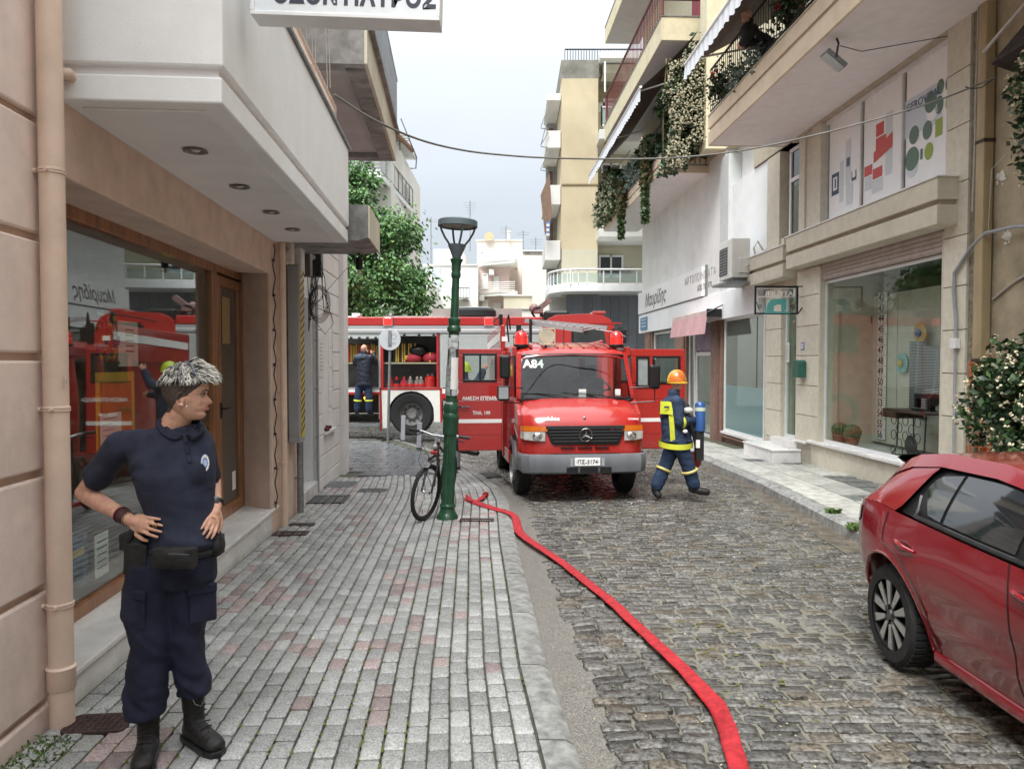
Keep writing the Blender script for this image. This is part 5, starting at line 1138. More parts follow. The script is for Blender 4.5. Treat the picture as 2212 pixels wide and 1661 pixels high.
b.build('awning_arm',M_zinc,tb)
b=MB();b._add([(U(1186,TY),TY-.2,Zv(380,TY)),(U(1166,TY),TY-.6,Zv(432,TY)),(U(1176,TY),TY-.4,Zv(515,TY)),(U(1192,TY),TY-.1,Zv(470,TY))],[(0,1,2,3)]);b.build('brown_awning',mat('brown_canvas',(.30,.20,.15),.8,var=.1),tb,fixn=False)
t=thing('flag','small blue and white striped flag hanging from the tower balcony','flag',(U(1183,TY),TY-.4,Zv(500,TY)))
for k in range(6):b=MB();b.box(U(1179,TY)+k*.0,U(1186,TY),TY-.45,TY-.43,Zv(515-k*5,TY),Zv(510-k*5,TY));b.build('stripe',mat('flag_blue',(.10,.20,.5),.7)if k%2 else M_paper,t)
b=MB();b.tube([(U(1187,TY),TY-.44,Zv(475,TY)),(U(1184,TY),TY-.44,Zv(520,TY))],.02,5);b.build('pole',M_zinc,t)
# white house with wrapped balconies, upper left, behind the tree
WY=27.0
hb=thing('balcony_building','white corner house with wraparound railed balconies behind the tree, upper left','building',(U(820,WY),WY+4,-.6))
b=MB()
wx=U(840,WY);bxw(b,500,832,262,900,WY,9,1.6);b.build('wall',M_farw,hb)
def slab_poly(u_l,u_c,u_r,v_c_top,v_c_bot,depth):
 xl,xc=U(u_l,WY),U(u_c,WY)
 Yr=WY+depth;xr=(u_r-1106)/1600.*Yr
 return[(xl,WY),(xc,WY),(xr,Yr),(xl,Yr)]
for(uc,vt,vb,ur,dep,nm)in((826,376,388,893,6.5,'balcony'),):
 b=MB();P_=slab_poly(650,uc,ur,vt,vb,dep);b.prism(P_,'z',Zv(vb,WY),Zv(vt,WY));sl_=b.build(nm,M_white,hb,bev=.02)
 za,zb_=Zv(vt,WY)+.05,Zv(vt,WY)+.85
 p0_,p1_,p2_=P_[0],P_[1],P_[2]
 b=MB()
 for z in(za,zb_):b.tube([(p0_[0],p0_[1],z),(p1_[0],p1_[1],z),(p2_[0],p2_[1],z)],.028,5)
 b.build('handrail',M_zinc,sl_)
 for i in range(7):b=MB();z=za+.11*(i+1)*.9;b.tube([(p1_[0]-.1,p1_[1]+.1,z),(p2_[0]-.1,p2_[1],z)],.012,4);b.build('rail_bar',M_zinc,sl_)
 for i in range(6):b=MB();z=za+.12*(i+1);b.tube([(p0_[0],p0_[1]+.03,z),(p1_[0],p1_[1]+.03,z)],.009,4);b.build('rail_bar',M_zinc,sl_)
 for i in range(9):b=MB();f_=i/8;x=p1_[0]+(p2_[0]-p1_[0])*f_;y=p1_[1]+(p2_[1]-p1_[1])*f_;b.box(x-.02,x+.02,y-.02,y+.02,za,zb_);b.build('baluster',M_zinc,sl_)
 for i in range(5):b=MB();x=p0_[0]+(p1_[0]-p0_[0])*i/5;b.box(x-.02,x+.02,p0_[1],p0_[1]+.03,za,zb_);b.build('baluster',M_zinc,sl_)
b=MB();P_=[(U(650,WY),WY),(U(838,WY),WY),(U(900,WY+6.5),WY+6.5),(U(650,WY),WY+6.5)]
b=MB();b.prism([(U(650,WY),WY-.2),(U(834,WY),WY-.2),((903-1106)/1600*(WY+6.5),WY+6.5),(U(650,WY),WY+6.5)],'z',Zv(247,WY),Zv(236,WY));b.build('roof_slab',M_white,hb,bev=.02)
b=MB();bxw(b,757,790,318,372,WY,.1,1.5);b.build('louvred_shutter',M_shut,hb)
for k in range(8):b=MB();bxw(b,776,789,320+k*6,323+k*6,WY,.05,1.45);b.build('louvre',M_black,hb)
b=MB();b.tube([((868-1106)/1600*30,30,Zv(262,30)),((902-1106)/1600*31,31,Zv(345,31)),((900-1106)/1600*31,31,Zv(368,31)),((888-1106)/1600*31,31,Zv(368,31))],.03,5);b.build('awning_arm',M_zinc,hb)
b=MB();b.tube([((850-1106)/1600*29,29,Zv(285,29)),((893-1106)/1600*31,31,Zv(330,31))],.10,8);b.build('rolled_awning',mat('rust_rolled_cloth',(.35,.22,.16),.8),hb)
# far row of houses
def house(label,u0,u1,v0,Y,m,d=8.,name='far_house'):
 t=thing(name,label,'building',(U((u0+u1)/2,Y),Y+d/2,-.8));b=MB();bxw(b,u0,u1,v0,900,Y,d);b.build('wall',m,t)
 b=MB();b.box(U(u0,Y)-.1,U(u1,Y)+.1,Y-.1,Y+.15,Zv(v0,Y),Zv(v0-2.5,Y));b.build('parapet',M_farw,t);return t
h1=house('plain white far house left of the lamp head with a projecting balcony',918,1032,575,50,M_farw)
b=MB();bxw(b,938,1000,540,577,54,6);b.build('upper_storey',M_farw,h1)
b=MB();bxw(b,1002,1012,648,652,50,2,-2);b.build('ledge',M_conc,h1);b=MB();bxw(b,975,1014,644,651,50,1.6,-1.6);bb_=b.build('balcony',M_oldw,h1);rail(bb_,U(976,48.4),U(1014,48.4),48.4,Zv(643,48.4),Zv(622,48.4),M_zinc,6,.04)
b=MB();bxw(b,918,952,560+20,628,50,.1,-.06);b.build('recess_shade_plate',mat('recess_shade_grey',(.42,.45,.50),.8),h1);b=MB();bxw(b,931,934,590,628,50,.1,-.2);b.build('porch_post',M_farw,h1)  # flat plate on the wall; the porch shade is its cool grey colour
h2=house('salmon pink far house with white balconies and air conditioners, right of the lamp post',1032,1100,578,52,M_farp)
for(v0,vr)in((562,548),(622+6,612)):
 b=MB();b.prism([(U(1031,52),52),(U(1112,52),50.0),(U(1118,52),50.4),(U(1118,52),52.5),(U(1031,52),52.5)],'z',Zv(v0+22,52)+.25,Zv(v0+14,52)+.25);bb_=b.build('balcony',M_farw,h2)
 b=MB()
 for k in range(6):b.tube([(U(1031,52),51.9,Zv(v0+12-k*4.2,52)+.2),(U(1112,52),50.0,Zv(v0+12-k*4.2,52)+.1)],.025,4)
 b.build('rail_bar',M_shut,bb_)
for(a,c_,v0,v1)in((1041,1055,592,625),(1066,1078,598,630),(1041,1055,648,690),(1066,1082,655,690)):far_window(h2,a,c_,v0,v1,51.98,fr=M_shut,gl=M_shut)
for(a,v0)in((1057,585),(1036,640)):b=MB();bxw(b,a,a+11,v0,v0+12,52,.5,-.6);b.build('air_conditioner',M_oldw,h2,bev=.03)
h3=house('tall cream far house with one small window and a satellite dish',1031,1128,522,58,mat('far_cream_wall',(.62,.58,.52),.85,var=.05,scale=.5,stain=.15))
far_window(h3,1037,1046,545,558,57.98)
b=MB();b.prism([(U(1031,58),58),(U(1118,58),56),(U(1118,58),58)],'z',Zv(583,58),Zv(579,58));bb_=b.build('balcony',M_farw,h3);rail(bb_,U(1033,58),U(1116,58),56.8,Zv(579,58),Zv(557,58),M_shut,16,.03)
h4=house('blank cream far house with stained parapet beside the yellow tower',1128,1196,545,55,MATS['far_cream_wall'])
b=MB();bxw(b,1130,1180,546,551,55,.1,-.05);b.build('stain_band',mat('sooty_edge',(.22,.21,.19),.9,var=.5,scale=2),h4)
h5=house('low grey far building with flat roof behind the spare wheel',1088,1150,640,46,M_yel2)
h6=house('white far house seen in pieces through the tree crown',700,925,600,44,M_farw)
for k in range(5):far_window(h6,745+k*34,760+k*34,625,655,43.98,fr=M_shut)
h7=house('low white roof behind the big fire engine cab',1115,1168,668,40,M_farw)
def antenna(u,vt,vb,Y,label,n=4):
 t=thing('antenna',label,'antenna',(U(u,Y),Y,Zv(vb,Y)),group='rooftop aerials');b=MB();b.tube([(U(u,Y),Y,Zv(vb,Y)),(U(u,Y),Y,Zv(vt,Y))],.035,5)
 for k in range(n):
  z=Zv(vt+4+k*5,Y);w=.5-.07*k;b.tube([(U(u,Y)-w,Y,z),(U(u,Y)+w,Y,z)],.02,4)
 b.build('aerial',M_zinc,t);return t
antenna(932,472,575,50,'thin rooftop aerial with small rings above the tree edge',2);antenna(1016,437,545,54,'tallest rooftop aerial in a square cage behind the lamp head',6);antenna(1093,490,524,58,'short aerial on the cream far house next to the chimney',3);antenna(1130,500,545,55,'aerial with one long arm above the right side of the cream house',2);antenna(1157,515,548,55,'double low aerial left of the yellow tower',3);antenna(866,295,330,30,'aerial on the roof of the white corner house',3)
t=thing('satellite_dish','round ochre satellite dish on the cream far house roof','dish',(U(1057,58),57.9,Zv(520,58)));b=MB();b.T=Matrix.Translation((U(1057,58),57.8,Zv(515,58)))@Matrix.Rotation(R_(-15),4,'X');b.lathe([(0,0),(.2,-.02),(.36,-.1)],(0,0,0),18,'y');b.build('dish',mat('ochre_dish',(.5,.33,.17),.5),t,smooth=True)
b=MB();b.tube([(U(1057,58),57.9,Zv(524,58)),(U(1057,58),57.85,Zv(515,58))],.04,5);b.build('mast',M_zinc,t)
t=thing('chimney','thin white chimney pipe on the cream far house','chimney',(U(1099,58),58,Zv(522,58)));b=MB();b.tube([(U(1099,58),57.5,Zv(523,58)),(U(1099,58),57.5,Zv(506,58))],.13,8);b.box(U(1095,58),U(1103,58),57.3,57.7,Zv(506,58),Zv(503,58));b.build('flue',M_farw,t)
# tree
def tree(label,c,base,hgt,rad,nl,seed):
 q=random.Random(seed);t=thing('leafy_tree',label,'tree',(base[0],base[1],base[2]))
 b=MB();b.tube([(base[0],base[1],base[2]),(base[0]+.1,base[1],base[2]+hgt*.3),(base[0]-.05,base[1]+.1,base[2]+hgt*.5),(c[0],c[1],c[2]+.5)],[.24,.19,.15,.07],10)
 clumps=[]
 for k in range(105):
  a=Vector((q.gauss(0,1),q.gauss(0,1),q.gauss(0,1))).normalized();r_=q.uniform(.45,.98)
  p=Vector((c[0]+a.x*rad[0]*r_,c[1]+a.y*rad[1]*r_,c[2]+a.z*rad[2]*r_))
  if p.z<base[2]+1.7:p.z=base[2]+1.7+q.random()
  lim=c[0]+rad[0]*(1.12-.62*max(0,(p.z-c[2]+rad[2]*.2)/rad[2]))
  if p.x>lim:p.x=lim-q.random()*.8
  clumps.append((p,q.uniform(.35,.9)))
  if k%3==0:
   m_=Vector((base[0],base[1],base[2]+hgt*q.uniform(.3,.55)));b.tube([m_,m_.lerp(p,.5)+Vector((0,0,.3)),p],[.07,.045,.015],5)
 b.build('trunk',mat('bark',(.09,.07,.055),.9,var=.3,scale=12,bump=.6),t,smooth=True)
 A,B,Cc=MB(),MB(),MB()
 for p,r_ in clumps:
  n=int(nl*r_**1.6/70*1.9)
  for _ in range(n):
   a=Vector((q.gauss(0,1),q.gauss(0,1),q.gauss(0,.8))).normalized();d=min(1.5,abs(q.gauss(0,.62)))*r_
   P=p+a*d;s_=q.uniform(.05,.095)
   dr=Vector((a.x*.7+q.gauss(0,.35),a.y*.7+q.gauss(0,.35),-.55+q.gauss(0,.25))).normalized();w=dr.cross(Vector((q.gauss(0,1),q.gauss(0,1),q.gauss(0,1)))).normalized()
   l=dr*s_*2.3;w=w*s_*.62;nn=dr.cross(w).normalized()*s_*.18
   tgt=A if q.random()<.55 else(B if q.random()<.7 else Cc)
   tgt._add([P-l*.5,P+w,P+l*.5-nn,P-w,P+nn],[(0,1,4),(1,2,4),(2,3,4),(3,0,4)])
 A.build('crown',mat('tree_leaf',(.10,.22,.065),.42,var=.3,scale=.9,spec=.6),t,fixn=False,kind='stuff');B.build('crown_dark',mat('tree_leaf_dark',(.055,.14,.04),.45,var=.3,scale=.9),t,fixn=False,kind='stuff');Cc.build('crown_young',mat('tree_leaf_young',(.17,.31,.08),.42,var=.3,scale=.9),t,fixn=False,kind='stuff')
tree('bushy green tree rising behind the big fire engine, left of the lamp post',(-5.3,24.2,4.4),(-6.3,24.6,gz(24.6)),5.5,(2.5,2.0,3.6),40000,5)
t=thing('street_tree','darker low tree crown peeping between the main tree and the far houses','tree',(U(900,36),36,-.6));q=random.Random(8)
a=leaves(MB(),2600,vol(-5.6,-3.6,35.4,36.8,.5,3.9,lambda x,s,z:(x+4.7)**2+((z-2.2)*.7)**2<1.3+noise.noise(Vector((x*2,z*2,0)))*.8),.13,q);a.build('crown',M_blade2,t,fixn=False,kind='stuff')
b=MB();b.tube([(-4.7,36,-.7),(-4.7,36,2.4)],.12,6);b.build('trunk',MATS['bark'],t)
# buildings that close the sides of the square and the street behind the camera (they throw the shade and appear in reflections)
def block(label,x0,x1,y0,y1,z1,m,wins=(),face='x0'):
 t=thing('street_house',label,'building',((x0+x1)/2,(y0+y1)/2,-.5));b=MB();b.box(x0,x1,y0,y1,-1.2,z1);b.build('wall',m,t)
 return t
t=block('cream house closing the street behind the viewer, left side',-9,-2.7,-16,-1.9,9,M_cream)
t=block('ochre house behind the viewer, right side',6.9,12,-16,.9,10,M_tan)
t=block('house across the square far left',-22,-15.5,12,30,11,M_farw)
# VEHICLES
M_red=mat('fire_red_paint',(.40,.022,.018),.28,var=.04,scale=2,coat=.7,spec=.5)
M_redd=mat('fire_red_dull',(.40,.02,.018),.4,var=.08,scale=3,coat=.3)
M_tyre=mat('tyre_rubber',(.02,.02,.021),.75,var=.2,scale=20,bump=.3,bscale=60)
M_rim=mat('steel_rim',(.30,.30,.29),.45,metal=.5,var=.3,scale=14,stain=.4)
M_chrome=mat('chrome',(.75,.75,.76),.12,metal=1.,var=0)
M_bump=mat('grey_bumper_paint',(.15,.16,.172),.45,var=.15,scale=5,stain=.3,streak=True)
M_lamp_clear=mat('headlamp_lens',(.45,.45,.42),.08,var=.35,scale=9,coat=1.)
M_amber=mat('amber_lens',(.55,.13,.01),.15,var=.1,scale=20,coat=.5)
M_redlens=mat('red_beacon_lens',(.55,.012,.012),.12,var=0,coat=.6,emit=(1.,.04,.03),emit_s=.35)
M_whitep=mat('white_vehicle_paint',(.66,.65,.61),.35,var=.05,coat=.4,stain=.1)
M_letter=mat('white_lettering',(.72,.70,.68),.5,var=0)
M_cabglass=glass('windscreen_glass',tint=(.72,.78,.76),refl=1.5)
M_seat=mat('cab_interior',(.04,.04,.042),.7,var=.2)
M_silver=mat('silver_aluminium',(.50,.51,.52),.35,metal=.5,var=.08,scale=3)
M_shutterv=mat('roller_door_alu',(.50,.53,.51),.42,metal=.3,var=.05)
def wheel(par,c,r,w,axis_dir=-1,name='wheel',F=None,spokes=0,rimr=.58,dish=.0):
 """wheel with its axle along local x, outer side facing axis_dir"""
 q=MB();hw=w/2
 q.lathe([(r*rimr,-hw),(r*.93,-hw),(r*.985,-hw*.8),(r,-hw*.5),(r,hw*.5),(r*.985,hw*.8),(r*.93,hw),(r*rimr,hw)],c,40,'x',cap=False)
 wh=q.build(name,M_tyre,par,F,smooth=True)
 q=MB()
 for k in range(40):
  a=2*PI*k/40
  for sgn in(-1,1):q.cbox((c[0]+sgn*hw*.42,c[1]+r*1.004*math.cos(a+sgn*.04),c[2]+r*1.004*math.sin(a+sgn*.04)),(hw*.7,.012,.03),Matrix.Rotation(a+PI/2*0,3,'X'))
 q.build('tread',M_tyre,wh,F,kind='stuff')
 return wh
# light fire truck facing the camera
VF=Vector((1.02,10.25,0));vz=gz(10.9)+ROAD_DZ-.005
van=thing('fire_truck','red light fire truck A84 facing the camera with its cab doors open','fire truck',(VF.x,VF.y,vz+.02),rot=Matrix.Rotation(R_(5.8),4,'Z')@Matrix.Rotation(-SLOPE,4,'X'))
def body_ring(y,wb,wm,wt,z0,zm,zt,r=.07):
 """closed outline at depth y, 24 points: rounded box narrowing upward"""
 pts=[]
 L_=[(wb-.03,z0),(wb,z0+.05),(wm,zm),(wt+.02,zt-.12),(wt-.03,zt-.04),(wt-.14,zt)]
 for x,z in L_:pts.append((x,y,z))
 pts.append((wt*.45,y,zt+.025));pts.append((0,y,zt+.032));pts.append((-wt*.45,y,zt+.025))
 for x,z in L_[::-1]:pts.append((-x,y,z))
 return pts
HW=.86
nose=MB();rows=[]
prof=[(.50,.06,.845),(.58,.045,.855),(.78,.035,.86),(1.02,.05,.86),(1.10,.075,.855),(1.19,.12,.848),(1.24,.19,.84),(1.33,.42,.825),(1.40,.62,.81),(1.425,.70,.80)]
for z,y,w in prof:
 row=[]
 for k in range(17):
  t_=(k/16-.5)*2;x=w*math.copysign(abs(t_)**.8,t_)if t_ else 0
  yy=y+.10*abs(t_)**4+(.06*max(0,abs(t_)-.85)/.15)
  zz_=z-.02*abs(t_)**3+(.018 if(abs(t_)<.62 and z>1.2)else 0)
  row.append((x,yy,zz_))
 row=[(math.copysign(w+.015,-1),y+.55+.2,z-.03)]+row+[(w+.015,y+.75,z-.03)]
 rows.append(row)
nose.grid(rows);nose.build('bonnet',M_red,van,None,smooth=True)
cab=MB();WB,WT=.90,.80
side=[(.30,.52),(.18,1.0),(.24,1.20),(.66,1.44),(.98,2.04),(1.10,2.14),(1.25,2.2),(3.0,2.3),(3.0,.45),(1.3,.45),(1.28,.7),(1.18,.88),(.98,.97),(.78,.93),(.63,.78),(.55,.52)]
for sg in(-1,1):
 q=MB();q.grid([[(sg*.80,.69,1.42),(sg*.745,.66,1.42),(sg*.745,.70,1.42)],[(sg*.765,1.00,2.10),(sg*.70,.965,2.10),(sg*.70,1.0,2.10)]]);q.build('windscreen_pillar',M_red,van,None)
q=MB();rows=[]
for y,w,z in((.93,.745,2.05),(.955,.765,2.10),(1.02,.785,2.14),(1.16,.80,2.175),(1.4,.80,2.225),(1.9,.81,2.27),(2.6,.82,2.30)):
 row=[(-w,y+.05,z-.20 if y>1.1 else z-.06)]
 for k in range(13):t_=(k/12-.5)*2;row.append((w*t_*(1 if abs(t_)<.95 else .985),y+.06*abs(t_)**5,z-.05*abs(t_)**6+.02*(1-t_*t_)))
 row.append((w,y+.05,z-.20 if y>1.1 else z-.06));rows.append(row)
q.grid(rows);rf=q.build('cab_roof',M_red,van,None,smooth=True)
for k in range(7):
 x=-.55+k*.183;q=MB()
 q.grid([[(x-.018,y,z+.004),(x-.012,y,z+.018),(x+.012,y,z+.018),(x+.018,y,z+.004)]for y,z in((1.10,2.178),(1.4,2.243),(1.9,2.287),(2.55,2.316))]);q.build('roof_rib',M_red,rf,None,smooth=True)
for sg in(-1,1):
 q=MB();out_=[(.42,.50),(.36,.85),(.40,1.20),(.72,1.42),(.86,1.43),(.86,.98),(.70,.93),(.585,.78),(.55,.52)]
 q.prism(out_,'x',sg*.90,sg*.84);q.build('front_wing',M_red,van,None,smooth=True)
 q=MB();q.box(sg*.95-.03,sg*.95+.03,1.96,2.06,.45,2.16);q.box(sg*.93-.03,sg*.93+.03,1.2,2.0,.42,.62);q.box(sg*.88-.03,sg*.88+.03,1.02,2.06,2.06,2.2);q._add([(sg*.90,.86,1.43),(sg*.96,1.34,1.43),(sg*.96,1.34,.55),(sg*.90,.86,.9)],[(0,1,2,3)]);q._add([(sg*.90,.86,1.43),(sg*.96,1.34,1.43),(sg*.90,1.30,2.1),(sg*.88,1.18,2.1)],[(0,1,2,3)]);q.build('door_opening_frame',M_red,van,None,bev=.01)
 q=MB()
 arc=[(.98+.47*math.cos(a),.40+.47*math.sin(a))for a in[PI*k/14 for k in range(15)]];arc2=[(.98+.40*math.cos(a),.40+.40*math.sin(a))for a in[PI*k/14 for k in range(15)]]
 q.grid([[(sg*.93,*p)for p in arc],[(sg*.95,*p)for p in arc2],[(sg*.86,*p)for p in arc2]]);q.build('wheel_arch',M_bump,van,None,smooth=True)
 q=MB();q._add([(sg*.902,.40,.86),(sg*.902,.40,.90),(sg*.902,.95,1.08),(sg*.902,.95,1.02)],[(0,1,2,3)]);q.build('side_stripe',M_letter,van,None,fixn=False)
q=MB();q.box(-.80,.80,2.9,2.98,.6,2.15);q.box(-.80,.80,.7,2.9,.5,.62);q.build('cab_floor',M_seat,van,None)
q=MB();q.grid([[(-.76,.66,1.40),(.76,.66,1.40)],[(-.76,.95,1.42),(.76,.95,1.42)],[(-.76,1.05,1.30),(.76,1.05,1.30)],[(-.76,1.1,.8),(.76,1.1,.8)]]);q.build('dashboard',mat('dashboard_grey',(.11,.12,.13),.6,var=.1),van,None)
for x in(-.48,.42):
 q=MB();q.box(x-.25,x+.25,1.75,1.95,.95,1.72);q.box(x-.25,x+.25,1.35,1.9,.85,1.02);q.box(x-.14,x+.14,1.8,1.92,1.74,1.93);q.build('seat',M_seat,van,None,bev=.04)
q=MB();cs=(.42,1.12,1.50);q.T=Matrix.Translation(cs)@Matrix.Rotation(R_(-28),4,'X');q.tube([(.22*math.cos(a),.0,.22*math.sin(a))for a in[2*PI*k/24 for k in range(24)]],.014,7,closed=True)
for a in(.3,2.84,4.71):q.tube([(0,0,0),(.22*math.cos(a),0,.22*math.sin(a))],.015,6)
q.build('steering_wheel',M_black,van,None,smooth=True)
q=MB();q.box(.05,.16,.72,.74,1.42,1.56);q.build('dash_card',M_paper,van,None)
q=MB();q.grid([[(-.55,2.6,1.2),(-.25,2.6,1.2)],[(-.52,2.6,2.0),(-.22,2.6,2.0)]]);q.build('hanging_coat',mat('navy_cloth',(.02,.027,.05),.8),van,None)
q=MB();q.box(.36,.46,2.3,2.34,1.1,2.05);q.build('red_partition',M_redd,van,None)
q=MB();rows=[]
for(z,y,w)in((1.425,.675,.775),(1.6,.755,.77),(1.8,.845,.76),(2.06,.955,.735)):
 rows.append([(w*(k/12-.5)*2,y+.05*abs((k/12-.5)*2)**3,z)for k in range(13)])
q.grid(rows);ws=q.build('windscreen',M_cabglass,van,None,smooth=True,fixn=False)
q=MB();e=.03;loop=[(-.775,.70,1.43),(-.4,.662,1.418),(0,.655,1.415),(.4,.662,1.418),(.775,.70,1.43),(.765,.81,1.62),(.74,.99,2.03),(.70,.985,2.07),(.35,.955,2.08),(0,.948,2.082),(-.35,.955,2.08),(-.70,.985,2.07),(-.74,.99,2.03),(-.765,.81,1.62)]
q.tube(loop,.021,7,closed=True);q.build('rubber_seal',M_black,ws,None,smooth=True)
q=MB()
for(a,b_)in(((-.10,.655,1.43),(-.55,.715,1.50)),((.50,.66,1.43),(.02,.69,1.50))):q.tube([a,((a[0]+b_[0])/2+.05,(a[1]+b_[1])/2-.03,(a[2]+b_[2])/2+.012),b_],.008,5);q.tube([(b_[0]-.2,b_[1]+.01,b_[2]+.016),(b_[0]+.22,b_[1]-.012,b_[2]-.02)],.006,5)
q.build('wiper',M_black,ws,None)
q=MB();q.box(.60,.68,.72,.73,1.46,1.56);q.build('sticker',M_paper,ws,None)
def wsM(x,z,sz=0):y=.675+(z-1.425)*.444-.012;return face_M((x,y+.03*abs(x/.76)**3,z),(1,0,0),(0,.41,.91))
text('lettering','A84',van,wsM(-.76,1.885),.185,M_letter,off=.006)
for sg in(-1,1):
 q=MB();x=sg*1.07 if sg<0 else 1.14
 q.tube([(sg*.80,.62,1.58),(x,.50,1.60),(x,.50,2.0)],.011,6);q.tube([(sg*.80,.60,1.36),(x,.50,1.38),(x,.50,1.6)],.011,6);ma=q.build('mirror_arm',M_black,van,None)
 q=MB();q.box(x-.085,x+.075,.44,.53,1.72 if sg<0 else 1.56,2.06 if sg<0 else 1.92);q.build('mirror',M_black,ma,None,bev=.035)
 if sg<0:q=MB();q.box(x-.12,x+.06,.43,.50,1.40,1.62);q.build('mirror',M_black,ma,None,bev=.03);q=MB();q.box(x-.10,x+.04,.425,.432,1.43,1.59);q.build('mirror_glass',M_grey,ma,None,bev=.01)
gb=[(-.55,1.065),(.57,1.065),(.565,1.02),(.50,.84),(.46,.80),(-.44,.80),(-.48,.84),(-.545,1.02)]
q=MB();q.prism(gb,'y',.015,.05);gr=q.build('grille',M_black,van,None,bev=.008)
for k in range(5):
 z=1.03-k*.045;w=.535-k*.022;q=MB();q.box(-w,w+.01,.0,.016,z-.008,z+.010);q.build('slat',mat('slat_grey',(.035,.037,.04),.4),gr,None)
q=MB();c=(0.01,-.015,.935);q.T=Matrix.Translation(c);q.tube([(.088*math.cos(a),0,.088*math.sin(a))for a in[2*PI*k/28 for k in range(28)]],.0085,7,closed=True)
for a in(90,210,330):
 a=R_(a);n_=(math.cos(a+PI/2)*.014,math.sin(a+PI/2)*.014);q._add([(n_[0],0,n_[1]),(-n_[0],0,-n_[1]),(.084*math.cos(a),0,.084*math.sin(a)),(0,-.012,0)],[(0,3,2),(3,1,2)])
q.build('star_emblem',M_chrome,gr,None)
text('lettering','815 D',van,face_M((.36,.012,1.0),(1,0,0)),.06,M_chrome,off=.001,shear=.2,xs=1.3)
text('lettering','sides',van,face_M((-.56,.085,1.135),(1,0,0),(0,.35,.93)),.088,M_letter,off=.003,xs=1.25)
text('lettering','Π.Υ. ΚΟΜΟΤΗΝΗΣ',van,face_M((.50,.125,1.135),(1,0,0),(0,.35,.93)),.034,M_letter,off=.001)
q=MB();q.lathe([(.0,-.01),(.02,-.008),(.025,.0)],(.01,.10,1.165),14,'y');q.build('lock',M_chrome,van,None)
for sg in(-1,1):
 a,b_=(.56,.845)
 q=MB();q.grid([[(sg*a,.02,.855),(sg*.72,.035,.86),(sg*b_,.10,.875),(sg*.885,.22,.89)],[(sg*(a+.0),.015,.985),(sg*.72,.03,.985),(sg*b_,.095,.985),(sg*.885,.22,.985)]]);hl=q.build('headlight',M_lamp_clear,van,None,smooth=True,fixn=False)
 q=MB();q.ball((sg*.66,.03,.92),(.075,.02,.055),14,8);q.build('reflector',M_chrome,hl,None,smooth=True)
 q=MB();q.grid([[(sg*(a-.03),.012,.992),(sg*.72,.027,.992),(sg*b_,.092,.992),(sg*.888,.22,.992)],[(sg*(a-.05),.02,1.065),(sg*.72,.04,1.065),(sg*b_,.11,1.065),(sg*.885,.23,1.06)]]);q.build('indicator',M_amber,hl,None,smooth=True,fixn=False)
for k in range(3):q=MB();q.box(-.34+k*.24,-.14+k*.24,.01,.03,.755,.77);q.build('lower_slot',M_black,van,None)
q=MB();q.box(-.5,.5,.02,.04,.665,.68);q.build('lower_gap',M_black,van,None)
rows=[]
for(z,dy,g_w)in((.395,.05,.885),(.42,.0,.90),(.50,-.02,.91),(.60,-.02,.915),(.655,.0,.91),(.67,.05,.90)):
 row=[]
 for k in range(21):
  t_=(k/20-.5)*2;row.append((g_w*math.copysign(min(1,abs(t_)*1.08),t_),dy+(.03+.52*max(0,abs(t_)-.88)/.12 if abs(t_)>.88 else .03*abs(t_)**4)-.03,z+.01*abs(t_)**2))
 rows.append(row)
q=MB();q.grid(rows);bp_=q.build('bumper',M_bump,van,None,smooth=True)
for(a,c_)in((-.27,-.11),(-.08,.17),(.20,.36)):q=MB();q.box(a,c_,-.052,-.03,.42,.495);q.build('air_slot',M_black,bp_,None)
q=MB();q.box(-.16,.20,-.066,-.05,.515,.625);npn=q.build('number_plate',mat('plate_white',(.70,.70,.68),.4,var=.05),van,None,bev=.004)
text('lettering','·ΠΣ-3174·',van,face_M((-.142,-.068,.543),(1,0,0)),.078,M_ink,xs=.98,off=.001)
for x in(-.20,.24):q=MB();q.box(x-.02,x+.02,-.058,-.045,.51,.62);q.build('overrider',M_grey,bp_,None)
for sg in(-1,1):
 x=sg*.78;w=wheel(van,(x,.98,.36),.365,.22)
 q=MB();q.lathe([(0,.05),(.08,.055),(.11,.02),(.15,.0),(.21,.02),(.22,.10)][::-1]if sg>0 else[(0,-.05),(.08,-.055),(.11,-.02),(.15,0),(.21,-.02),(.22,-.10)],(x+sg*.06,.98,.36),24,'x',cap=False);q.build('rim',M_rim,w,None,smooth=True)
 q=MB()
 for k in range(6):a=k*PI/3;q.ball((x+sg*.09,.98+.13*math.cos(a),.36+.13*math.sin(a)),.016,6,4)
 q.build('wheel_nut',M_iron,w,None)
 wheel(van,(sg*.72,4.0,.36),.365,.34)
q=MB();q.box(-.6,.6,1.2,5.2,.32,.48);q.box(-.5,-.38,.6,5.4,.3,.5);q.box(.38,.5,.6,5.4,.3,.5);q.build('chassis',M_black,van,None)
q=MB();q.box(-.94,.92,3.02,5.6,.5,2.26);q.box(-.98,-.90,2.3,5.6,2.0,2.62);q.box(.88,.94,3.0,5.6,2.2,2.4);q.build('equipment_body',M_red,van,None,bev=.02)
q=MB();q._add([(-.985,2.34,2.50),(-.985,2.34,2.36),(-.985,5.5,2.30),(-.985,5.5,2.44)],[(0,1,2,3)]);q.box(-.96,-.84,2.292,2.299,2.34,2.42);q.build('body_stripe',M_letter,van,None,fixn=False)
q=MB();q.box(-1.0,-.94,2.32,2.40,2.62,2.8);q.box(-.72,-.64,2.2,2.28,2.28,2.62);q.tube([(-.98,2.4,2.78),(-.98,4.0,2.78)],.015,6);q.build('roof_bracket',M_black,van,None,bev=.01)
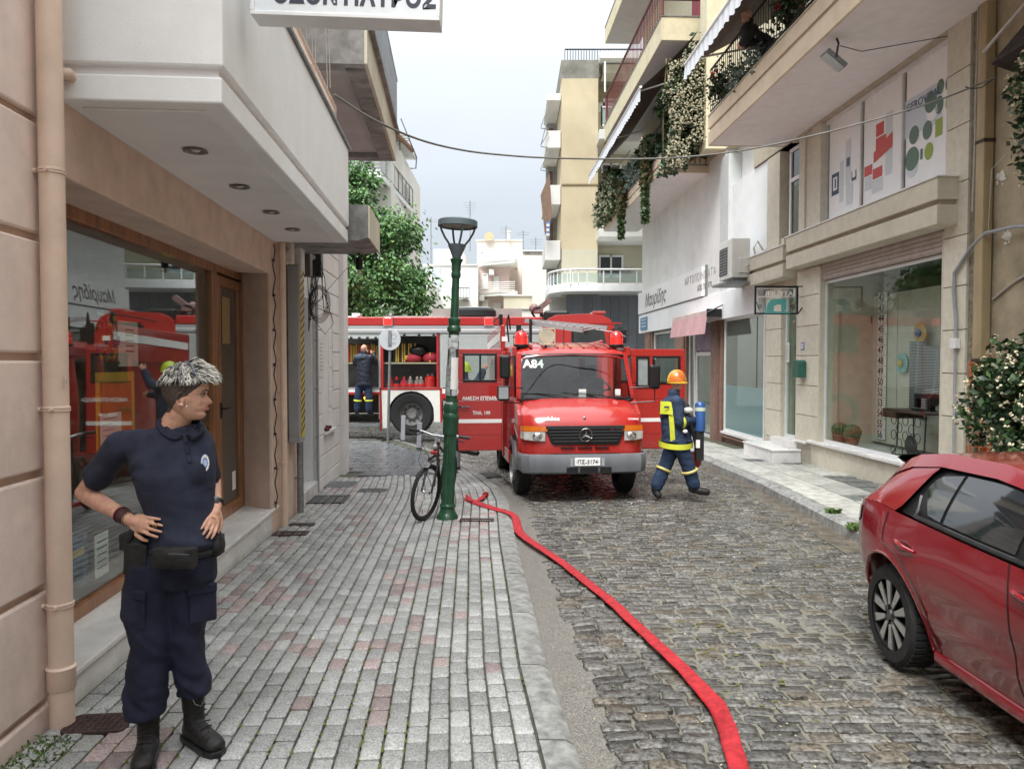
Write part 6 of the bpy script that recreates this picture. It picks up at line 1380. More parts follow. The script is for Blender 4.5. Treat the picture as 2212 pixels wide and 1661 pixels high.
for o in[o for o in bpy.data.objects if o.parent and(o.parent is van or(o.parent.parent is van))and o.name.split('.')[0]in('cab_roof','roof_rib','windscreen','rubber_seal','windscreen_pillar','wiper','bonnet','cab_floor','dashboard')]:
 for v in o.data.vertices:
  if v.co.y<2.8:v.co.x*=1+.115*max(0,min(1,(v.co.z-1.22)/.2))
for x,y in((-.74,1.35),(.76,1.3)):
 q=MB();q.lathe([(.115,2.20),(.12,2.24),(.11,2.25)],(x,y,0),18);bc=q.build('beacon_base',M_black,van,None)
 q=MB();q.lathe([(.10,2.25),(.105,2.36),(.09,2.42),(.05,2.455),(0,2.46)],(x,y,0),20);q.build('beacon_lens',M_redlens,bc,None,smooth=True)
 q=MB()
 for k in range(4):a=k*PI/2+.4;q.tube([(x+.13*math.cos(a),y+.13*math.sin(a),2.2),(x+.13*math.cos(a),y+.13*math.sin(a),2.4),(x,y,2.50)],.006,5)
 q.tube([(x+.13*math.cos(a),y+.13*math.sin(a),2.36)for a in[2*PI*k/16 for k in range(16)]],.005,4,closed=True);q.build('guard',M_black,bc,None)
q=MB();q.T=Matrix.Translation((-.36,1.25,2.36));q.lathe([(.12,-.10),(.125,-.09),(.08,.0),(.055,.06),(.05,.14)],(0,0,0),22,'y');hs_=q.build('loudspeaker',mat('loudspeaker_beige',(.42,.38,.28),.5),van,None,smooth=True)
q=MB();q.ball((-.36,1.19,2.36),.035,12,8);q.build('horn_core',M_whitep,hs_,None,smooth=True)
q=MB();q.frame(-.49,-.23,2.23,2.49,.02,1.145,1.165);q.build('horn_rim',MATS['loudspeaker_beige'],hs_,None,bev=.02)
q=MB();q.tube([(-.36,1.3,2.3),(-.36,1.3,2.2)],.02,6);q.build('horn_foot',M_black,hs_,None)
q=MB();q.tube([(-.90,1.7,2.3),(-.93,1.7,2.62),(-.90,1.72,2.74),(-.87,1.74,2.5)],.014,6);q.tube([(-.1,1.15,2.2),(-.1,1.15,2.5)],.006,5);q.build('roof_aerial',M_black,van,None)
q=MB()
for(a,b_)in(((-.50,1.9,2.62),(.20,1.15,2.46)),((-.55,2.4,2.7),(.66,1.5,2.52))):
 A_,B_=Vector(a),Vector(b_);d=(B_-A_).normalized();q.cbox((A_+B_)/2,((B_-A_).length,.035,.07),d.to_track_quat('X','Z').to_matrix())
ld=q.build('ladder_rail',M_silver,van,None)
for k in range(9):
 A_=Vector((-.50,1.9,2.60)).lerp(Vector((.2,1.15,2.44)),(k+.5)/9);B_=Vector((-.45,2.32,2.68)).lerp(Vector((.6,1.52,2.52)),(k+.5)/9);q=MB();q.tube([A_,B_],.014,6);q.build('ladder_rung',M_silver,ld,None)
q=MB();q.box(-.55,-.51,1.8,1.88,2.3,2.68);q.build('ladder_post',M_black,van,None)
q=MB();q.tube([(.45,1.5,2.50),(.80,1.35,2.44),(.86,1.1,2.36)],.006,5);q.build('rod',M_zinc,van,None)
def van_door(x0,x1,y,win,arm=0,lab=None,mirror=False,quarter=False,ang=0.,plain=False):
 z0,z1=.60,2.18;M=Matrix.Translation((x0 if not mirror else x0,y,0))@Matrix.Rotation(ang,4,'Z')@Matrix.Translation((-x0,-y,0))
 q=MB();q.T=M;w0,w1,wz0,wz1=win
 q.box(x0,x1,y,y+.045,z0,1.38);q.box(x0,x1,y+.006,y+.05,1.38,wz0);q.box(x0,w0,y,y+.045,wz0,wz1);q.box(w1,x1,y,y+.045,wz0,wz1);q.box(x0,x1,y,y+.045,wz1,z1)
 d=q.build('door',M_red,van,None,bev=.012,label=lab)
 q=MB();q.T=M;q.frame(w0-.012,w1+.012,wz0-.012,wz1+.012,.035,y-.008,y+.03);q.build('window_seal',M_black,d,None,bev=.008)
 q=MB();q.T=M;q.box(w0,w1,y+.018,y+.021,wz0,wz1);q.build('door_glass',glass('door_window',tint=(.80,.84,.82),refl=1.5),d,None)
 q=MB();q.T=M;q.box(x0+.005,x1-.005,y-.003,y,1.03,1.09);q.build('stripe',M_letter,d,None)
 q=MB();q.T=M;q.box(x0+.01,x1-.01,y-.004,y,.845,.855);q.build('crease',M_redd,d,None)
 return d,M
dl,Ml=van_door(-1.72,-1.04,1.36,(-1.64,-1.13,1.68,2.10))
q=MB();q.T=Ml;q.box(-1.395,-1.365,1.345,1.37,1.68,2.10);q.build('window_divider',M_black,dl,None)
q=MB();q.T=Ml;q.tube([(-1.70,1.34,1.28),(-1.68,1.325,1.28),(-1.54,1.325,1.28)],.014,6);q.build('door_handle',M_black,dl,None)
text('lettering','ΑΜΕΣΗ ΕΠΕΜΒΑΣΗ',van,Ml@face_M((-1.66,1.352,1.385),(1,0,0)),.078,M_letter,off=.002,xs=.92)
text('lettering','ΤΗΛ. 199',van,Ml@face_M((-1.50,1.352,1.16),(1,0,0)),.075,M_letter,off=.0015,xs=.9)
dr1,Mr=van_door(1.0,1.90,1.30,(1.36,1.81,1.64,2.06),ang=R_(4))
q=MB();q.T=Mr;q.frame(1.08,1.30,1.58,2.06,.03,1.285,1.33);q.build('quarter_window_seal',M_black,dr1,None)
q=MB();q.T=Mr;q.box(1.11,1.27,1.299,1.2995,1.61,2.03);q.build('quarter_glass',mat('quarter_view',(.30,.33,.33),.2),dr1,None)
dr2,Mr2=van_door(.95,1.62,2.25,(1.05,1.52,1.66,2.10),ang=R_(2))
# big fire engine across the street
BY=19.6;bz=-.50
def BU(u):return(u-1106.)/1600.*BY
def BV(v):return CAM_H+(780.-v)/1600.*BY
eng=thing('fire_engine','large red and white fire engine standing across the street with open equipment lockers','fire engine',(BU(960),BY+1.2,BV(942)))
q=MB();L0,L1=BU(600),BU(1172)
q.box(L0,L1,BY+.0,BY+2.3,BV(703),BV(685));q.box(L0,L1,BY+2.2,BY+2.3,BV(905),BV(703));q.build('body',M_redd,eng,bev=.02)
q=MB();q.box(L0,L1,BY-.02,BY+.1,BV(710),BV(704));q.box(L0,L1,BY-.03,BY+.02,BV(719),BV(713));q.build('rain_rail',M_silver,eng)
q=MB();q.box(L0,L1,BY-.01,BY+.05,BV(713),BV(710));q.build('white_line',M_letter,eng)
def upright(u0,u1,v0=718,v1=905,m=M_redd):q=MB();q.box(BU(u0),BU(u1),BY,BY+.12,BV(v1),BV(v0));q.build('upright',m,eng)
for a,c_ in((822,828),(943,950),(743,746),(1075,1080)):upright(a,c_)
for a,c_ in((818,822),(948,952),(955,957)):upright(a,c_,m=M_silver)
q=MB();q.box(L0,BU(945),BY+1.3,BY+1.35,BV(838),BV(715));q.box(L0,BU(945),BY+.02,BY+1.3,BV(845),BV(838));q.box(L0,BU(945),BY+.02,BY+1.3,BV(720),BV(716));q.build('locker',mat('locker_grey',(.26,.27,.27),.7,var=.15,scale=3),eng)
q=MB();q.box(L0,BU(820),BY+.1,BY+1.2,BV(786),BV(783));q.box(BU(828),BU(943),BY+.1,BY+1.2,BV(786),BV(783));q.build('locker_shelf',mat('shelf_yellowish',(.32,.31,.20),.5),eng)
for(a,c_,v)in((745,818,728),(828,943,722)):
 q=MB();q.box(BU(a),BU(c_),BY+.01,BY+.05,BV(v+3),BV(716));rs=q.build('roller_door',M_shutterv,eng)
 q=MB();q.box(BU(a),BU(c_),BY-.03,BY+.03,BV(v+4),BV(v+1));q.build('bottom_bar',M_silver,rs)
 for k in range(4):q=MB();u=a+12+k*(c_-a-20)/3;q.box(BU(u),BU(u+5),BY-.06,BY,BV(v+7),BV(v));q.build('latch',M_black,rs)
q=MB();q.box(BU(952),BU(1075),BY+.01,BY+.05,BV(838),BV(719));rs=q.build('roller_door',M_shutterv,eng)
for k in range(22):q=MB();v=723+k*5.2;q.box(BU(956),BU(1073),BY-.004,BY+.01,BV(v+4.2),BV(v));q.build('slat',M_shutterv,rs)
q=MB();q.box(BU(1082),BU(1172),BY+.01,BY+.05,BV(838),BV(719));rs2=q.build('roller_door',M_shutterv,eng)
for k in range(22):q=MB();v=723+k*5.2;q.box(BU(1083),BU(1170),BY-.004,BY+.01,BV(v+4.2),BV(v));q.build('slat',M_shutterv,rs2)
def eng_poly(name,pts,m,y0=-.02,y1=.08):q=MB();q.prism([(BU(u),BV(v))for u,v in pts],'y',BY+y0,BY+y1);return q.build(name,m,eng,bev=.006)
arch=[(888+50*math.cos(a)*1.0,876+-38*math.sin(a))for a in[PI*k/12 for k in range(13)]]
eng_poly('wheel_surround',[(824,842),(950,842),(951,912),(938,912)]+[(888+50*math.cos(a),895-50*math.sin(a))for a in[PI*k/12 for k in range(1,13)]]+[(838,925),(826,925)],M_whitep)
q=MB();q.box(BU(820),BU(952),BY-.03,BY+.1,BV(842),BV(838));q.box(L0,BU(822),BY-.02,BY+.1,BV(852),BV(847));q.box(BU(820),BU(824),BY-.03,BY+.1,BV(930),BV(838));q.box(BU(951),BU(955),BY-.03,BY+.1,BV(912),BV(838));q.box(BU(952),BU(1075),BY-.02,BY+.1,BV(862),BV(850));q.box(BU(746),BU(752),BY,BY+.1,BV(915),BV(852));q.build('red_trim',M_redd,eng)
q=MB();q.box(L0,BU(822),BY-.02,BY+.1,BV(847),BV(842));q.box(BU(952),BU(1075),BY-.02,BY+.1,BV(850),BV(840));q.build('white_trim',M_whitep,eng)
q=MB();q.box(L0,L1,BY+.5,BY+1.9,BV(895),BV(845));q.build('chassis',M_black,eng)
q=MB();q.box(BU(700),BU(822),BY-.35,BY+.1,BV(918),BV(913));q.build('folding_step',M_zinc,eng)
q=MB();q.box(BU(955),BU(972),BY,BY+.5,BV(905),BV(866));q.build('vent_grid',M_grey,eng)
for yy_ in(BY+.18,):
 for(uc,nm)in((888,'wheel'),(1270,'wheel'),(640,'wheel')):
  cx_,cz_=BU(uc),BV(942)+.585
  q=MB();r_=.585;q.lathe([(r_*.52,-.16),(r_*.6,-.18),(r_*.9,-.18),(r_*.98,-.14),(r_,-.05),(r_,.12),(r_*.95,.18)],(cx_,yy_,cz_),40,'y',cap=False);w_=q.build('wheel',M_tyre,eng,smooth=True)
  q=MB();q.lathe([(.0,-.06),(.12,-.08),(.15,-.04),(.2,.0),(.27,-.02),(.31,-.15),(.33,-.17),(.335,-.1)],(cx_,yy_,cz_),30,'y',cap=False);q.build('rim',M_rim,w_,smooth=True)
  for k in range(10):q=MB();a=k*PI/5;q.ball((cx_+.21*math.cos(a),yy_-.03,cz_+.21*math.sin(a)),.022,6,4);q.build('wheel_nut',M_iron,w_)
q=MB();q.box(BU(930),BU(1128),BY+.5,BY+1.9,BV(685),BV(664));q.build('roof_box',mat('roof_box_grey',(.30,.29,.27),.6,var=.1,stain=.2),eng)
q=MB();q.box(BU(822),BU(960),BY+.4,BY+2,BV(686),BV(681));q.build('roof_deck',M_silver,eng)
q=MB();q.lathe([(.3,-.14),(.52,-.15),(.6,-.08),(.6,.08),(.52,.15),(.3,.14)],(BU(1022),BY+.6,BV(676)),36);q.build('spare_wheel',M_tyre,eng,smooth=True)
q=MB();q.lathe([(0,.16),(.45,.17),(.5,.15)],(BU(1022),BY+.6,BV(676)),30);q.build('wheel_cover',M_silver,eng,smooth=True)
for u in(839,1056):
 q=MB();q.box(BU(u-9),BU(u+9),BY-.09,BY,BV(703),BV(686));q.build('marker_lamp',M_redlens,eng,bev=.03)
 q=MB();q.frame(BU(u-10),BU(u+10),BV(704),BV(685),.02,BY-.06,BY+.0);q.build('lamp_rim',M_chrome,eng)
q=MB();q.box(BU(757),BU(775),BY+.2,BY+.5,BV(683),BV(676));q.box(BU(745),BU(770),BY+.1,BY+.6,BV(686),BV(683));q.build('roof_lamp',M_whitep,eng,bev=.02)
text('lettering','leinT',eng,face_M((BU(746),BY-.022,BV(700)),(1,0,0)),.16,M_letter,off=.003,xs=1.05)
cabp=[(1172,905),(1172,712),(1180,705),(1190,700),(1290,698),(1312,703),(1325,712),(1334,735),(1342,790),(1344,905)]
eng_poly('cab',[(1172,940),(1172,705),(1182,690),(1200,681),(1270,678),(1300,681),(1318,690),(1326,705),(1336,760),(1344,800),(1346,940)],M_red,.0,2.2)
q=MB();q.box(BU(1176),BU(1230),BY+.15,BY+2.0,BV(694),BV(670));q.build('wind_deflector',M_black,eng,bev=.06)
q=MB();q.box(BU(1172),BU(1342),BY-.01,BY+.02,BV(700),BV(697));q.build('cab_seam',M_redd,eng)
q=MB();q.box(BU(1180),BU(1330),BY-.001,BY+.004,BV(762),BV(704));q.T=None
eng_poly('dark_cab_backing',[(1236,762),(1236,710),(1243,704),(1302,704),(1314,762)],M_dark,-.006,.004)  # dark plate added behind the window, standing in for the unlit cab
eng_poly('cab_window',[(1238,760),(1238,712),(1244,706),(1300,706),(1312,760)],M_cabglass,-.02,.01)
eng_poly('window_seal',[(1234,708),(1240,702),(1304,702),(1306,706),(1243,706),(1238,711),(1238,764),(1234,764)],M_black,-.03,.0)
q=MB();q.box(BU(1283),BU(1312),BY+.4,BY+1.2,BV(677),BV(670));q.box(BU(1290),BU(1306),BY+.5,BY+1.1,BV(681),BV(677));q.build('cab_beacon',mat('dull_red_beacon',(.35,.05,.05),.3,coat=.5),eng,bev=.02)
q=MB();q.box(BU(1338),BU(1350),BY-.25,BY-.1,BV(742),BV(712));q.box(BU(1348),BU(1358),BY-.3,BY-.2,BV(725),BV(722));q.box(BU(1260),BU(1267),BY-.08,BY,BV(716),BV(706));q.build('mirror',M_black,eng,bev=.02)
q=MB();q.tube([(BU(1322),BY,BV(712)),(BU(1340),BY-.2,BV(708)),(BU(1344),BY-.2,BV(716))],.02,5);q.tube([(BU(1160),BY+.8,BV(686)),(BU(1150),BY+.7,BV(672)),(BU(1156),BY+.7,BV(662)),(BU(1170),BY+.7,BV(660))],.03,6);q.build('hose_arm',M_black,eng)
q=MB();q.box(BU(1150),BU(1176),BY+.7,BY+1.2,BV(672),BV(664));q.T=Matrix.Translation((BU(1180),BY+.9,BV(652)))@Matrix.Rotation(R_(-38),4,'Y');q.box(-.22,.22,-.1,.1,-.07,.07);q.T=None;q.tube([(BU(1172),BY+.9,BV(685)),(BU(1172),BY+.9,BV(655))],.05,6);q.ball((BU(1155),BY+.8,BV(662)),.13,10,8);q.build('water_cannon',mat('cannon_grey_red',(.22,.14,.13),.5,var=.3,scale=5),eng)
M_yelbag=mat('folder_yellow',(.45,.29,.05),.6,var=.2)
for k in range(13):q=MB();u=746+k*5.6;q.box(BU(u),BU(u+4.2),BY+.3,BY+.9,BV(782),BV(742+(k%3)*2));q.build('hose_cassette',M_yelbag if k%4 else M_redd,eng)
for k in range(11):q=MB();u=846+k*4.6;q.T=Matrix.Rotation(0,4,'Y');q.box(BU(u),BU(u+3.2),BY+.3,BY+.9,BV(782),BV(741));q.build('hose_cassette',M_yelbag if(k%3)else M_black,eng)
def gear(name,label,cat,u,v,items):
 t=thing(name,label,cat,(BU(u),BY+.4,BV(v)))
 for nm,shp,c,r_,m in items:
  q=MB();c=(BU(c[0]),BY+.4,BV(c[1]))
  if shp=='b':q.ball(c,r_,12,8)
  elif shp=='x':q.cbox(c,r_)
  else:q.lathe([(r_[0],-r_[1]),(r_[0],r_[1]*.6),(r_[0]*.6,r_[1])],c,12,shp)
  q.build(nm,m,t,smooth=shp!='x')
M_bagr=mat('red_bag',(.33,.02,.04),.7,var=.1);M_coupl=mat('coupling_alu',(.35,.30,.28),.35,metal=.6)
gear('equipment_bag','black and red rescue bag slumped on the upper locker shelf','bag',905,782,(('bag','b',(888,774),(.26,.2,.14),M_bagr),('top_flap','b',(900,757),(.28,.2,.16),M_black),('badge','x',(876,772),(.1,.3,.1),mat('bag_yellow',(.5,.4,.03),.6))))
gear('equipment_bag','red roll bag at the right end of the upper locker shelf','bag',930,782,(('bag','b',(928,773),(.24,.2,.16),M_bagr),('strap','x',(927,772),(.03,.36,.26),mat('bag_strap',(.5,.3,.05),.6))))
for k,(u,lb)in enumerate(((838,'red hose nozzle at the left of the lower shelf'),(852,'dark coupling ring with red collar on the lower shelf'),(868,'red ring coupling next to the dark one'),(882,'silver coupling cone, first of the three pale ones'),(897,'silver branch coupling, tallest of the pale ones'),(906,'small silver coupling beside the red cylinder'))):
 gear('hose_coupling',lb,'coupling',u,836,(('ring','y' if k in(1,2)else 'z',(u,828),(.09,.08),M_bagr if k in(0,2)else(M_black if k==1 else M_coupl)),('collar','z',(u,833),(.12,.05),M_redd),('neck','z',(u,820),(.05,.08),M_coupl if k>2 else M_redd)))
gear('hose_coupling','thick red cylinder with silver ends at the right of the lower shelf','coupling',926,836,(('cylinder','z',(926,826),(.16,.17),M_redlens if False else M_red),('left_cap','z',(921,812),(.05,.06),M_coupl),('right_cap','z',(931,811),(.05,.06),M_coupl)))
q=MB();q.box(BU(786),BU(796),BY-.03,BY,BV(862),BV(857));q.build('side_marker',mat('amber_lit',(.6,.2,.02),.3,emit=(1,.35,.03),emit_s=2.5),eng,bev=.01)
# red hatchback
car=thing('parked_car','glossy red hatchback cut by the right edge, parked with its rear wheel on the cobbles','car',(2.29,4.50,gz(4.5)+ROAD_DZ),rot=Matrix.Rotation(R_(-1.2),4,'Z')@Matrix.Rotation(-SLOPE,4,'X'))
M_car=mat('cherry_red_paint',(.24,.003,.010),.18,var=0,coat=1.,bump=.05,bscale=260)
CWD=.87
WR,WBASE=.295,2.54
def crown(y):
 return interp([(-3.4,.80),(-3.0,.88),(-2.2,1.0),(-1.75,1.15),(-1.3,1.27),(-.8,1.325),(-.3,1.325),(0,1.29),(.2,1.225),(.4,1.10),(.55,.985),(.66,.90),(.72,.85)],y)
def belt(y):return interp([(-3.4,.70),(-2.9,.80),(-2.3,.87),(-1.6,.88),(-.8,.91),(-.2,.94),(.15,.965),(.45,.94),(.66,.88),(.74,.78)],y)
def low(y):
 z=interp([(-3.4,.25),(-3.2,.18),(-.5,.175),(.4,.26),(.72,.34)],y)
 for yc in(0,-WBASE):
  d=abs(y-yc)
  if d<.368:z=max(z,.31+math.sqrt(.368**2-d*d)-.0)
 return z
def plan(y):
 return interp([(-3.4,.40),(-3.2,.18),(-2.9,.07),(-2.2,.02),(-1.0,0),(.1,.0),(.35,.02),(.55,.08),(.68,.19),(.745,.34)],y)
def side_x(y,z):
 zl,zb_=.25,belt(y);t_=max(0,min(1,(z-zl)/(zb_-zl)))
 bul=.055*(1-(abs(t_-.62)/.62)**2.2)
 scal=-.016*math.exp(-((t_-.36)/.12)**2)*(1 if-2.2<y<-.42 else .3)
 fl=0
 for yc in(0,-WBASE):fl+=.030*math.exp(-((y-yc)/.36)**2)*math.exp(-((z-.55)/.26)**2)
 edge=.02*math.exp(-((z-zb_+.05)/.03)**2)*0
 return .055-bul-scal-fl+plan(y)+(.05*(1-t_)**3)
ys=sorted(set([-3.4+.08*i for i in range(52)]+[y for yc in(0,-WBASE)for y in[yc-.368,yc-.36,yc-.34,yc-.3,yc+.3,yc+.34,yc+.36,yc+.368]]+[.72,.745]));ys=[y for y in ys if y<=.745]
for sg in(0,1):
 mir=lambda x:x if sg==0 else 2*CWD-x
 rows=[[(mir(side_x(y,z)),y,z)for z in[low(y)+(belt(y)-low(y))*(k/14)for k in range(15)]]for y in ys]
 q=MB();q.grid(rows);q.build('body_side',M_car,car,None,smooth=True)
 for yc in(0,-WBASE):q=MB();q.tube([(mir(side_x(yc+.368*math.cos(a),.31+.368*math.sin(a))+.008),yc+.368*math.cos(a),.31+.368*math.sin(a))for a in[PI*k/20 for k in range(21)]],.012,6);q.build('arch_lip',M_car,car,None,smooth=True)
 q=MB();q.box(min(mir(.09),mir(.35)),max(mir(.09),mir(.35)),-WBASE+.37,-.37,.15,.22);q.build('sill',M_car,car,None,bev=.02)
 def gx(y,z):
  zb_,zr=belt(y),crown(y)-.03;t_=max(0,min(1,(z-zb_)/max(.05,zr-zb_)));return mir(side_x(y,belt(y))+.015+.20*t_**1.3+.02)
 yg=[-2.1+.07*i for i in range(37)]
 rows=[[(gx(y,belt(y)+(crown(y)-.05-belt(y))*k/6),y,belt(y)+(crown(y)-.05-belt(y))*k/6)for k in range(7)]for y in yg if y<.60]
 q=MB();q.grid(rows);q.build('glasshouse',M_black,car,None,smooth=True)
 q=MB();rows=[]
 for y in[-.37+.06*i for i in range(18)]:
  if y>.70:break
  z0=belt(y);lean=interp([(-.37,.97),(-.27,.80),(-.18,.35),(-.10,.0)],y);top=crown(y)-.02
  a=z0+(top-z0)*lean
  rows.append([(mir(side_x(y,belt(y))+.008+.20*((z-z0)/max(.05,top-z0))**1.3),y,z)for z in[a+(top-a)*k/5 for k in range(6)]])
 q.grid(rows);q.build('rear_quarter',M_car,car,None,smooth=True)
 q=MB();rows=[]
 for y in[-1.9+.1*i for i in range(23)]:
  top=crown(y);zb_=belt(y);rows.append([(mir(side_x(y,zb_)+.010+.20*((z-zb_)/max(.05,top-zb_))**1.3),y,z)for z in(top-.085,top-.04,top-.01)])
 q.grid(rows);q.build('roof_side',M_car,car,None,smooth=True)
 def glassp(name,y0,y1,zf0,zf1,n=8):
  rows=[]
  for i in range(n+1):
   y=y0+(y1-y0)*i/n;zb_,zt_=belt(y),crown(y)-.10
   za=zb_+.035+zf0(y)*(zt_-zb_);zc_=zb_+zf1(y)*(zt_-zb_)
   rows.append([(mir((gx(y,z)if sg==0 else 2*CWD-gx(y,z))-.007),y,z)for z in[za+(zc_-za)*k/4 for k in range(5)]])
  q=MB();q.grid(rows);return q.build(name,mat('tinted_car_glass',(.012,.014,.016),.03,var=0,spec=.9,coat=1.),car,None,smooth=True)
 glassp('rear_door_glass',-1.12,-.53,lambda y:0,lambda y:.97)
 glassp('quarter_glass',-.50,-.24,lambda y:interp([(-.50,0),(-.37,.03),(-.24,.55)],y),lambda y:interp([(-.50,.96),(-.33,.88),(-.24,.70)],y),6)
 glassp('front_door_glass',-1.75,-1.19,lambda y:0,lambda y:.95)
 q=MB();q.tube([((mir(side_x(y,belt(y))+.012)),y,belt(y)+.018)for y in[-2.0+.1*i for i in range(22)]][0:18]+[(mir(.075),-.25,belt(-.2)+.05),(mir(.105),-.22,belt(-.2)+.12)],.014,6);q.build('waist_trim',M_black,car,None,smooth=True)
 def gap(pts):q=MB();q.tube([(mir(side_x(y,z)-.0008),y,z)for y,z in pts],.0035,4);q.build('door_gap',M_black,car,None)
 gap([(-.02,.93),(-.01,.90),(0,.86),(.01,.82),(.01,.78),(.0,.745)]+[(.0-.0+-.425*math.sin(a),.31+.425*math.cos(a))for a in[.15+k*.14 for k in range(9)]]+[(-.44,.22)]);gap([(-1.14-.02*math.sin(k/16*PI),.90-k*.042)for k in range(17)]);gap([(-1.9-.05*math.sin(k/16*PI),.86-k*.04)for k in range(16)])
 for y0 in(-.24,-1.28):
  q=MB();q.ball((mir(side_x(y0,.77)+.004),y0,.77),(.012,.085,.032),16,10);q.build('handle_hollow_shade',mat('hollow_shade_red',(.06,.002,.004),.4),car,None,smooth=True)  # darker red oval paints the shade of the hollow behind the handle
  q=MB();q.tube([(mir(side_x(y0+.09,.81)-.004),y0+.10,.782),(mir(side_x(y0,.81)-.022),y0+.03,.780),(mir(side_x(y0,.77)-.022),y0-.05,.77),(mir(side_x(y0-.09,.79)-.004),y0-.11,.76)],[.010,.014,.014,.010],8);q.build('door_handle',M_car,car,None,smooth=True)
 q=MB();rows=[]
 for y in(.42,.50,.58,.66,.72):rows.append([(mir(side_x(y,z)-.006),y,z)for z in(belt(y)-.13-(y-.42)*.1,belt(y)-.08,belt(y)-.035)])
 q.grid(rows);q.build('tail_light',mat('smoked_lamp',(.03,.02,.022),.06,coat=1.,var=0),car,None,smooth=True)
rows=[]
for y in[-2.15+.1*i for i in range(29)]:
 if y>.62:break
 rows.append([((side_x(y,belt(y))+.205)+(2*CWD-2*(side_x(y,belt(y))+.205))*k/12,y,crown(y)-.01+.02*math.sin(PI*k/12))for k in range(13)])
q=MB();q.grid(rows);q.build('roof',M_car,car,None,smooth=True)
q=MB();q.grid([[(.25+(2*CWD-.5)*k/10,y,z)for k in range(11)]for y,z in((.10,1.275),(.30,1.245),(.36,1.225),(.28,1.20))]);q.build('roof_spoiler',M_black,car,None,smooth=True)
rows=[]
for(y,z,ins)in((.18,1.22,.27),(.36,1.12,.24),(.52,1.0,.21),(.66,.90,.22),(.755,.82,.26),(.775,.70,.30),(.775,.50,.33),(.74,.34,.36)):
 rows.append([(ins+(2*CWD-2*ins)*k/10,y+.03*math.sin(PI*k/10),z)for k in range(11)])
q=MB();q.grid(rows);q.build('tailgate',M_car,car,None,smooth=True)
rows=[]
for y in[-3.42+.1*i for i in range(14)]:
 ins=side_x(y,belt(y));rows.append([(ins+(2*CWD-2*ins)*k/10,y,belt(y)+(crown(y)-belt(y))*.6*math.sin(PI*k/10))for k in range(11)])
q=MB();q.grid(rows);q.build('bonnet',M_car,car,None,smooth=True)
q=MB();q.box(.25,2*CWD-.25,-3.35,-3.3,.3,.75);q.box(.3,2*CWD-.3,-3.2,.6,.2,.3);q.box(.16,.3,-3.2,-2.95,.25,.8);q.build('underbody',M_black,car,None)
for yc in(0,-WBASE):
 q=MB();q.box(.28,2*CWD-.28,yc-.4,yc+.4,.22,.75);q.build('wheel_housing',M_black,car,None)
for yc in(0,-WBASE):
 for sg in(0,1):
  x=.115 if sg==0 else 2*CWD-.115;w_=wheel(car,(x,yc,WR),WR,.19,rimr=.72)
  d=-1 if sg==0 else 1;xo=x+d*.085
  q=MB();q.lathe([(.205,xo-d*.16-x),(.222,xo-d*.03-x),(.226,xo-x),(.214,xo+d*.002-x),(.208,xo-d*.03-x)],(x,yc,WR),36,'x',cap=False);q.lathe([(0,xo-d*.10-x),(.21,xo-d*.10-x)],(x,yc,WR),24,'x');q.build('rim_barrel',mat('gloss_black_rim',(.02,.02,.022),.2,coat=.6,var=0),w_,None,smooth=True)
  for k in range(5):
   a=PI/2+k*2*PI/5+.25
   for s2,mm,nm in((0,MATS['gloss_black_rim'],'spoke'),(1,mat('diamond_cut_alloy',(.62,.62,.61),.22,metal=.9,var=.02),'spoke_face')):
    q=MB()
    for off in(-1,1):
     a0=a+off*.13;a1=a+off*.30
     if s2==0:
      pts=[(.035,a-.6*off*.2),(.05,a0+.25*off),(.212,a1+.06*off),(.212,a1-.13*off)]
      y0=xo-d*.035;y1=xo-d*.006
     else:
      pts=[(.06,a+off*.50),(.212,a1+.16*off),(.212,a1-.10*off),(.07,a+off*.12)]
      y0=xo-d*.007;y1=xo+d*.001
     P2_=[(yc+r_*math.cos(t_),WR+r_*math.sin(t_))for r_,t_ in pts];q.prism(P2_,'x',min(y0,y1),max(y0,y1))
    q.build(nm,mm,w_,None)
  q=MB();q.lathe([(0,xo+d*.004-x),(.028,xo+d*.004-x),(.034,xo-d*.01-x),(.045,xo-d*.02-x)],(x,yc,WR),20,'x',cap=False);q.build('hub_cap',MATS['gloss_black_rim'],w_,None,smooth=True)
# PEOPLE
M_skin=mat('skin',(.52,.29,.205),.52,var=.16,scale=30,bump=.2,bscale=260)
M_stub=mat('clipped_hair',(.085,.06,.048),.8,var=.35,scale=120,bump=.4,bscale=400)
M_navy_c=mat('navy_polo_cloth',(.020,.025,.050),.85,var=.25,scale=9,bump=.4,bscale=500,col2=(.012,.015,.032))
M_navy_t=mat('navy_trouser_cloth',(.010,.013,.036),.85,var=.3,scale=7,bump=.4,bscale=300)
M_leather=mat('black_boot_leather',(.016,.015,.015),.42,var=.4,scale=30,bump=.5,bscale=120)
M_nylon=mat('black_nylon',(.012,.012,.013),.65,var=.2,scale=40,bump=.5,bscale=250)
def remesh(mb,vox,smooth=4,fac=.6):
 me=mb.mesh('tmp',[])if False else None
 me=bpy.data.meshes.new('tmp');me.from_pydata(mb.v,[],mb.f);me.update()
 bm=bmesh.new();bm.from_mesh(me);bmesh.ops.recalc_face_normals(bm,faces=bm.faces);bm.to_mesh(me);bm.free()
 o=bpy.data.objects.new('tmp',me);COL.objects.link(o)
 m=o.modifiers.new('r','REMESH');m.mode='VOXEL';m.voxel_size=vox;m.adaptivity=0
 if smooth:s_=o.modifiers.new('s','SMOOTH');s_.iterations=smooth;s_.factor=fac
 dg=bpy.context.evaluated_depsgraph_get();ev=o.evaluated_get(dg);r=bpy.data.meshes.new_from_object(ev)
 bpy.data.objects.remove(o);bpy.data.meshes.remove(me)
 return r
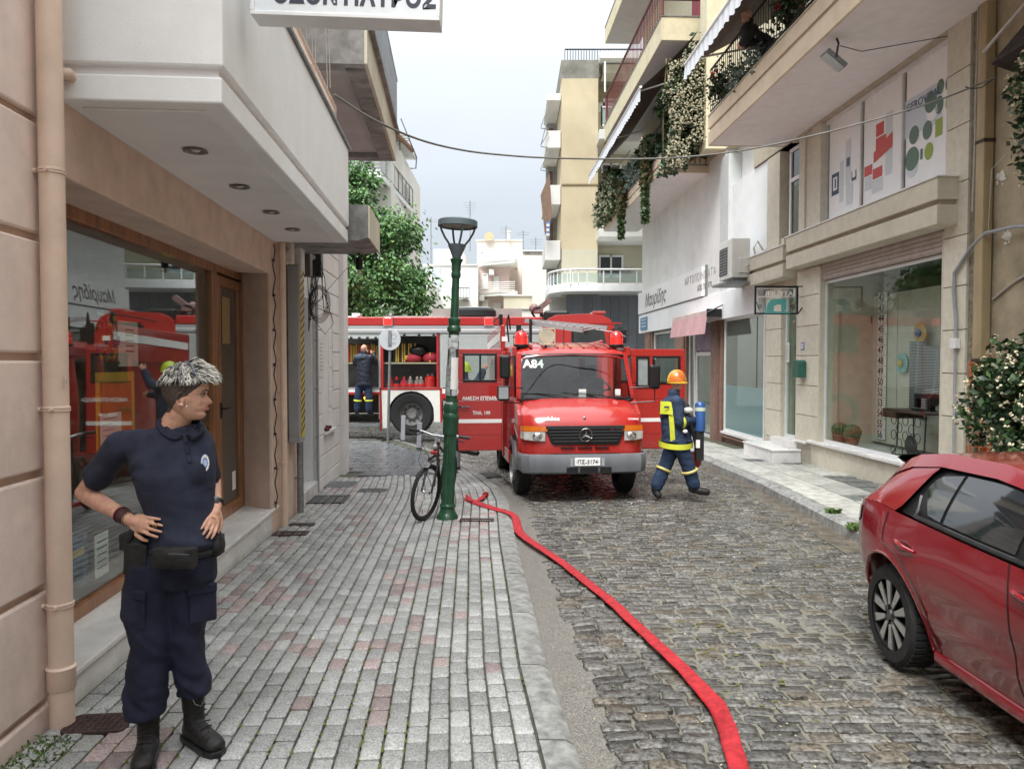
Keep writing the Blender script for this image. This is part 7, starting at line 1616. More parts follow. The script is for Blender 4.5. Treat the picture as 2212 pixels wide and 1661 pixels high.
def displace(me,fn):
 """move each vertex along its normal by fn(co, normal)"""
 n=len(me.vertices);co=np.empty(n*3,'f');me.vertices.foreach_get('co',co);co=co.reshape(-1,3)
 nr=np.array([v.normal[:]for v in me.vertices]);d=np.array([fn(Vector(c),Vector(k))for c,k in zip(co,nr)])
 co=co+nr*d[:,None];me.vertices.foreach_set('co',co.ravel().astype('f'));me.update()
def skinobj(name,me,ms,parent,label=None,idx=None):
 me.name=name;me.materials.clear()
 for m in(ms if isinstance(ms,(list,tuple))else[ms]):me.materials.append(m)
 if idx:me.polygons.foreach_set('material_index',[idx(p.center,p.normal)for p in me.polygons])
 me.polygons.foreach_set('use_smooth',[True]*len(me.polygons))
 o=bpy.data.objects.new(name,me);COL.objects.link(o);o.parent=parent;WM[o.name]=WM[parent.name]
 if label:o['label']=label
 return o
def limb(b,pts,rad,n=14):
 pts=[Vector(p)for p in pts];P=[pts[0]];R=[rad[0]]
 for i in range(len(pts)-1):
  for k in range(1,5):t_=k/4;P.append(pts[i].lerp(pts[i+1],t_));R.append(rad[i]+(rad[i+1]-rad[i])*t_)
 b.tube(P,R,n)
 for p,r_ in zip(pts,rad):b.ball(p,r_,n,8)
def loft(b,rings,n=28,p=2.3):
 """rings: (cx, cy, cz, rx, ry, rotz)"""
 rows=[]
 for cx,cy,cz,rx,ry,ro in rings:
  row=[]
  for k in range(n):
   a=2*PI*k/n;x=rx*math.copysign(abs(math.cos(a))**(2/p),math.cos(a));y=ry*math.copysign(abs(math.sin(a))**(2/p),math.sin(a))
   row.append((cx+x*math.cos(ro)-y*math.sin(ro),cy+x*math.sin(ro)+y*math.cos(ro),cz))
  rows.append(row)
 b.grid(rows,True);m=len(rows)*n
 o=len(b.v)-m;b.f.append(tuple(o+k for k in range(n))[::-1]);b.f.append(tuple(o+m-n+k for k in range(n)));b.mi+=[0,0]
def hand(b,wrist,direction,palm_n,size=.18,curl=.5,spread=.12,side=1,fr=.0082):
 """palm and five fingers. direction: towards the finger tips, palm_n: out of the palm; the thumb leaves on `side`"""
 d=Vector(direction).normalized();n=Vector(palm_n);n=(n-d*n.dot(d)).normalized();s=d.cross(n).normalized()*side;W_=Vector(wrist);pl=size*.50
 M=Matrix((s,d,n)).transposed()
 b2=MB();b2.ball((0,0,0),(size*.22,pl*.60,size*.085),16,10)
 o=len(b.v);c=W_+d*pl*.55;vs=[c+M@Vector(v)for v in b2.v];b._add(vs,b2.f)
 limb(b,[W_-d*.02,W_+d*pl*.35],[size*.14,size*.14],10)
 for k,(off,ln)in enumerate(((.17,.42),(.06,.47),(-.055,.44),(-.16,.34))):
  base=W_+d*pl*.88+s*size*off;fd=(d+s*(off/.17)*spread).normalized();L_=ln*size;pts=[base-d*pl*.4,base];q=base;a=curl*.35
  for seg,fr_ in((.46,1),(.30,1),(.24,1)):
   fdir=(fd*math.cos(a)+n*math.sin(a)).normalized();q=q+fdir*L_*seg;pts.append(q);a+=curl*.75
  limb(b,pts,[fr*1.1,fr*1.05,fr*.98,fr*.9,fr*.78],8)
 tb_=W_+d*pl*.25+s*size*.14;td=(d*.6+s*.75+n*.25).normalized();p1=tb_+td*size*.20;td2=(d*.9+s*.35+n*.35).normalized();p2=p1+td2*size*.17;p3=p2+(d*.95+s*.1+n*.4).normalized()*size*.12
 limb(b,[W_+d*.01+s*size*.05,tb_,p1,p2,p3],[size*.10,size*.085,fr*1.35,fr*1.2,fr*.9],9)
def head(b,c,fwd,hgt=.232,wid=.074,tilt=0.,nose=1.,face=True):
 """head as stacked rings round a vertical axis through c (chin level), fwd = facing direction"""
 f=Vector((fwd[0],fwd[1],0)).normalized();l=Vector((-f.y,f.x,0));S_=hgt/.235
 F_=[(0,.050),(.008,.068),(.022,.079),(.034,.073),(.041,.071),(.047,.080),(.053,.079),(.057,.082),(.064,.078),(.073,.082),(.086,.082),(.10,.079),(.112,.076),(.120,.084),(.130,.090),(.145,.091),(.165,.087),(.19,.070),(.215,.040),(.228,.015),(.235,.0)]
 B_=[(0,.0),(.02,.02),(.04,.055),(.07,.078),(.10,.096),(.14,.106),(.175,.098),(.205,.072),(.225,.035),(.235,.0)]
 W_=[(0,.030),(.01,.042),(.03,.055),(.06,.064),(.09,.070),(.12,.0745),(.15,.0755),(.18,.068),(.205,.052),(.225,.028),(.235,.0)]
 rows=[];hs=[i*.235/56 for i in range(57)]
 for h in hs:
  ff,bb_,ww=interp(F_,h),interp(B_,h),interp(W_,h)*wid/.074;row=[]
  for k in range(48):
   a=2*PI*k/48;ca,sa=math.cos(a),math.sin(a)
   r_f=ff if ca>=0 else bb_;x=r_f*math.copysign(abs(ca)**.92,ca);y=ww*math.copysign(abs(sa)**.92,sa)
   if face and ca>0:
    an=math.atan2(sa,ca)
    g=math.exp(-(an/.17)**2)
    nb=interp([(.062,0),(.068,.020),(.075,.027),(.084,.021),(.10,.012),(.115,.004),(.122,0)],h)*nose
    x+=nb*g
    x+=.003*math.exp(-(an/.30)**2)*(math.exp(-((h-.046)/.005)**2)+math.exp(-((h-.057)/.0045)**2))
    e=math.exp(-((abs(an)-.42)/.16)**2)*math.exp(-((h-.112)/.011)**2);x-=.011*e
    e=math.exp(-((abs(an)-.42)/.10)**2)*math.exp(-((h-.111)/.006)**2);x+=.004*e
    x-=.005*math.exp(-((abs(an)-.62)/.2)**2)*math.exp(-((h-.06)/.02)**2)
   p=Vector(c)+f*x*S_+l*y*S_+Vector((0,0,h*S_));row.append(tuple(p))
  rows.append(row)
 b.grid(rows,True);m=len(rows)*48;o=len(b.v)-m;b.f.append(tuple(o+k for k in range(48))[::-1]);b.mi.append(0)
 for sg in(-1,1):
  e=Vector(c)+l*sg*(wid+.004)*S_+f*-.008*S_+Vector((0,0,.092*S_))
  pts=[e+f*(.016*math.cos(a)+.004)*S_*-1+Vector((0,0,(.028*math.sin(a)+.004)*S_))+l*sg*(.007+.006*max(0,math.cos(a)))for a in[-2.2+k*.42 for k in range(11)]]
  b.tube(pts,.0052,7);b.ball(e+Vector((0,0,-.022)),(.009,.006,.010),8,6);b.ball(e,(.012,.006,.02),8,6)
 return f,l,S_
# the officer in the left foreground
OY=3.25;OX=(355-1106.)/1600.*OY;OG=gz(OY)
off=thing('person','officer with bleached short hair, navy polo and black boots, hands on hips, looking right','person',(OX,OY,OG))
def w(u,v,y=0.):Y=OY+y;return Vector(((u-1106.)/1600.*Y-OX,y,CAM_H+(780.-v)/1600.*Y-OG))
k1=OY/1600.
b=MB();ctr=w(403,907,.05);ctr.z+=.0
f_,l_,S_=head(b,ctr,(1,.26),hgt=.236)
limb(b,[w(372,925,.07),w(388,895,.055),w(398,868,.055)],[.062,.056,.055],18)
limb(b,[w(345,950,.08),w(425,948,.10)],[.05,.05])
sh_r,el_r,wr_r=w(258,968,.06),w(176,1066,.13),w(272,1122,-.02)
limb(b,[sh_r,el_r.lerp(sh_r,.5),el_r,el_r.lerp(wr_r,.3),wr_r],[.050,.044,.038,.040,.0265],16)
hand(b,w(280,1126,-.03),w(360,1150,-.13)-w(280,1126,-.03),(.1,1,-.25),size=.185,curl=.28,spread=.10,side=-1)
sh_l,el_l,wr_l=w(432,972,.13),w(457,1042,.30),w(462,1092,.10)
limb(b,[sh_l,el_l.lerp(sh_l,.5),el_l,wr_l],[.048,.042,.037,.026],16)
hand(b,w(462,1098,.085),w(448,1152,-.03)-w(462,1098,.085),(-.8,.55,-.2),size=.175,curl=.35,spread=.05,side=1)
limb(b,[w(365,1000,.08),w(380,1150,.06),w(375,1215,.06)],[.07,.07,.07],14)
limb(b,[w(345,1230,.05),w(320,1390,.0),w(303,1540,.0)],[.06,.045,.035],12);limb(b,[w(400,1230,.09),w(404,1390,.08),w(404,1500,.13)],[.06,.045,.035],12)
me=remesh(b,.0038,3,.5)
hc=ctr
def hidx(c,n):
 r_=Vector(c)-hc;h=r_.z/S_;x=r_.dot(f_)
 if h>.07 and h<.26 and x<interp([(.07,-.045),(.095,-.022),(.11,.012),(.13,.035),(.15,.062),(.18,.075),(.24,.08)],h)and abs(r_.dot(l_))<.1:return 1
 if .035<h<=.07 and x<-.045-(.07-h)*.6 and abs(r_.dot(l_))<.06:return 1
 return 0
body=skinobj('body',me,[M_skin,M_stub],off,idx=hidx)
cm_=lambda h,fx,ly:hc+f_*fx+l_*ly+Vector((0,0,h*S_))
for sg in(-1,1):
 q=MB();q.ball(cm_(.112,.0655,sg*.031),.0118,12,8);ey=q.build('eye',mat('eye_white',(.30,.26,.24),.3),off,None,smooth=True)
 q=MB();q.ball(cm_(.112,.074,sg*.033),.0055,8,6);q.build('iris',M_ink,ey,None,smooth=True)
 q=MB();q.tube([cm_(.117,.080,sg*.018),cm_(.1185,.078,sg*.031),cm_(.1155,.066,sg*.046)],.0022,6);q.build('eyelashes',M_stub,off,None,smooth=True)
 q=MB();q.tube([cm_(.129,.090,sg*.014),cm_(.133,.086,sg*.032),cm_(.129,.070,sg*.052)],[.003,.0034,.0015],6);q.build('eyebrow',M_stub,off,None,smooth=True)
q=MB()
for h,r_ in((.0468,.0052),(.0555,.0044)):q.tube([cm_(h-.001,.066,-.025),cm_(h,.0815,-.012),cm_(h,.0865,0),cm_(h,.0815,.012),cm_(h-.001,.066,.025)],[.001,r_,r_,r_,.001],7)
q.build('lips',mat('lip',(.38,.14,.11),.5,var=.05),off,None,smooth=True)
q=MB();q.ball(cm_(.063,.012,-.083),(.004,.003,.004),8,6);q.build('ear_stud',M_chrome,off,None,smooth=True)
M_bl=mat('bleached_hair',(.60,.585,.53),.45,var=.25,scale=60);M_bl2=mat('grey_blond_hair',(.30,.29,.27),.5,var=.25,scale=60);M_hd=mat('dark_hair',(.022,.02,.022),.5,var=.3,scale=60)
q=MB();rows=[]
for i in range(12):
 h=.162+i*.0085;row=[]
 for k in range(28):
  a=2*PI*k/28;ca,sa=math.cos(a),math.sin(a);ff=interp([(.14,.085),(.165,.092),(.19,.088),(.22,.06),(.25,.01)],h);bb_=interp([(.14,.108),(.175,.104),(.205,.086),(.23,.06),(.256,.01)],h);ww=interp([(.14,.074),(.18,.075),(.205,.064),(.23,.045),(.256,.006)],h)
  row.append(cm_(h,(ff if ca>0 else bb_)*ca,ww*sa))
 rows.append(row)
q.grid(rows,True);hair=q.build('hair',M_hd,off,None,smooth=True)
rq=random.Random(4);H1,H2,H3=MB(),MB(),MB()
def headsurf(a,h):
 ca,sa=math.cos(a),math.sin(a);ff=interp([(.12,.088),(.165,.092),(.19,.088),(.22,.062),(.25,.01)],h);bb_=interp([(.12,.106),(.175,.104),(.205,.086),(.23,.06),(.256,.01)],h);ww=interp([(.12,.075),(.18,.075),(.205,.064),(.23,.045),(.256,.006)],h)
 return cm_(h,(ff if ca>0 else bb_)*ca,ww*sa)
for i in range(3000):
 a=rq.uniform(-PI,PI);h=rq.uniform(.180,.25)
 if abs(a)>2.2 and rq.random()<.3:h=rq.uniform(.155,.2)
 p0=headsurf(a,h);nrm=(p0-cm_(.16,0,0)).normalized();front=math.cos(a)
 if front>.45:dr=f_*1.0+Vector((0,0,-.15+rq.gauss(0,.25)))+l_*rq.gauss(0,.35)
 elif front>-.3:dr=l_*math.copysign(.6,math.sin(a))+Vector((0,0,-.9))+f_*rq.gauss(.15,.45)
 else:dr=-f_*.7+Vector((0,0,-.9))+l_*rq.gauss(0,.4)
 dr=dr.normalized();L_=rq.uniform(.018,.036)*(1.35 if front>.45 else 1)
 lift=.007+.012*max(0,front)*rq.random()+(.008 if h>.22 else 0)
 p1=p0+nrm*lift*.8+dr*L_*.35;p2=p0+nrm*lift*1.0+dr*L_*.75;p3=p0+nrm*lift*(.6 if front<.45 else .8)+dr*L_*1.15+Vector((0,0,-.006))
 if p3.dot(Vector((0,0,1)))<cm_(.150,0,0).z:continue
 r_=rq.uniform(.0011,.0026);x=rq.random();tgt=H1 if x<.30+.42*max(0,front)else(H2 if x<.66 else H3)
 tgt.tube([p0+nrm*.002,p1,p2,p3],[r_*.8,r_*1.3,r_,r_*.25],5)
H1.build('bleached_locks',M_bl,hair,None,smooth=True,fixn=False,kind='stuff');H2.build('grey_locks',M_bl2,hair,None,smooth=True,fixn=False,kind='stuff');H3.build('dark_locks',M_hd,hair,None,smooth=True,fixn=False,kind='stuff')
q=MB()
for sg in(-1,):q.cbox(cm_(.236,.035,-.04),(.045,.008,.012),Matrix.Rotation(R_(30),3,'Y'));q.tube([cm_(.262,.0,-.03),cm_(.245,.03,-.06),cm_(.20,.05,-.083)],.004,6)
q.build('hair_band',mat('glossy_band',(.10,.14,.20),.1,coat=1.),off,None,bev=.002)
b=MB()
loft(b,[(w(374,0).x,.075,w(0,921).z,.072,.064,0),(w(364,0).x,.08,w(0,930).z,.118,.074,.2),(w(352,0).x,.085,w(0,944).z,.165,.088,.22),(w(350,0).x,.082,w(0,968).z,.184,.104,.25),(w(356,0).x,.065,w(0,1000).z,.180,.122,.28),(w(361,0).x,.055,w(0,1030).z,.174,.132,.28),(w(364,0).x,.055,w(0,1060).z,.164,.128,.25),(w(372,0).x,.055,w(0,1100).z,.150,.120,.2),(w(380,0).x,.055,w(0,1135).z,.146,.124,.15),(w(386,0).x,.05,w(0,1165).z,.142,.138,.1),(w(386,0).x,.052,w(0,1180).z,.146,.140,.1),(w(386,0).x,.055,w(0,1190).z,.140,.128,.1)],36)
for u_ in(348,412):b.ball(w(u_,1022,.0 if u_>400 else-.022),(.070,.045,.070),16,10)
limb(b,[w(300,958,.07),w(258,966,.065),w(226,1005,.09),w(208,1030,.105)],[.068,.070,.064,.066],18)
limb(b,[w(415,962,.12),w(434,972,.135),w(444,1008,.20),w(449,1026,.245)],[.058,.062,.056,.056],18)
me=remesh(b,.0065,14,.7)
el_dir=(w(208,1030,.105)-w(226,1005,.09)).normalized()
def folds(c,n):
 d=.0035*noise.noise(c*7)+.0025*noise.noise(Vector((c.x*9,c.y*9,c.z*22)))
 z=c.z;lo,hi=w(0,1178).z,w(0,1060).z
 if lo<z<hi:d+=.0095*noise.noise(Vector((c.x*9+z*16,c.y*6,z*12)))*(1-(z-lo)/(hi-lo))**.5
 if z>hi:d+=.006*noise.noise(Vector((c.x*14-z*12,c.y*5,z*7)))
 ap=w(272,1030,.0);r_=(c-ap).length
 if r_<.16:d+=.0055*math.sin(math.atan2(c.z-ap.z,c.x-ap.x)*9)*(1-r_/.16)
 return d
displace(me,folds)
shirt=skinobj('polo_shirt',me,M_navy_c,off)
from mathutils.bvhtree import BVHTree
_bv=BVHTree.FromPolygons([v.co[:]for v in me.vertices],[tuple(p.vertices)for p in me.polygons])
def on_shirt(u,v,off_=.004):
 p=w(u,v,0.);o_=Vector((-OX,-OY,CAM_H-OG));d=(p-o_).normalized();h=_bv.ray_cast(o_+d*2.5,d,2.0)
 return(h[0]-d*off_)if h[0]else p+Vector((0,.03,0))
cN=w(380,0).x;q=MB();rows=[]
for(dz,rr)in((-.022,.066),(.004,.067),(.010,.071),(.0,.082),(-.020,.092)):
 row=[]
 for k in range(29):
  a=R_(-50)+R_(262)*k/28;row.append((cN+rr*math.cos(a)*1.02,.066+rr*.9*math.sin(a),w(0,928).z+dz+.036*math.sin(a)))
 rows.append(row)
q.grid(rows);cl_=q.build('collar',M_navy_c,shirt,None,smooth=True);so_=cl_.modifiers.new('s','SOLIDIFY');so_.thickness=.003
for inner,outer in(([(337,904),(348,914),(362,924),(378,932),(397,938)],[(326,912),(338,930),(354,944),(371,952),(386,949)]),([(424,908),(420,916),(414,924),(407,932),(399,938)],[(431,918),(429,930),(425,940),(418,946),(408,945)])):
 rows=[[on_shirt(a0+(a1-a0)*t_,b0+(b1-b0)*t_,.007+.005*(1-t_))for t_ in(0,.33,.66,1)]for(a0,b0),(a1,b1)in zip(inner,outer)]
 q=MB();q.grid(rows);lf_=q.build('collar_flap',M_navy_c,shirt,None,smooth=True);so_=lf_.modifiers.new('s','SOLIDIFY');so_.thickness=.005;sb_=lf_.modifiers.new('b','SUBSURF');sb_.levels=1;sb_.render_levels=1
q=MB();q.grid([[on_shirt(396+11*t_+dx,938+62*t_,.004)for dx in(-4.5,0,4.5)]for t_ in[k/10 for k in range(11)]]);pk_=q.build('placket',M_navy_c,shirt,None,smooth=True);so_=pk_.modifiers.new('s','SOLIDIFY');so_.thickness=.003
q=MB();q.tube([on_shirt(401.5+11*t_,938+62*t_,.005)for t_ in[k/10 for k in range(11)]],.0016,5);q.tube([on_shirt(392+4+11-4+k*2,1001,.005)for k in range(5)],.0016,5);q.build('placket_seam',M_navy_t,pk_,None)
for t_ in(.28,.68):q=MB();p=on_shirt(396+11*t_,938+62*t_,.007);q.ball(tuple(p),(.005,.003,.005),10,6);q.build('button',M_nylon,shirt,None,smooth=True)
bd=on_shirt(439,1000,.0);bd_n=Vector((.62,-.78,.05)).normalized();Mb=Matrix.Translation(bd+bd_n*.010)@bd_n.to_track_quat('Z','Y').to_matrix().to_4x4()@Matrix.Diagonal((.62,1.3,1,1))
for nm,r0,r1,z_,m in(('badge',0,.030,.0,mat('badge_blue',(.08,.16,.42),.5,var=0)),('badge_ring',.018,.028,.0012,M_letter),('badge_star',0,.013,.002,mat('badge_pale',(.35,.45,.65),.5,var=0))):
 q=MB();q.T=Mb;q.lathe([(r0,z_),(r1,z_)]if r0 else[(0,z_),(r1,z_)],(0,0,0),24,cap=False);q.build(nm,m,shirt,None,fixn=False)
q=MB();q.T=Mb
for k in range(12):a=k*PI/6;q.cbox((.023*math.cos(a),.023*math.sin(a),.003),(.004,.0015,.001),Matrix.Rotation(a,3,'Z'))
q.build('badge_mark',M_ink,shirt,None)
b=MB();hx=w(372,0).x
loft(b,[(w(378,0).x,.055,w(0,1150).z,.138,.110,.1),(w(374,0).x,.055,w(0,1185).z,.152,.118,.1),(w(367,0).x,.055,w(0,1225).z,.166,.125,.1),(w(364,0).x,.055,w(0,1255).z,.172,.122,.1),(w(362,0).x,.055,w(0,1275).z,.160,.11,.1)],32)
def leg(pts):loft(b,[(w(u,0,y).x,y,w(0,v,y).z,rx,ry,ro)for u,v,y,rx,ry,ro in pts],26)
leg([(325,1215,.04,.095,.11,0),(318,1265,.03,.108,.118,0),(312,1320,.015,.104,.110,0),(316,1370,.0,.088,.095,0),(316,1400,-.005,.082,.088,0),(309,1450,-.0,.083,.085,0),(304,1500,.0,.088,.085,0),(300,1535,.0,.088,.084,0),(299,1556,-.005,.080,.078,0)])
leg([(404,1215,.09,.084,.11,0),(401,1265,.09,.088,.115,0),(398,1320,.085,.084,.106,0),(396,1370,.085,.074,.092,0),(395,1400,.085,.070,.086,0),(400,1440,.09,.070,.08,0),(406,1470,.095,.074,.08,0),(411,1495,.10,.078,.078,0),(410,1508,.10,.070,.07,0)])
limb(b,[w(274,1300,.03),w(274,1335,.02)],[.04,.045],12)
me=remesh(b,.007,5,.6)
def tf(c,n):
 z=c.z;d=.006*noise.noise(c*6)+.003*noise.noise(Vector((c.x*16,c.y*16,z*24)))
 kn,an=w(0,1392).z,w(0,1520).z
 d+=.012*noise.noise(Vector((c.x*9,c.y*9,z*18+c.x*18)))*math.exp(-((z-kn)/.12)**2)
 d+=.017*noise.noise(Vector((c.x*9+3,c.y*9,z*24+c.x*16)))*math.exp(-((z-an)/.10)**2)
 d+=.008*noise.noise(Vector((c.x*10+z*10,c.y*4,z*14)))*math.exp(-((z-w(0,1265).z)/.08)**2)
 return d
displace(me,tf)
tr=skinobj('trousers',me,M_navy_t,off)
for(u,v,y,ro)in((286,1325,-.07,-.5),(432,1312,.015,.6)):
 p=w(u,v,y);q=MB();q.cbox(p,(.115,.018,.15),Matrix.Rotation(ro,3,'Z'));q.cbox(p+Vector((0,-.006,.075)),(.125,.022,.045),Matrix.Rotation(ro,3,'Z'));pkt=q.build('cargo_pocket',M_navy_t,tr,None,bev=.009)
def boot(name,ax,ay,az,yaw,top):
 """ax,ay: ankle centre on the ground; yaw: toe direction"""
 b=MB();M=Matrix.Translation((ax,ay,az))@Matrix.Rotation(yaw,4,'Z');n0=len(b.v)
 sec=[(-.085,.03,.036,.05),(-.065,.04,.041,.06),(-.02,.045,.043,.07),(.04,.040,.044,.05),(.09,.034,.047,.036),(.14,.031,.045,.032),(.175,.026,.034,.026)]
 rows=[]
 for x,zc,ry,rz in sec:
  rows.append([(x,ry*math.cos(2*PI*k/18),max(.022,zc+.018+rz*math.sin(2*PI*k/18)))for k in range(18)])
 bb_=MB();bb_.grid(rows,True);bb_.f.append(tuple(range(18))[::-1]);bb_.f.append(tuple(range(len(bb_.v)-18,len(bb_.v))));bb_.mi+=[0,0]
 limb(bb_,[(-.03,0,.06),(-.035,0,.13),(-.04,0,top)],[.047,.047,.054],16);bb_.ball((.135,0,.045),(.05,.047,.035),14,8)
 b._add([M@Vector(v)for v in bb_.v],bb_.f);me=remesh(b,.0055,4,.5);displace(me,lambda c,n:.0018*noise.noise(c*40)+.002*noise.noise(Vector((c.x*12,c.y*12,c.z*50))))
 bt=skinobj(name,me,M_leather,off)
 q=MB();q.T=M;out_=[(-.10,-.038),(-.10,.038),(-.05,.046),(.06,.047),(.13,.052),(.175,.038),(.192,0),(.175,-.038),(.13,-.052),(.06,-.047),(-.05,-.046)];q.prism(out_,'z',.0,.028);q.build('sole',M_black,bt,None,bev=.005)
 for k in range(9):q=MB();q.T=M;z=.075+k*.021;x=.055-k*.0085 if k>2 else .075-k*.012;q.tube([(x,-.030,z),(x+.012,0,z+.012),(x,.030,z)],.0035,5);q.build('lace',M_nylon,bt,None)
 q=MB();q.T=M;q.tube([(.0,-.035,top+.01),(.018,-.022,top-.035),(.024,0,top-.05),(.018,.022,top-.035),(.0,.035,top+.01)],.0025,5);q.build('pull_tab',M_grey,bt,None)
pr_,pl_=w(303,1655,-.01),w(405,1622,.09)
boot('boot',pr_.x+.0,.0,0.0,R_(-72),.22);boot('boot',pl_.x+.015,.115,.0,R_(-38),.235)
q=MB();n_=32;q.tube([(w(378,0).x+.148*math.cos(2*PI*k/n_),.055+.122*math.sin(2*PI*k/n_),w(0,1193).z+.006*math.sin(4*PI*k/n_))for k in range(n_)],.018,6,closed=True);q.build('duty_belt',M_nylon,off,None,smooth=True)
p=w(372,1207,-.115);b=MB();b.cbox(p,(.18,.055,.09));b.ball(p+Vector((0,-.012,-.005)),(.088,.035,.045),16,10);me=remesh(b,.006,6,.6);displace(me,lambda c,n:.003*noise.noise(c*30));pc=skinobj('belt_pouch',me,M_nylon,off)
q=MB();q.tube([p+Vector((-.075,-.040,.022)),p+Vector((0,-.056,.030)),p+Vector((.075,-.040,.022))],.0035,6);q.build('zip',M_black,pc,None)
b=MB();b.cbox(w(283,1172,-.02),(.10,.06,.075),Matrix.Rotation(.1,3,'Y'));b.cbox(w(290,1210,-.035),(.10,.05,.14),Matrix.Rotation(.08,3,'Y'));b.cbox(w(268,1165,.0),(.05,.05,.05));me=remesh(b,.006,4,.6);displace(me,lambda c,n:.0025*noise.noise(c*35));hs_=skinobj('holster',me,M_nylon,off)
q=MB();q.cbox(w(277,1158,-.05),(.03,.03,.06),Matrix.Rotation(.5,3,'Y'));q.build('grip',M_black,hs_,None,bev=.008)
b=MB();b.cbox(w(462,1180,.07),(.05,.09,.09));b.ball(w(466,1180,.05),(.03,.05,.05),12,8);me=remesh(b,.006,4,.6);ps=skinobj('belt_pouch',me,M_nylon,off);q=MB();q.tube([w(472,1150,.03),w(474,1188,.03)],.004,6);q.build('strap_end',M_nylon,ps,None)
def ring_at(b,c,ax,r_,th):
 ax=Vector(ax).normalized();s_=ax.orthogonal().normalized();t_=ax.cross(s_)
 b.tube([Vector(c)+s_*r_*math.cos(2*PI*k/18)+t_*r_*math.sin(2*PI*k/18)for k in range(18)],th,6,closed=True)
ax=(wr_r-el_r).normalized()
for k,m in enumerate((mat('red_cord',(.22,.03,.04),.7),M_nylon,mat('maroon_cord',(.12,.02,.05),.7),mat('brown_cord',(.14,.06,.03),.7),M_nylon,mat('bead_mix',(.20,.25,.15),.5,var=.9,scale=160,col2=(.25,.04,.05)))):
 q=MB();ring_at(q,wr_r-ax*(.055-.0105*k),ax,.0335-.0010*k+.001*(k%2),.0034);q.build('bracelet',m,off,None,smooth=True)
ax=(w(462,1098,.085)-wr_l).normalized()if(w(462,1098,.085)-wr_l).length>0 else Vector((0,0,-1));cW=w(462,1084,.115)
q=MB();ring_at(q,cW,(0,.5,.86),.031,.010);wt=q.build('watch',M_nylon,off,None,smooth=True);q=MB();q.T=Matrix.Translation(cW+Vector((.008,-.030,.01)))@Vector((.25,-.9,.25)).to_track_quat('Z','Y').to_matrix().to_4x4();q.lathe([(.021,-.004),(.022,.004),(.018,.007),(.0,.007)],(0,0,0),20);q.build('watch_face',mat('watch_face',(.05,.055,.06),.1,coat=1.),wt,None,smooth=True)
q=MB();ring_at(q,w(330,1136,-.105),w(360,1150,-.13)-w(280,1126,-.03),.0098,.0022);ring_at(q,w(456,1122,.02),w(448,1152,-.03)-w(462,1098,.085),.0098,.0022);q.build('finger_ring',mat('gold',(.7,.5,.2),.25,metal=1.,var=0),off,None,smooth=True)
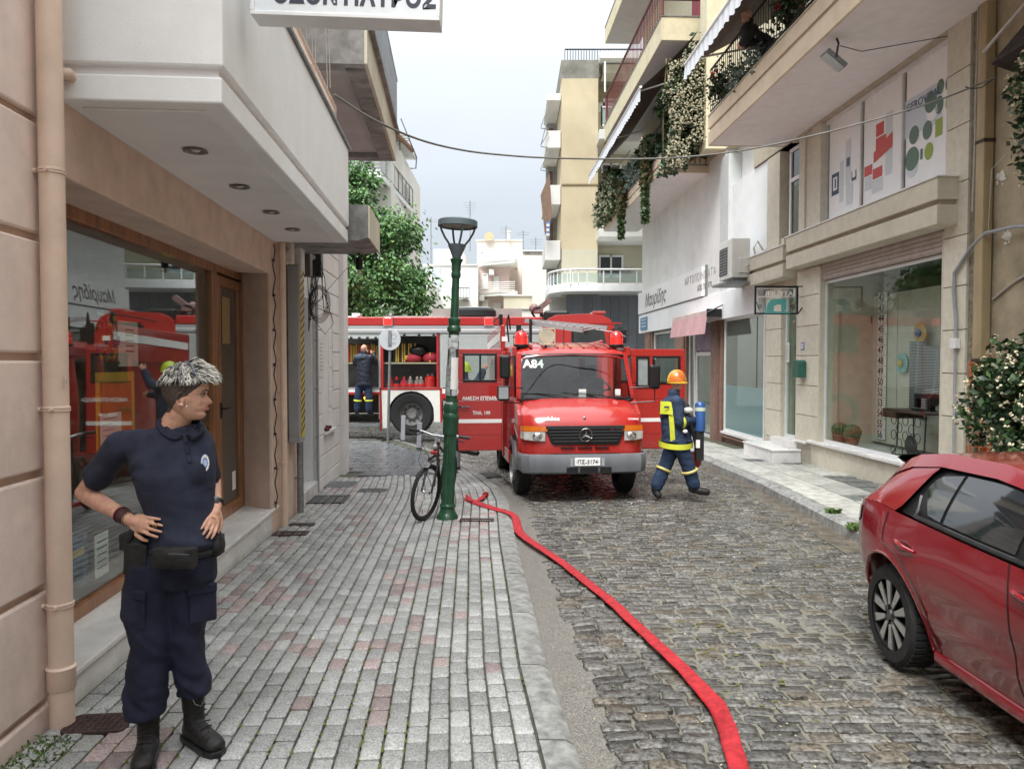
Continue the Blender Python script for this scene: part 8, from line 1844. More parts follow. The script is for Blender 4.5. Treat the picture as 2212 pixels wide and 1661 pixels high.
# firefighters: jacket, trousers, boots, helmet over one skinned body
M_fj=mat('firefighter_navy',(.022,.040,.085),.8,var=.25,scale=8,bump=.3,bscale=200);M_ft=mat('firefighter_trouser',(.018,.038,.085),.8,var=.3,scale=8,bump=.3,bscale=200)
M_hv=mat('hi_vis_yellow',(.62,.66,.05),.5,var=.1,scale=20);M_hv2=mat('reflex_yellow',(.55,.46,.16),.5,var=.1)
def figure(t,J,vox=.012,fold=.008,jm=None,tm=None,jacket=True,face_dir=(1,0),hgt=.225,curl=1.1):
 """J: joints in the thing's frame"""
 b=MB();c=Vector(J['head']);head(b,c,face_dir,hgt=hgt,face=True)
 limb(b,[J['neck'],c+Vector((-.01*face_dir[0],0,.05))],[.06,.055]);limb(b,[J['neck'],J['hip']],[.08,.09])
 for s in 'lr':
  limb(b,[J['sh'+s],J['el'+s],J['wr'+s]],[.045,.038,.027]);d=Vector(J['hd'+s])-Vector(J['wr'+s]);hand(b,J['wr'+s],d,J.get('pn'+s,(0,1,0)),size=.18,curl=curl,fr=.009)
  limb(b,[J['hp'+s],J['kn'+s],J['an'+s]],[.08,.055,.04])
 skinobj('body',remesh(b,.007,2),[M_skin],t)
 b=MB();N_,H_=Vector(J['neck']),Vector(J['hip']);sc_=(Vector(J['shl'])+Vector(J['shr']))/2;ax_=Vector(J['shl'])-Vector(J['shr']);ro=math.atan2(ax_.y,ax_.x);hw=ax_.length/2
 low_=H_+Vector((0,0,J.get('hem',-.12)));dp=J.get('dep',1.)
 loft(b,[(N_.x,N_.y,N_.z+.10,.078,.075,ro),(N_.x,N_.y,N_.z+.05,.09,.085,ro),(N_.x,N_.y,N_.z,.085,.08,ro),(sc_.x,sc_.y,sc_.z+.02,hw*1.05,.13*dp,ro),(sc_.x,sc_.y,sc_.z-.08,hw*1.15,.155*dp,ro),((sc_.x+H_.x)/2,(sc_.y+H_.y)/2,(sc_.z+H_.z)/2,hw*1.12,.165*dp,ro),(H_.x,H_.y,H_.z,hw*1.15,.17*dp,ro),(low_.x,low_.y,low_.z,hw*1.2,.18*dp,ro)],26)
 for s in 'lr':limb(b,[J['sh'+s],J['el'+s],Vector(J['el'+s]).lerp(Vector(J['wr'+s]),.92)],[.090,.080,.066])
 me=remesh(b,vox,4);displace(me,lambda c,n:fold*noise.noise(Vector((c.x*9,c.y*9,c.z*14)))+fold*.6*noise.noise(c*22));jk=skinobj('jacket',me,jm or M_fj,t)
 b=MB();loft(b,[(H_.x,H_.y,H_.z+.04,.14,.11,ro),(H_.x,H_.y,H_.z-.1,.17,.13,ro)],20)
 for s in 'lr':limb(b,[J['hp'+s],J['kn'+s],Vector(J['kn'+s]).lerp(Vector(J['an'+s]),.86)],[.118,.098,.092])
 me=remesh(b,vox,4);displace(me,lambda c,n:fold*noise.noise(Vector((c.x*8,c.y*8,c.z*18))));tr=skinobj('trousers',me,tm or M_ft,t)
 for s in 'lr':
  b=MB();a,to=Vector(J['an'+s]),Vector(J['to'+s]);k_=Vector(J['kn'+s]);limb(b,[a.lerp(k_,.42),a],[.072,.064]);limb(b,[a+(a-to).normalized()*.04-Vector((0,0,.05)),a.lerp(to,.5)-Vector((0,0,.025)),to],[.052,.056,.050])
  skinobj('boot',remesh(b,.008,3),M_leather,t)
 return jk,tr
def helmet(t,c,fd,m1,m2,name='helmet'):
 c=Vector(c);q=MB();q.T=Matrix.Translation(c+Vector((0,0,.13)))@Matrix.Rotation(math.atan2(fd[1],fd[0]),4,'Z')
 q.lathe([(.128,-.035),(.126,.0),(.118,.045),(.095,.09),(.06,.115),(0,.125)],(0,0,0),24);h=q.build(name,m1,t,None,smooth=True)
 q.v=[];q.f=[];q.mi=[];q.lathe([(.125,-.035),(.145,-.045),(.145,-.054),(.125,-.05)],(.01,0,0),24,cap=False);q.build('brim',m2,h,None,smooth=True)
 q.v=[];q.f=[];q.mi=[];q.tube([(.13*math.cos(a),0,-.03+.155*math.sin(a))for a in[PI*k/12 for k in range(13)]],.016,6);q.build('crest',m2,h,None,smooth=True)
 return h
def band(t,me_par,cz,c,rx,ry,m,hh=.05,ro=0.,nm='reflective_band',tilt=(0,0)):
 q=MB();rows=[]
 for z in(-hh/2,hh/2):rows.append([(c[0]+rx*math.cos(a)*math.cos(ro)-ry*math.sin(a)*math.sin(ro),c[1]+rx*math.cos(a)*math.sin(ro)+ry*math.sin(a)*math.cos(ro),cz+z+tilt[0]*math.cos(a))for a in[2*PI*k/28 for k in range(28)]])
 q.grid(rows,True);return q.build(nm,m,me_par,None,smooth=True)
FY=10.4;FX=(1462-1106.)/1600.*FY;FG=gz(FY)+ROAD_DZ
ff=thing('person','firefighter in navy coat with yellow stripes and orange helmet walking past the open van door','person',(FX,FY,FG))
def fw(u,v,y=0.):Y=FY+y;return Vector(((u-1106.)/1600.*Y-FX,y,CAM_H+(780.-v)/1600.*Y-FG))
J=dict(head=fw(1462,841,.0),neck=fw(1456,856),hip=fw(1463,948),shl=fw(1447,868,.17),shr=fw(1462,868,-.15),ell=fw(1462,905,.25),elr=fw(1470,912,-.19),wrl=fw(1500,915,.10),wrr=fw(1497,907,-.12),hdl=fw(1512,912,.02),hdr=fw(1512,905,-.04),pnl=(0,-.3,1),pnr=(0,1,.2),hpl=fw(1458,955,.09),hpr=fw(1468,955,-.08),knl=fw(1440,1003,.08),anl=fw(1418,1056,.05),tol=fw(1424,1071,.02),knr=fw(1488,1008,-.08),anr=fw(1502,1052,-.06),tor=fw(1529,1064,-.08),hem=-.04,dep=1.22)
jk,tr=figure(ff,J,face_dir=(1,.35))
M_helm=mat('helmet_orange_red',(.55,.025,.03),.25,var=.15,scale=9,coat=.6,col2=(.60,.25,.03));helmet(ff,J['head']+Vector((0,0,.01)),(1,.2),M_helm,mat('helmet_yellow',(.62,.40,.03),.35))
c0=fw(1459,963);band(ff,jk,fw(0,958).z,fw(1461,958),.232,.238,M_hv,.075,R_(95),tilt=(.03,0))
q=MB();rows=[]
for k in range(9):t_=k/8;p=fw(1434,868,-.05).lerp(fw(1441,952,-.06),t_);rows.append([p+Vector((-.0,-.105-.02*math.sin(PI*t_),0)),p+Vector((.075,-.118-.02*math.sin(PI*t_),0))])
for r_ in rows:r_[0]+=Vector((.03,-.0,0));r_[1]+=Vector((.02,0,0))
q.grid(rows);q.build('back_stripe',M_hv,jk,None,fixn=False)
q=MB();q.grid([[fw(1424,866,-.02)+Vector((.0,-.10,0)),fw(1440,866,-.02)+Vector((.0,-.16,0)),fw(1449,868,-.02)+Vector((0,-.165,0))],[fw(1423,893,-.02)+Vector((.0,-.10,0)),fw(1440,893,-.02)+Vector((.0,-.175,0)),fw(1448,895,-.02)+Vector((0,-.18,0))]]);q.build('back_panel',M_hv,jk,None,fixn=False)
q=MB();q.grid([[fw(1430,876,-.04)+Vector((.0,-.155,0)),fw(1441,876,-.04)+Vector((0,-.166,0))],[fw(1430,880,-.04)+Vector((.0,-.157,0)),fw(1441,880,-.04)+Vector((0,-.168,0))]]);q.build('back_print',M_ink,jk,None,fixn=False)
b=MB();ring_at(b,J['elr'].lerp(J['wrr'],.15),J['wrr']-J['elr'],.073,.02);b.build('sleeve_band',M_hv,jk,None,smooth=True)
for s,(u,v,y)in(('l',(1436,1012,.075)),('r',(1490,1017,-.078))):b=MB();ring_at(b,J['kn'+s].lerp(J['an'+s],.22),J['an'+s]-J['kn'+s],.102,.022);b.build('knee_band',M_hv2,tr,None,smooth=True)
t=thing('air_cylinder','blue breathing air cylinder with white band in the firefighter arms','gas cylinder',(fw(1515,925).x+FX,FY-.1,FG+1.0))
wfo=Matrix.Translation((FX,FY,FG));q=MB();c=fw(1513,0,-.1);z1,z0=fw(0,868).z,fw(0,932).z
q.lathe([(.02,z1+.01),(.05,z1),(.072,z1-.03),(.074,z0+.02),(.05,z0)],(c.x,c.y,0),18);q.build('cylinder',mat('cylinder_blue',(.03,.09,.26),.3,coat=.5),t,wfo,smooth=True)
q=MB();q.lathe([(.0755,z1-.12),(.0755,z1-.07)],(c.x,c.y,0),18,cap=False);q.build('white_band',mat('band_pale',(.5,.58,.45),.5),t,wfo,smooth=True)
t=thing('breathing_mask','black and white breathing mask and harness held against the firefighter chest','mask',(fw(1495,900).x+FX,FY-.1,FG+.8))
q=MB();q.ball(fw(1487,887,-.16),(.075,.06,.05),12,8);q.build('face_piece',mat('mask_pale',(.45,.44,.42),.4),t,wfo,smooth=True)
q=MB();q.ball(fw(1483,880,-.12),(.05,.05,.06),10,8);q.tube([fw(1487,890,-.18),fw(1497,930,-.16),fw(1504,955,-.1),fw(1507,975,-.05)],.028,7);q.box(fw(1500,0).x,fw(1516,0).x,-.15,-.02,fw(0,992).z,fw(0,930).z);q.build('harness',M_nylon,t,wfo,smooth=True)
q=MB();q.box(fw(1499,0).x,fw(1507,0).x,-.16,-.13,fw(0,965).z,fw(0,948).z);q.build('buckle',M_letter,t,wfo)
q=MB();q.ball(fw(1481,932,-.2),(.035,.03,.03),8,6);q.build('valve_knob',M_letter,t,wfo)
t=thing('helmet','dark red spare helmet hanging low behind the walking firefighter','helmet',(fw(1500,990).x+FX,FY,FG+.5));q=MB();q.ball(fw(1498,995,.1),(.13,.1,.13),14,8);q.build('shell',mat('dark_red_shell',(.25,.02,.02),.4),t,wfo,smooth=True)
GY=19.25;GX_=(787-1106.)/1600.*GY;GG=CAM_H+(780-899.)/1600*GY
gg=thing('person','bald firefighter in dark raincoat standing on the step and reaching into the open locker','person',(GX_,GY,GG))
def gw(u,v,y=0.):Y=GY+y;return Vector(((u-1106.)/1600.*Y-GX_,y,CAM_H+(780.-v)/1600.*Y-GG))
J=dict(head=gw(787,763,.0),neck=gw(786,766),hip=gw(787,825),shl=gw(801,772,.03),shr=gw(772,772,.03),ell=gw(811,784,.16),elr=gw(768,786,.2),wrl=gw(806,764,.35),wrr=gw(790,762,.38),hdl=gw(800,758,.45),hdr=gw(790,756,.48),pnl=(0,0,1),pnr=(0,0,1),hpl=gw(795,832),hpr=gw(778,832),knl=gw(796,856,.0),knr=gw(773,856,.0),anl=gw(796,886,.03),anr=gw(771,886,.03),tol=gw(803,894,.1),tor=gw(770,894,.14),hem=-.10)
J['shl'].z-=.0
jk,tr=figure(gg,J,vox=.018,face_dir=(.3,1),jm=mat('dark_raincoat',(.012,.016,.03),.5,var=.4,scale=5,bump=.3,bscale=60),hgt=.225)
q=MB();q.ball(gw(781,772,-.03),(.2,.13,.11),16,10);q.build('hood',mat('blue_grey_hood',(.05,.07,.10),.7,var=.5,scale=12),jk,None,smooth=True)
for s in 'lr':b=MB();ring_at(b,J['kn'+s].lerp(J['an'+s],.3),J['an'+s]-J['kn'+s],.085,.025);b.build('knee_band',M_hv,tr,None,smooth=True)
HY=13.2;HX=(1003-1106.)/1600.*HY;HG=gz(HY)+ROAD_DZ
hh_=thing('person','firefighter with bright yellow helmet hidden behind the left van door, only helmet and boots showing','person',(HX,HY,HG))
def hw_(u,v,y=0.):Y=HY+y;return Vector(((u-1106.)/1600.*Y-HX,y,CAM_H+(780.-v)/1600.*Y-HG))
J=dict(head=hw_(1001,812),neck=hw_(1002,818),hip=hw_(1006,895),shl=hw_(1012,832,.15),shr=hw_(1012,832,-.15),ell=hw_(1028,850,.15),elr=hw_(1030,830,-.2),wrl=hw_(1045,850,.1),wrr=hw_(1044,800,-.15),hdl=hw_(1055,850,.1),hdr=hw_(1050,792,-.15),hpl=hw_(1005,900,.08),hpr=hw_(1008,900,-.08),knl=hw_(1000,935,.08),knr=hw_(1018,935,-.08),anl=hw_(993,966,.08),anr=hw_(1012,970,-.08),tol=hw_(1005,975,.05),tor=hw_(1030,979,-.1),hem=-.1)
figure(hh_,J,vox=.018,face_dir=(1,0));helmet(hh_,J['head'],(1,0),mat('helmet_fluo',(.55,.72,.02),.3,coat=.5),mat('helmet_fluo_brim',(.4,.55,.03),.4))
pm=MR@Vector((BX+.25,12.05,BZ+.5));LG=pm.z
lm=thing('person','man in dark shirt leaning with folded arms over the flowered balcony rail','person',tuple(pm))
dY=pm.y
def lw(u,v,y=0.):Y=dY+y;return Vector(((u-1106.)/1600.*Y-pm.x,y,CAM_H+(780.-v)/1600.*Y-LG))
J=dict(head=lw(1604,62),neck=lw(1609,66,.05),hip=lw(1650,108,.2),shl=lw(1616,76,.2),shr=lw(1608,72,-.1),ell=lw(1618,100,.1),elr=lw(1606,92,-.15),wrl=lw(1600,106,.0),wrr=lw(1596,103,-.15),hdl=lw(1590,108,-.1),hdr=lw(1590,107,-.1),hpl=lw(1650,118,.3),hpr=lw(1650,118,.1),knl=lw(1652,160,.3),knr=lw(1652,160,.1),anl=lw(1655,200,.3),anr=lw(1655,200,.1),tol=lw(1645,210,.3),tor=lw(1645,210,.1),hem=0.)
figure(lm,J,vox=.016,face_dir=(-.9,-.45),jm=mat('black_shirt',(.012,.012,.014),.8),tm=mat('dark_trousers',(.02,.02,.025),.8))
# STREET FURNITURE
M_green=mat('dark_green_iron',(.018,.075,.038),.32,var=.3,scale=8,bump=.1,bscale=40,coat=.3,stain=.3)
M_lampg=mat('grey_lamp_head',(.10,.13,.14),.5,var=.1,scale=6)
# lamp post, leaning slightly
lp=onground(966,1119);LY=lp.y;ls=LY/1600.
lean=math.atan((990-966)/620.)
lamp=thing('street_lamp','fluted dark green iron lamp post with open basket head, papers stuck round its shaft','lamp post',(lp.x,LY,gz(LY)),rot=Matrix.Rotation(lean,4,'Y'))
hz_=lambda v:(1119-v)*ls
def lt(name,prof,m=M_green,n=28,par=None,flute=0,fd=0.):q=MB();q.lathe(prof,(0,0,0),n,flute=flute,fd=fd);return q.build(name,m,par or lamp,None,smooth=True)
lt('base',[(.135,0),(.13,.03),(.105,.06),(.088,.10),(.086,.13),(.098,.145),(.098,.16),(.088,.175)])
lt('fluted_column',[(.078,.17),(.074,hz_(935))],n=32,flute=1,fd=.10)
lt('collar',[(.088,hz_(936)),(.093,hz_(932)),(.093,hz_(905)),(.10,hz_(902)),(.10,hz_(895)),(.086,hz_(890)),(.095,hz_(884)),(.095,hz_(876)),(.075,hz_(868))])
lt('lower_shaft',[(.072,hz_(870)),(.062,hz_(716))],n=24,flute=1,fd=.05)
lt('middle_ring',[(.064,hz_(716)),(.082,hz_(713)),(.082,hz_(706)),(.066,hz_(702)),(.070,hz_(695)),(.076,hz_(690)),(.070,hz_(686)),(.054,hz_(684))])
lt('upper_shaft',[(.050,hz_(686)),(.043,hz_(598))],n=20,flute=1,fd=.05)
lt('neck',[(.044,hz_(600)),(.056,hz_(597)),(.058,hz_(590)),(.050,hz_(586)),(.058,hz_(580)),(.052,hz_(576)),(.060,hz_(568)),(.074,hz_(562)),(.076,hz_(559)),(.05,hz_(557))])
hd=lt('lamp_head',[(.045,hz_(560)),(.055,hz_(553)),(.105,hz_(531)),(.108,hz_(528)),(.09,hz_(528))],M_lampg)
for k in range(4):
 a=k*PI/2+.35;ca,sa=math.cos(a),math.sin(a);q=MB();q.tube([(r_*ca,r_*sa,hz_(v))for r_,v in((.085,530),(.15,515),(.195,500),(.215,488),(.218,482))],.013,6);q.build('arm',M_lampg,hd,None,smooth=True)
lt('lamp_cap',[(.0,hz_(478)+.035),(.12,hz_(478)+.03),(.218,hz_(478)+.012),(.232,hz_(478)),(.234,hz_(490)),(.215,hz_(491)),(.212,hz_(486))],M_lampg,40,hd)
lt('lamp_glass',[(.0,hz_(488)),(.21,hz_(487))],mat('lamp_diffuser',(.42,.39,.33),.4),32,hd)
q=MB()
for k in range(5):q.lathe([(.19-k*.035,hz_(489)),(.18-k*.035,hz_(489))],(0,0,0),24,cap=False)
q.build('lens_ring',M_lampg,hd,None)
M_pastep=mat('pasted_paper',(.48,.50,.50),.8,var=.3,scale=14,stain=.6,bump=.4,bscale=60)
rq=random.Random(9)
for k,(a0,a1,v0,v1,m)in enumerate(((-2.9,-.6,728,752,M_pastep),(-2.2,-1.0,748,800,mat('torn_paper',(.35,.37,.37),.85,var=.5,scale=20,stain=.7)),(-1.75,-.35,770,838,M_paper),(-3.0,-1.7,788,852,MATS['torn_paper']),(-1.5,-.4,838,852,M_pastep),(-2.8,-1.3,866,876,M_pastep),(-2.0,-.5,722,735,M_pastep))):
 q=MB();rows=[]
 for v in[v0+(v1-v0)*i/5 for i in range(6)]:
  r_=interp([(hz_(870),.0745),(hz_(716),.0645)][::1]if hz_(870)<hz_(716)else[(hz_(716),.06),(hz_(870),.07)],hz_(v))+.0015+k*.0008
  rows.append([(r_*math.cos(a),r_*math.sin(a),hz_(v))for a in[a0+(a1-a0)*j/8+rq.uniform(-.05,.05)*(j in(0,8))for j in range(9)]])
 q.grid(rows);sh=q.build('pasted_sheet',m,lamp,None,smooth=True,fixn=False)
q=MB();rb=.069
for(v0,v1,a0,a1)in((779,781,-1.5,-.5),(830,832,-1.5,-.5),(779,832,-1.52,-1.48)):
 q.grid([[(rb*math.cos(a)*1.03,rb*math.sin(a)*1.03,hz_(v))for a in[a0+(a1-a0)*j/6 for j in range(7)]]for v in(v0,v1)])
q.build('sheet_border',M_ink,lamp,None,fixn=False)
# bicycle leaning on the post, seen nearly end on
f0=onground(912,1124);f1=onground(948,1070)
BF=Vector((f0.x+.01,f0.y,gz(f0.y)));dirb=Vector((.17,1.0,0)).normalized()
tilt=R_(7)
zx=dirb;up_=(Vector((0,0,1))+Vector((dirb.y,-dirb.x,0))*math.tan(tilt)).normalized();sd=zx.cross(up_).normalized();up_=sd.cross(zx).normalized()
MBk=Matrix((zx,sd*-1,up_)).transposed().to_4x4();MBk.translation=BF
bike=bpy.data.objects.new('bicycle',None);COL.objects.link(bike);bike.matrix_world=MBk;WM[bike.name]=MBk;tag(bike,'black mountain bicycle with silver handlebar leaning against the green lamp post','bicycle')
M_bk=mat('bike_black',(.012,.012,.013),.3,var=.1,coat=.5);WRd=.335;BS=1.04
def bwheel(x,steer=0.):
 M=Matrix.Translation((x,0,WRd))@Matrix.Rotation(steer,4,'Z')
 q=MB();q.T=M;q.tube([(WRd*.94*math.cos(a),0,WRd*.94*math.sin(a))for a in[2*PI*k/44 for k in range(44)]],.024,10,closed=True);wh=q.build('wheel',M_tyre,bike,None,smooth=True)
 q=MB();q.T=M;q.tube([(WRd*.865*math.cos(a),0,WRd*.865*math.sin(a))for a in[2*PI*k/40 for k in range(40)]],.011,6,closed=True);q.build('rim',M_black,wh,None,smooth=True)
 q=MB();q.T=M
 for k in range(28):a=2*PI*k/28;q.tube([(.02*math.cos(a+1),.02*(-1)**k,.02*math.sin(a+1)),(WRd*.86*math.cos(a),0,WRd*.86*math.sin(a))],.0012,4)
 q.build('spokes',M_chrome,wh,None,kind='stuff')
 q=MB();q.T=M;q.lathe([(.02,-.045),(.014,-.03),(.014,.03),(.02,.045)],(0,0,0),12,'y');q.build('hub',M_chrome,wh,None,smooth=True);return wh
w0=bwheel(0,R_(-13));bwheel(1.06)
q=MB();q.T=Matrix.Translation((0,0,WRd))@Matrix.Rotation(R_(5),4,'Z');q.cbox((-.05,.012,-.22),(.03,.008,.05));q.build('reflector',M_amber,w0,None)
q=MB()
q.tube([(.30,0,.86),(.72,0,.70)],.018,8);q.tube([(.28,0,.80),(.62,0,.30)],.020,8);q.tube([(.62,0,.29),(.74,0,.86)],.017,8)
for s in(-1,1):q.tube([(.73,s*.02,.70),(1.06,s*.06,WRd)],.009,6);q.tube([(.62,s*.03,.29),(1.06,s*.06,WRd)],.010,6)
q.build('frame',M_bk,bike,None,smooth=True)
q=MB();q.tube([(.27,0,.76),(.305,0,.90)],.022,8);q.tube([(.18,-.06,.70),(.255,0,.745),(.18,.06,.70)],.018,8)
for s in(-1,1):q.tube([(.18,s*.06,.70),(.10,s*.06,.52),(.0,s*.06,WRd)],[.016,.016,.012],8)
q.build('fork',M_bk,bike,None,smooth=True)
q=MB();q.tube([(.305,0,.90),(.30,0,.955),(.24,0,.98)],.018,8);q.build('stem',M_chrome,bike,None,smooth=True)
q=MB();pts=[(.30,-.36,1.00),(.26,-.20,1.005),(.24,-.08,.98),(.24,.08,.98),(.26,.20,1.005),(.30,.36,1.00)];q.tube(pts,.0145,8);hb_=q.build('handlebar',M_chrome,bike,None,smooth=True)
for s in(-1,1):
 q=MB();q.tube([(.27,s*.24,1.004),(.31,s*.38,1.00)],.019,8);q.build('grip',M_black,hb_,None,smooth=True)
 q=MB();q.tube([(.25,s*.20,.995),(.20,s*.25,.965),(.22,s*.34,.955)],.008,6);q.build('brake_lever',M_black,hb_,None)
q=MB();q.ball((.15,0,.86),(.035,.035,.035),12,8);q.build('front_lamp',mat('lamp_smoke',(.3,.32,.33),.1,coat=1.),bike,None,smooth=True)
q=MB();q.tube([(.15,-.04,.80),(.14,.04,.79)],.022,8);q.tube([(.16,0,.84),(.16,0,.76)],.014,6);q.build('red_light',M_redd,bike,None,smooth=True)
q=MB()
for s in(-1,1):q.tube([(.24,s*.2,.98),(.10,s*.16,.90),(.12,s*.05,.74),(.16,s*.05,.62)],.0035,5)
q.tube([(.3,.1,1.0),(.05,.12,.95),(.0,.14,.7),(.1,.06,.5)],.0035,5);q.build('brake_cable',M_black,bike,None)
q=MB();q.ball((.76,0,.95),(.13,.06,.03),14,8);q.tube([(.74,0,.84),(.755,0,.94)],.013,6);q.build('saddle',M_black,bike,None,smooth=True)
q=MB();q.lathe([(.085,-.004),(.09,0),(.085,.004)],(.62,-.05,.29),28,'y');q.tube([(.62,-.07,.29),(.62,-.07,.12)],.01,6);q.tube([(.62,.07,.29),(.62,.07,.46)],.01,6);q.box(.57,.67,-.16,-.07,.105,.125);q.box(.57,.67,.07,.16,.45,.47);q.build('crank',M_zinc,bike,None)
q=MB();q.grid([[(-.16+.0*k,y,.655+.0*k)for y in(-.03,0,.03)],[(-.02,-.035,.695),(-.02,0,.705),(-.02,.035,.695)],[(.12,-.03,.69),(.12,0,.70),(.12,.03,.69)]]);q.build('mudguard',M_bk,bike,None)
# grey steel posts and the sign pole
for k,(u,vt,vb,lab)in enumerate(((870,897,953,'short grey steel post farthest left before the fire engine wheel'),(905,912,970,'short grey steel post between the left post and the bicycle'),(944,935,985,'short grey steel post half hidden by the bicycle fork'),(987,900,1012,'grey steel post just right of the green lamp post'))):
 g0=onground(u,vb);s_=g0.y/1600.
 t=thing('bollard',lab,'post',(g0.x,g0.y,gz(g0.y)),group='grey posts along the curved kerb',rot=Matrix.Rotation(R_(2),4,'Y'));h_=(vb-vt)*s_
 q=MB();q.box(-.055,.055,-.03,.03,0,h_);q.build('post',mat('grey_post_paint',(.36,.36,.39),.5,var=.1,stain=.25),t,None,bev=.01)
 q=MB();q.box(-.06,.06,-.035,.035,0,.035);q.build('foot',M_black,t,None)
g0=at(838,950,18.7);s_=g0.y/1600.
t=thing('road_sign','round road sign seen from behind on a thin leaning grey pole','sign',(g0.x,g0.y,gz(g0.y)),rot=Matrix.Rotation(R_(1.5),4,'Y'))
q=MB();q.tube([(0,0,0),(0,0,(946-702)*s_)],.035,10);q.build('pole',M_zinc,t,None,smooth=True)
q=MB();q.lathe([(.0,-.012),(.27,-.012),(.275,0),(.27,.012),(0,.012)],(0,-.05,(946-722)*s_),36,'y');dk=q.build('disc',mat('sign_back_grey',(.46,.48,.50),.5,metal=.2,var=.08,stain=.15),t,None,smooth=True)
q=MB();q.lathe([(.05,-.0),(.07,-.001)],(.10,-.064,(946-716)*s_),16,'y',cap=False);q.build('stamp',M_grey,dk,None);
for k in range(3):q=MB();q.box(.05,.15,-.0645,-.0635,(946-729-k*2)*s_,(946-728.2-k*2)*s_);q.build('stamp_line',M_grey,dk,None)
q=MB();q.box(-.04,.04,-.09,-.03,(946-735)*s_,(946-703)*s_);q.build('bracket',M_zinc,t,None)
# the fire hose, flat red ribbon with a fold
def ribbon(pts,wd,th=.012,name='fire_hose'):
 """pts: (x, y, z, roll) ; flat tube following the ground"""
 P=[Vector(p[:3])for p in pts];q=MB();n=len(P);D=[]
 for i in range(n):
  d=(P[min(n-1,i+1)]-P[max(0,i-1)]).normalized();s_=Vector((-d.y,d.x,0)).normalized();up=s_.cross(d).normalized()*-1
  if up.z<0:up=-up
  ro=pts[i][3];a=s_*math.cos(ro)+up*math.sin(ro);b_=up*math.cos(ro)-s_*math.sin(ro);w_=(pts[i][4]if len(pts[i])>4 else wd)/2
  row=[]
  for k in range(12):
   t_=2*PI*k/12;row.append(P[i]+a*w_*math.copysign(abs(math.cos(t_))**.7,math.cos(t_))+b_*(th/2)*(math.sin(t_)+.25*math.sin(t_)*math.cos(t_)**2)+b_*th/2)
  D.append(row)
 q.grid(D,True);m=len(q.v);q.f+=[tuple(range(12))[::-1],tuple(range(m-12,m))];q.mi+=[0,0];return q
def catm(P,n=8):
 out=[]
 for i in range(len(P)-1):
  p0,p1,p2,p3=P[max(0,i-1)],P[i],P[i+1],P[min(len(P)-1,i+2)]
  for k in range(n):
   t_=k/n;out.append(tuple(.5*((2*b_)+(-a+c_)*t_+(2*a-5*b_+4*c_-d_)*t_**2+(-a+3*b_-3*c_+d_)*t_**3)for a,b_,c_,d_ in zip(p0,p1,p2,p3)))
 out.append(tuple(P[-1]));return out
def hp(u,v,dz,roll=0.,w_=.088):c=onground(u,v,dz);return(c.x,c.y,gz(c.y)+dz,roll,w_)
hp_pts=[hp(1048,1069,.03,.3,.07),hp(1036,1080,.02,.2,.10),hp(1018,1083,.015,.2,.10),hp(1008,1075,.02,1.0,.09),hp(1012,1080,.015,.5,.09),hp(1035,1089,.01,.3,.09),hp(1070,1100,.01,.2,.09),hp(1100,1109,.012,.1,.09),hp(1114,1120,.0,.0,.09),hp(1118,1140,-.03,0,.10),hp(1130,1158,-.04,.0,.10),hp(1170,1186,-.045),hp(1215,1217,-.045),hp(1262,1254,-.045),hp(1308,1290,-.045),hp(1352,1330,-.045),hp(1395,1370,-.045),hp(1435,1408,-.045),hp(1475,1445,-.045,.05),hp(1512,1485,-.04,.2),hp(1545,1522,-.035,.35,.092),hp(1562,1552,-.03,.6,.092),hp(1574,1582,-.03,.4,.092),hp(1584,1620,-.04,.1,.092),hp(1596,1662,-.045,.0,.092),hp(1625,1760,-.045),hp(1680,1950,-.045)]
P_=catm(hp_pts,7)
P_=[(x+.006*noise.noise(Vector((x*5,y*5,0))),y,z+.004*noise.noise(Vector((x*9,y*9,3))),r_+.05*noise.noise(Vector((x*4,y*4,8))),w_)for x,y,z,r_,w_ in P_]
hose=thing('fire_hose','long flat red fire hose snaking from the pavement edge over the cobbles to the bottom','hose',(P_[0][0],P_[0][1],P_[0][2]))
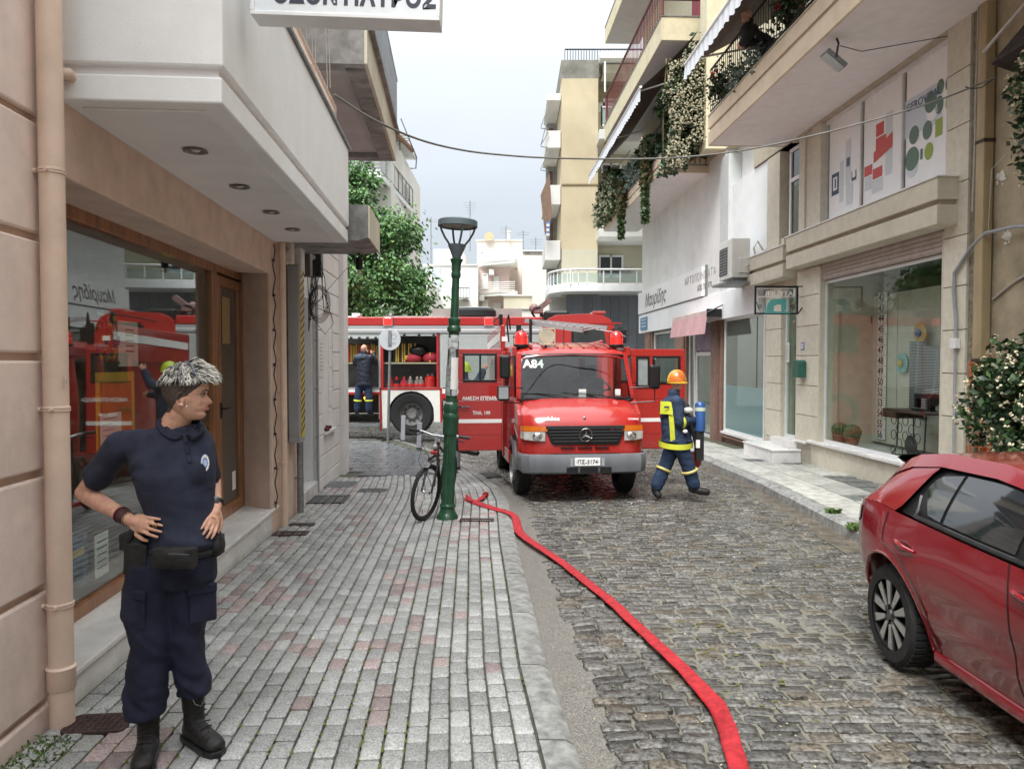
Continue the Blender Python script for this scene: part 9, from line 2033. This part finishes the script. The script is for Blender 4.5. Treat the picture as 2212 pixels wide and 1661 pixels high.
hq=ribbon(P_,.115,.017);hq.build('hose_run',mat('red_hose_fabric',(.46,.020,.028),.5,var=.3,scale=25,stain=.35,bump=.35,bscale=500,spec=.4),hose,smooth=True)
q=MB();d_=Vector(P_[0][:3]);e_=Vector(P_[3][:3]);ax_=(d_-e_).normalized();q.tube([d_-ax_*.02,d_+ax_*.01,d_+ax_*.05],[.038,.042,.042],16);q.build('coupling',mat('hose_coupling_red',(.30,.03,.03),.4,metal=.4),hose,smooth=True)
# overhead cable
A_=(ML@Vector((-1.22,6.25,4.15)));pts=[]
ctl=[(722,205,6.1),(800,255,6.6),(900,300,7.2),(1000,325,7.8),(1106,337,8.4),(1200,342,8.7),(1330,344,9.0),(1460,341,9.0),(1600,326,9.0),(1750,295,8.9),(1900,256,8.7),(2030,216,8.5),(2150,168,8.3)]
t=thing('overhead_cable','single thin cable sagging across the street from the white balcony to the ochre wall','cable',tuple(at(*ctl[0])))
q=MB();q.tube([at(*p[:5])for p in catm(ctl,5)],.0105,6);q.build('cable',mat('street_cable',(.16,.155,.14),.6,var=.1),t,smooth=True)
q=MB();q.tube([at(2150,168,8.3),at(2120,190,8.35),at(2098,192,8.4),at(2085,188,8.4)],.007,5);q.build('cable_tail',M_cable,t,smooth=True)
# litter: petals on the road, a few leaves
q=MB();rq=random.Random(3)
for _ in range(420):
 x=rq.uniform(.4,3.6);y=rq.uniform(3,12);s_=rq.uniform(.004,.011);a=rq.uniform(0,PI)
 q._add([(x+s_*math.cos(a),y+s_*math.sin(a),gz(y)+ROAD_DZ+.004),(x-s_*math.sin(a)*.6,y+s_*math.cos(a)*.6,gz(y)+ROAD_DZ+.006),(x-s_*math.cos(a),y-s_*math.sin(a),gz(y)+ROAD_DZ+.003),(x+s_*math.sin(a)*.6,y-s_*math.cos(a)*.6,gz(y)+ROAD_DZ+.004)],[(0,1,2,3)])
tag(q.build('fallen_petals',mat('fallen_petal',(.42,.38,.24),.7,var=.3,scale=9),fixn=False),'tiny pale petals scattered over the wet cobbles','petals',kind='stuff')
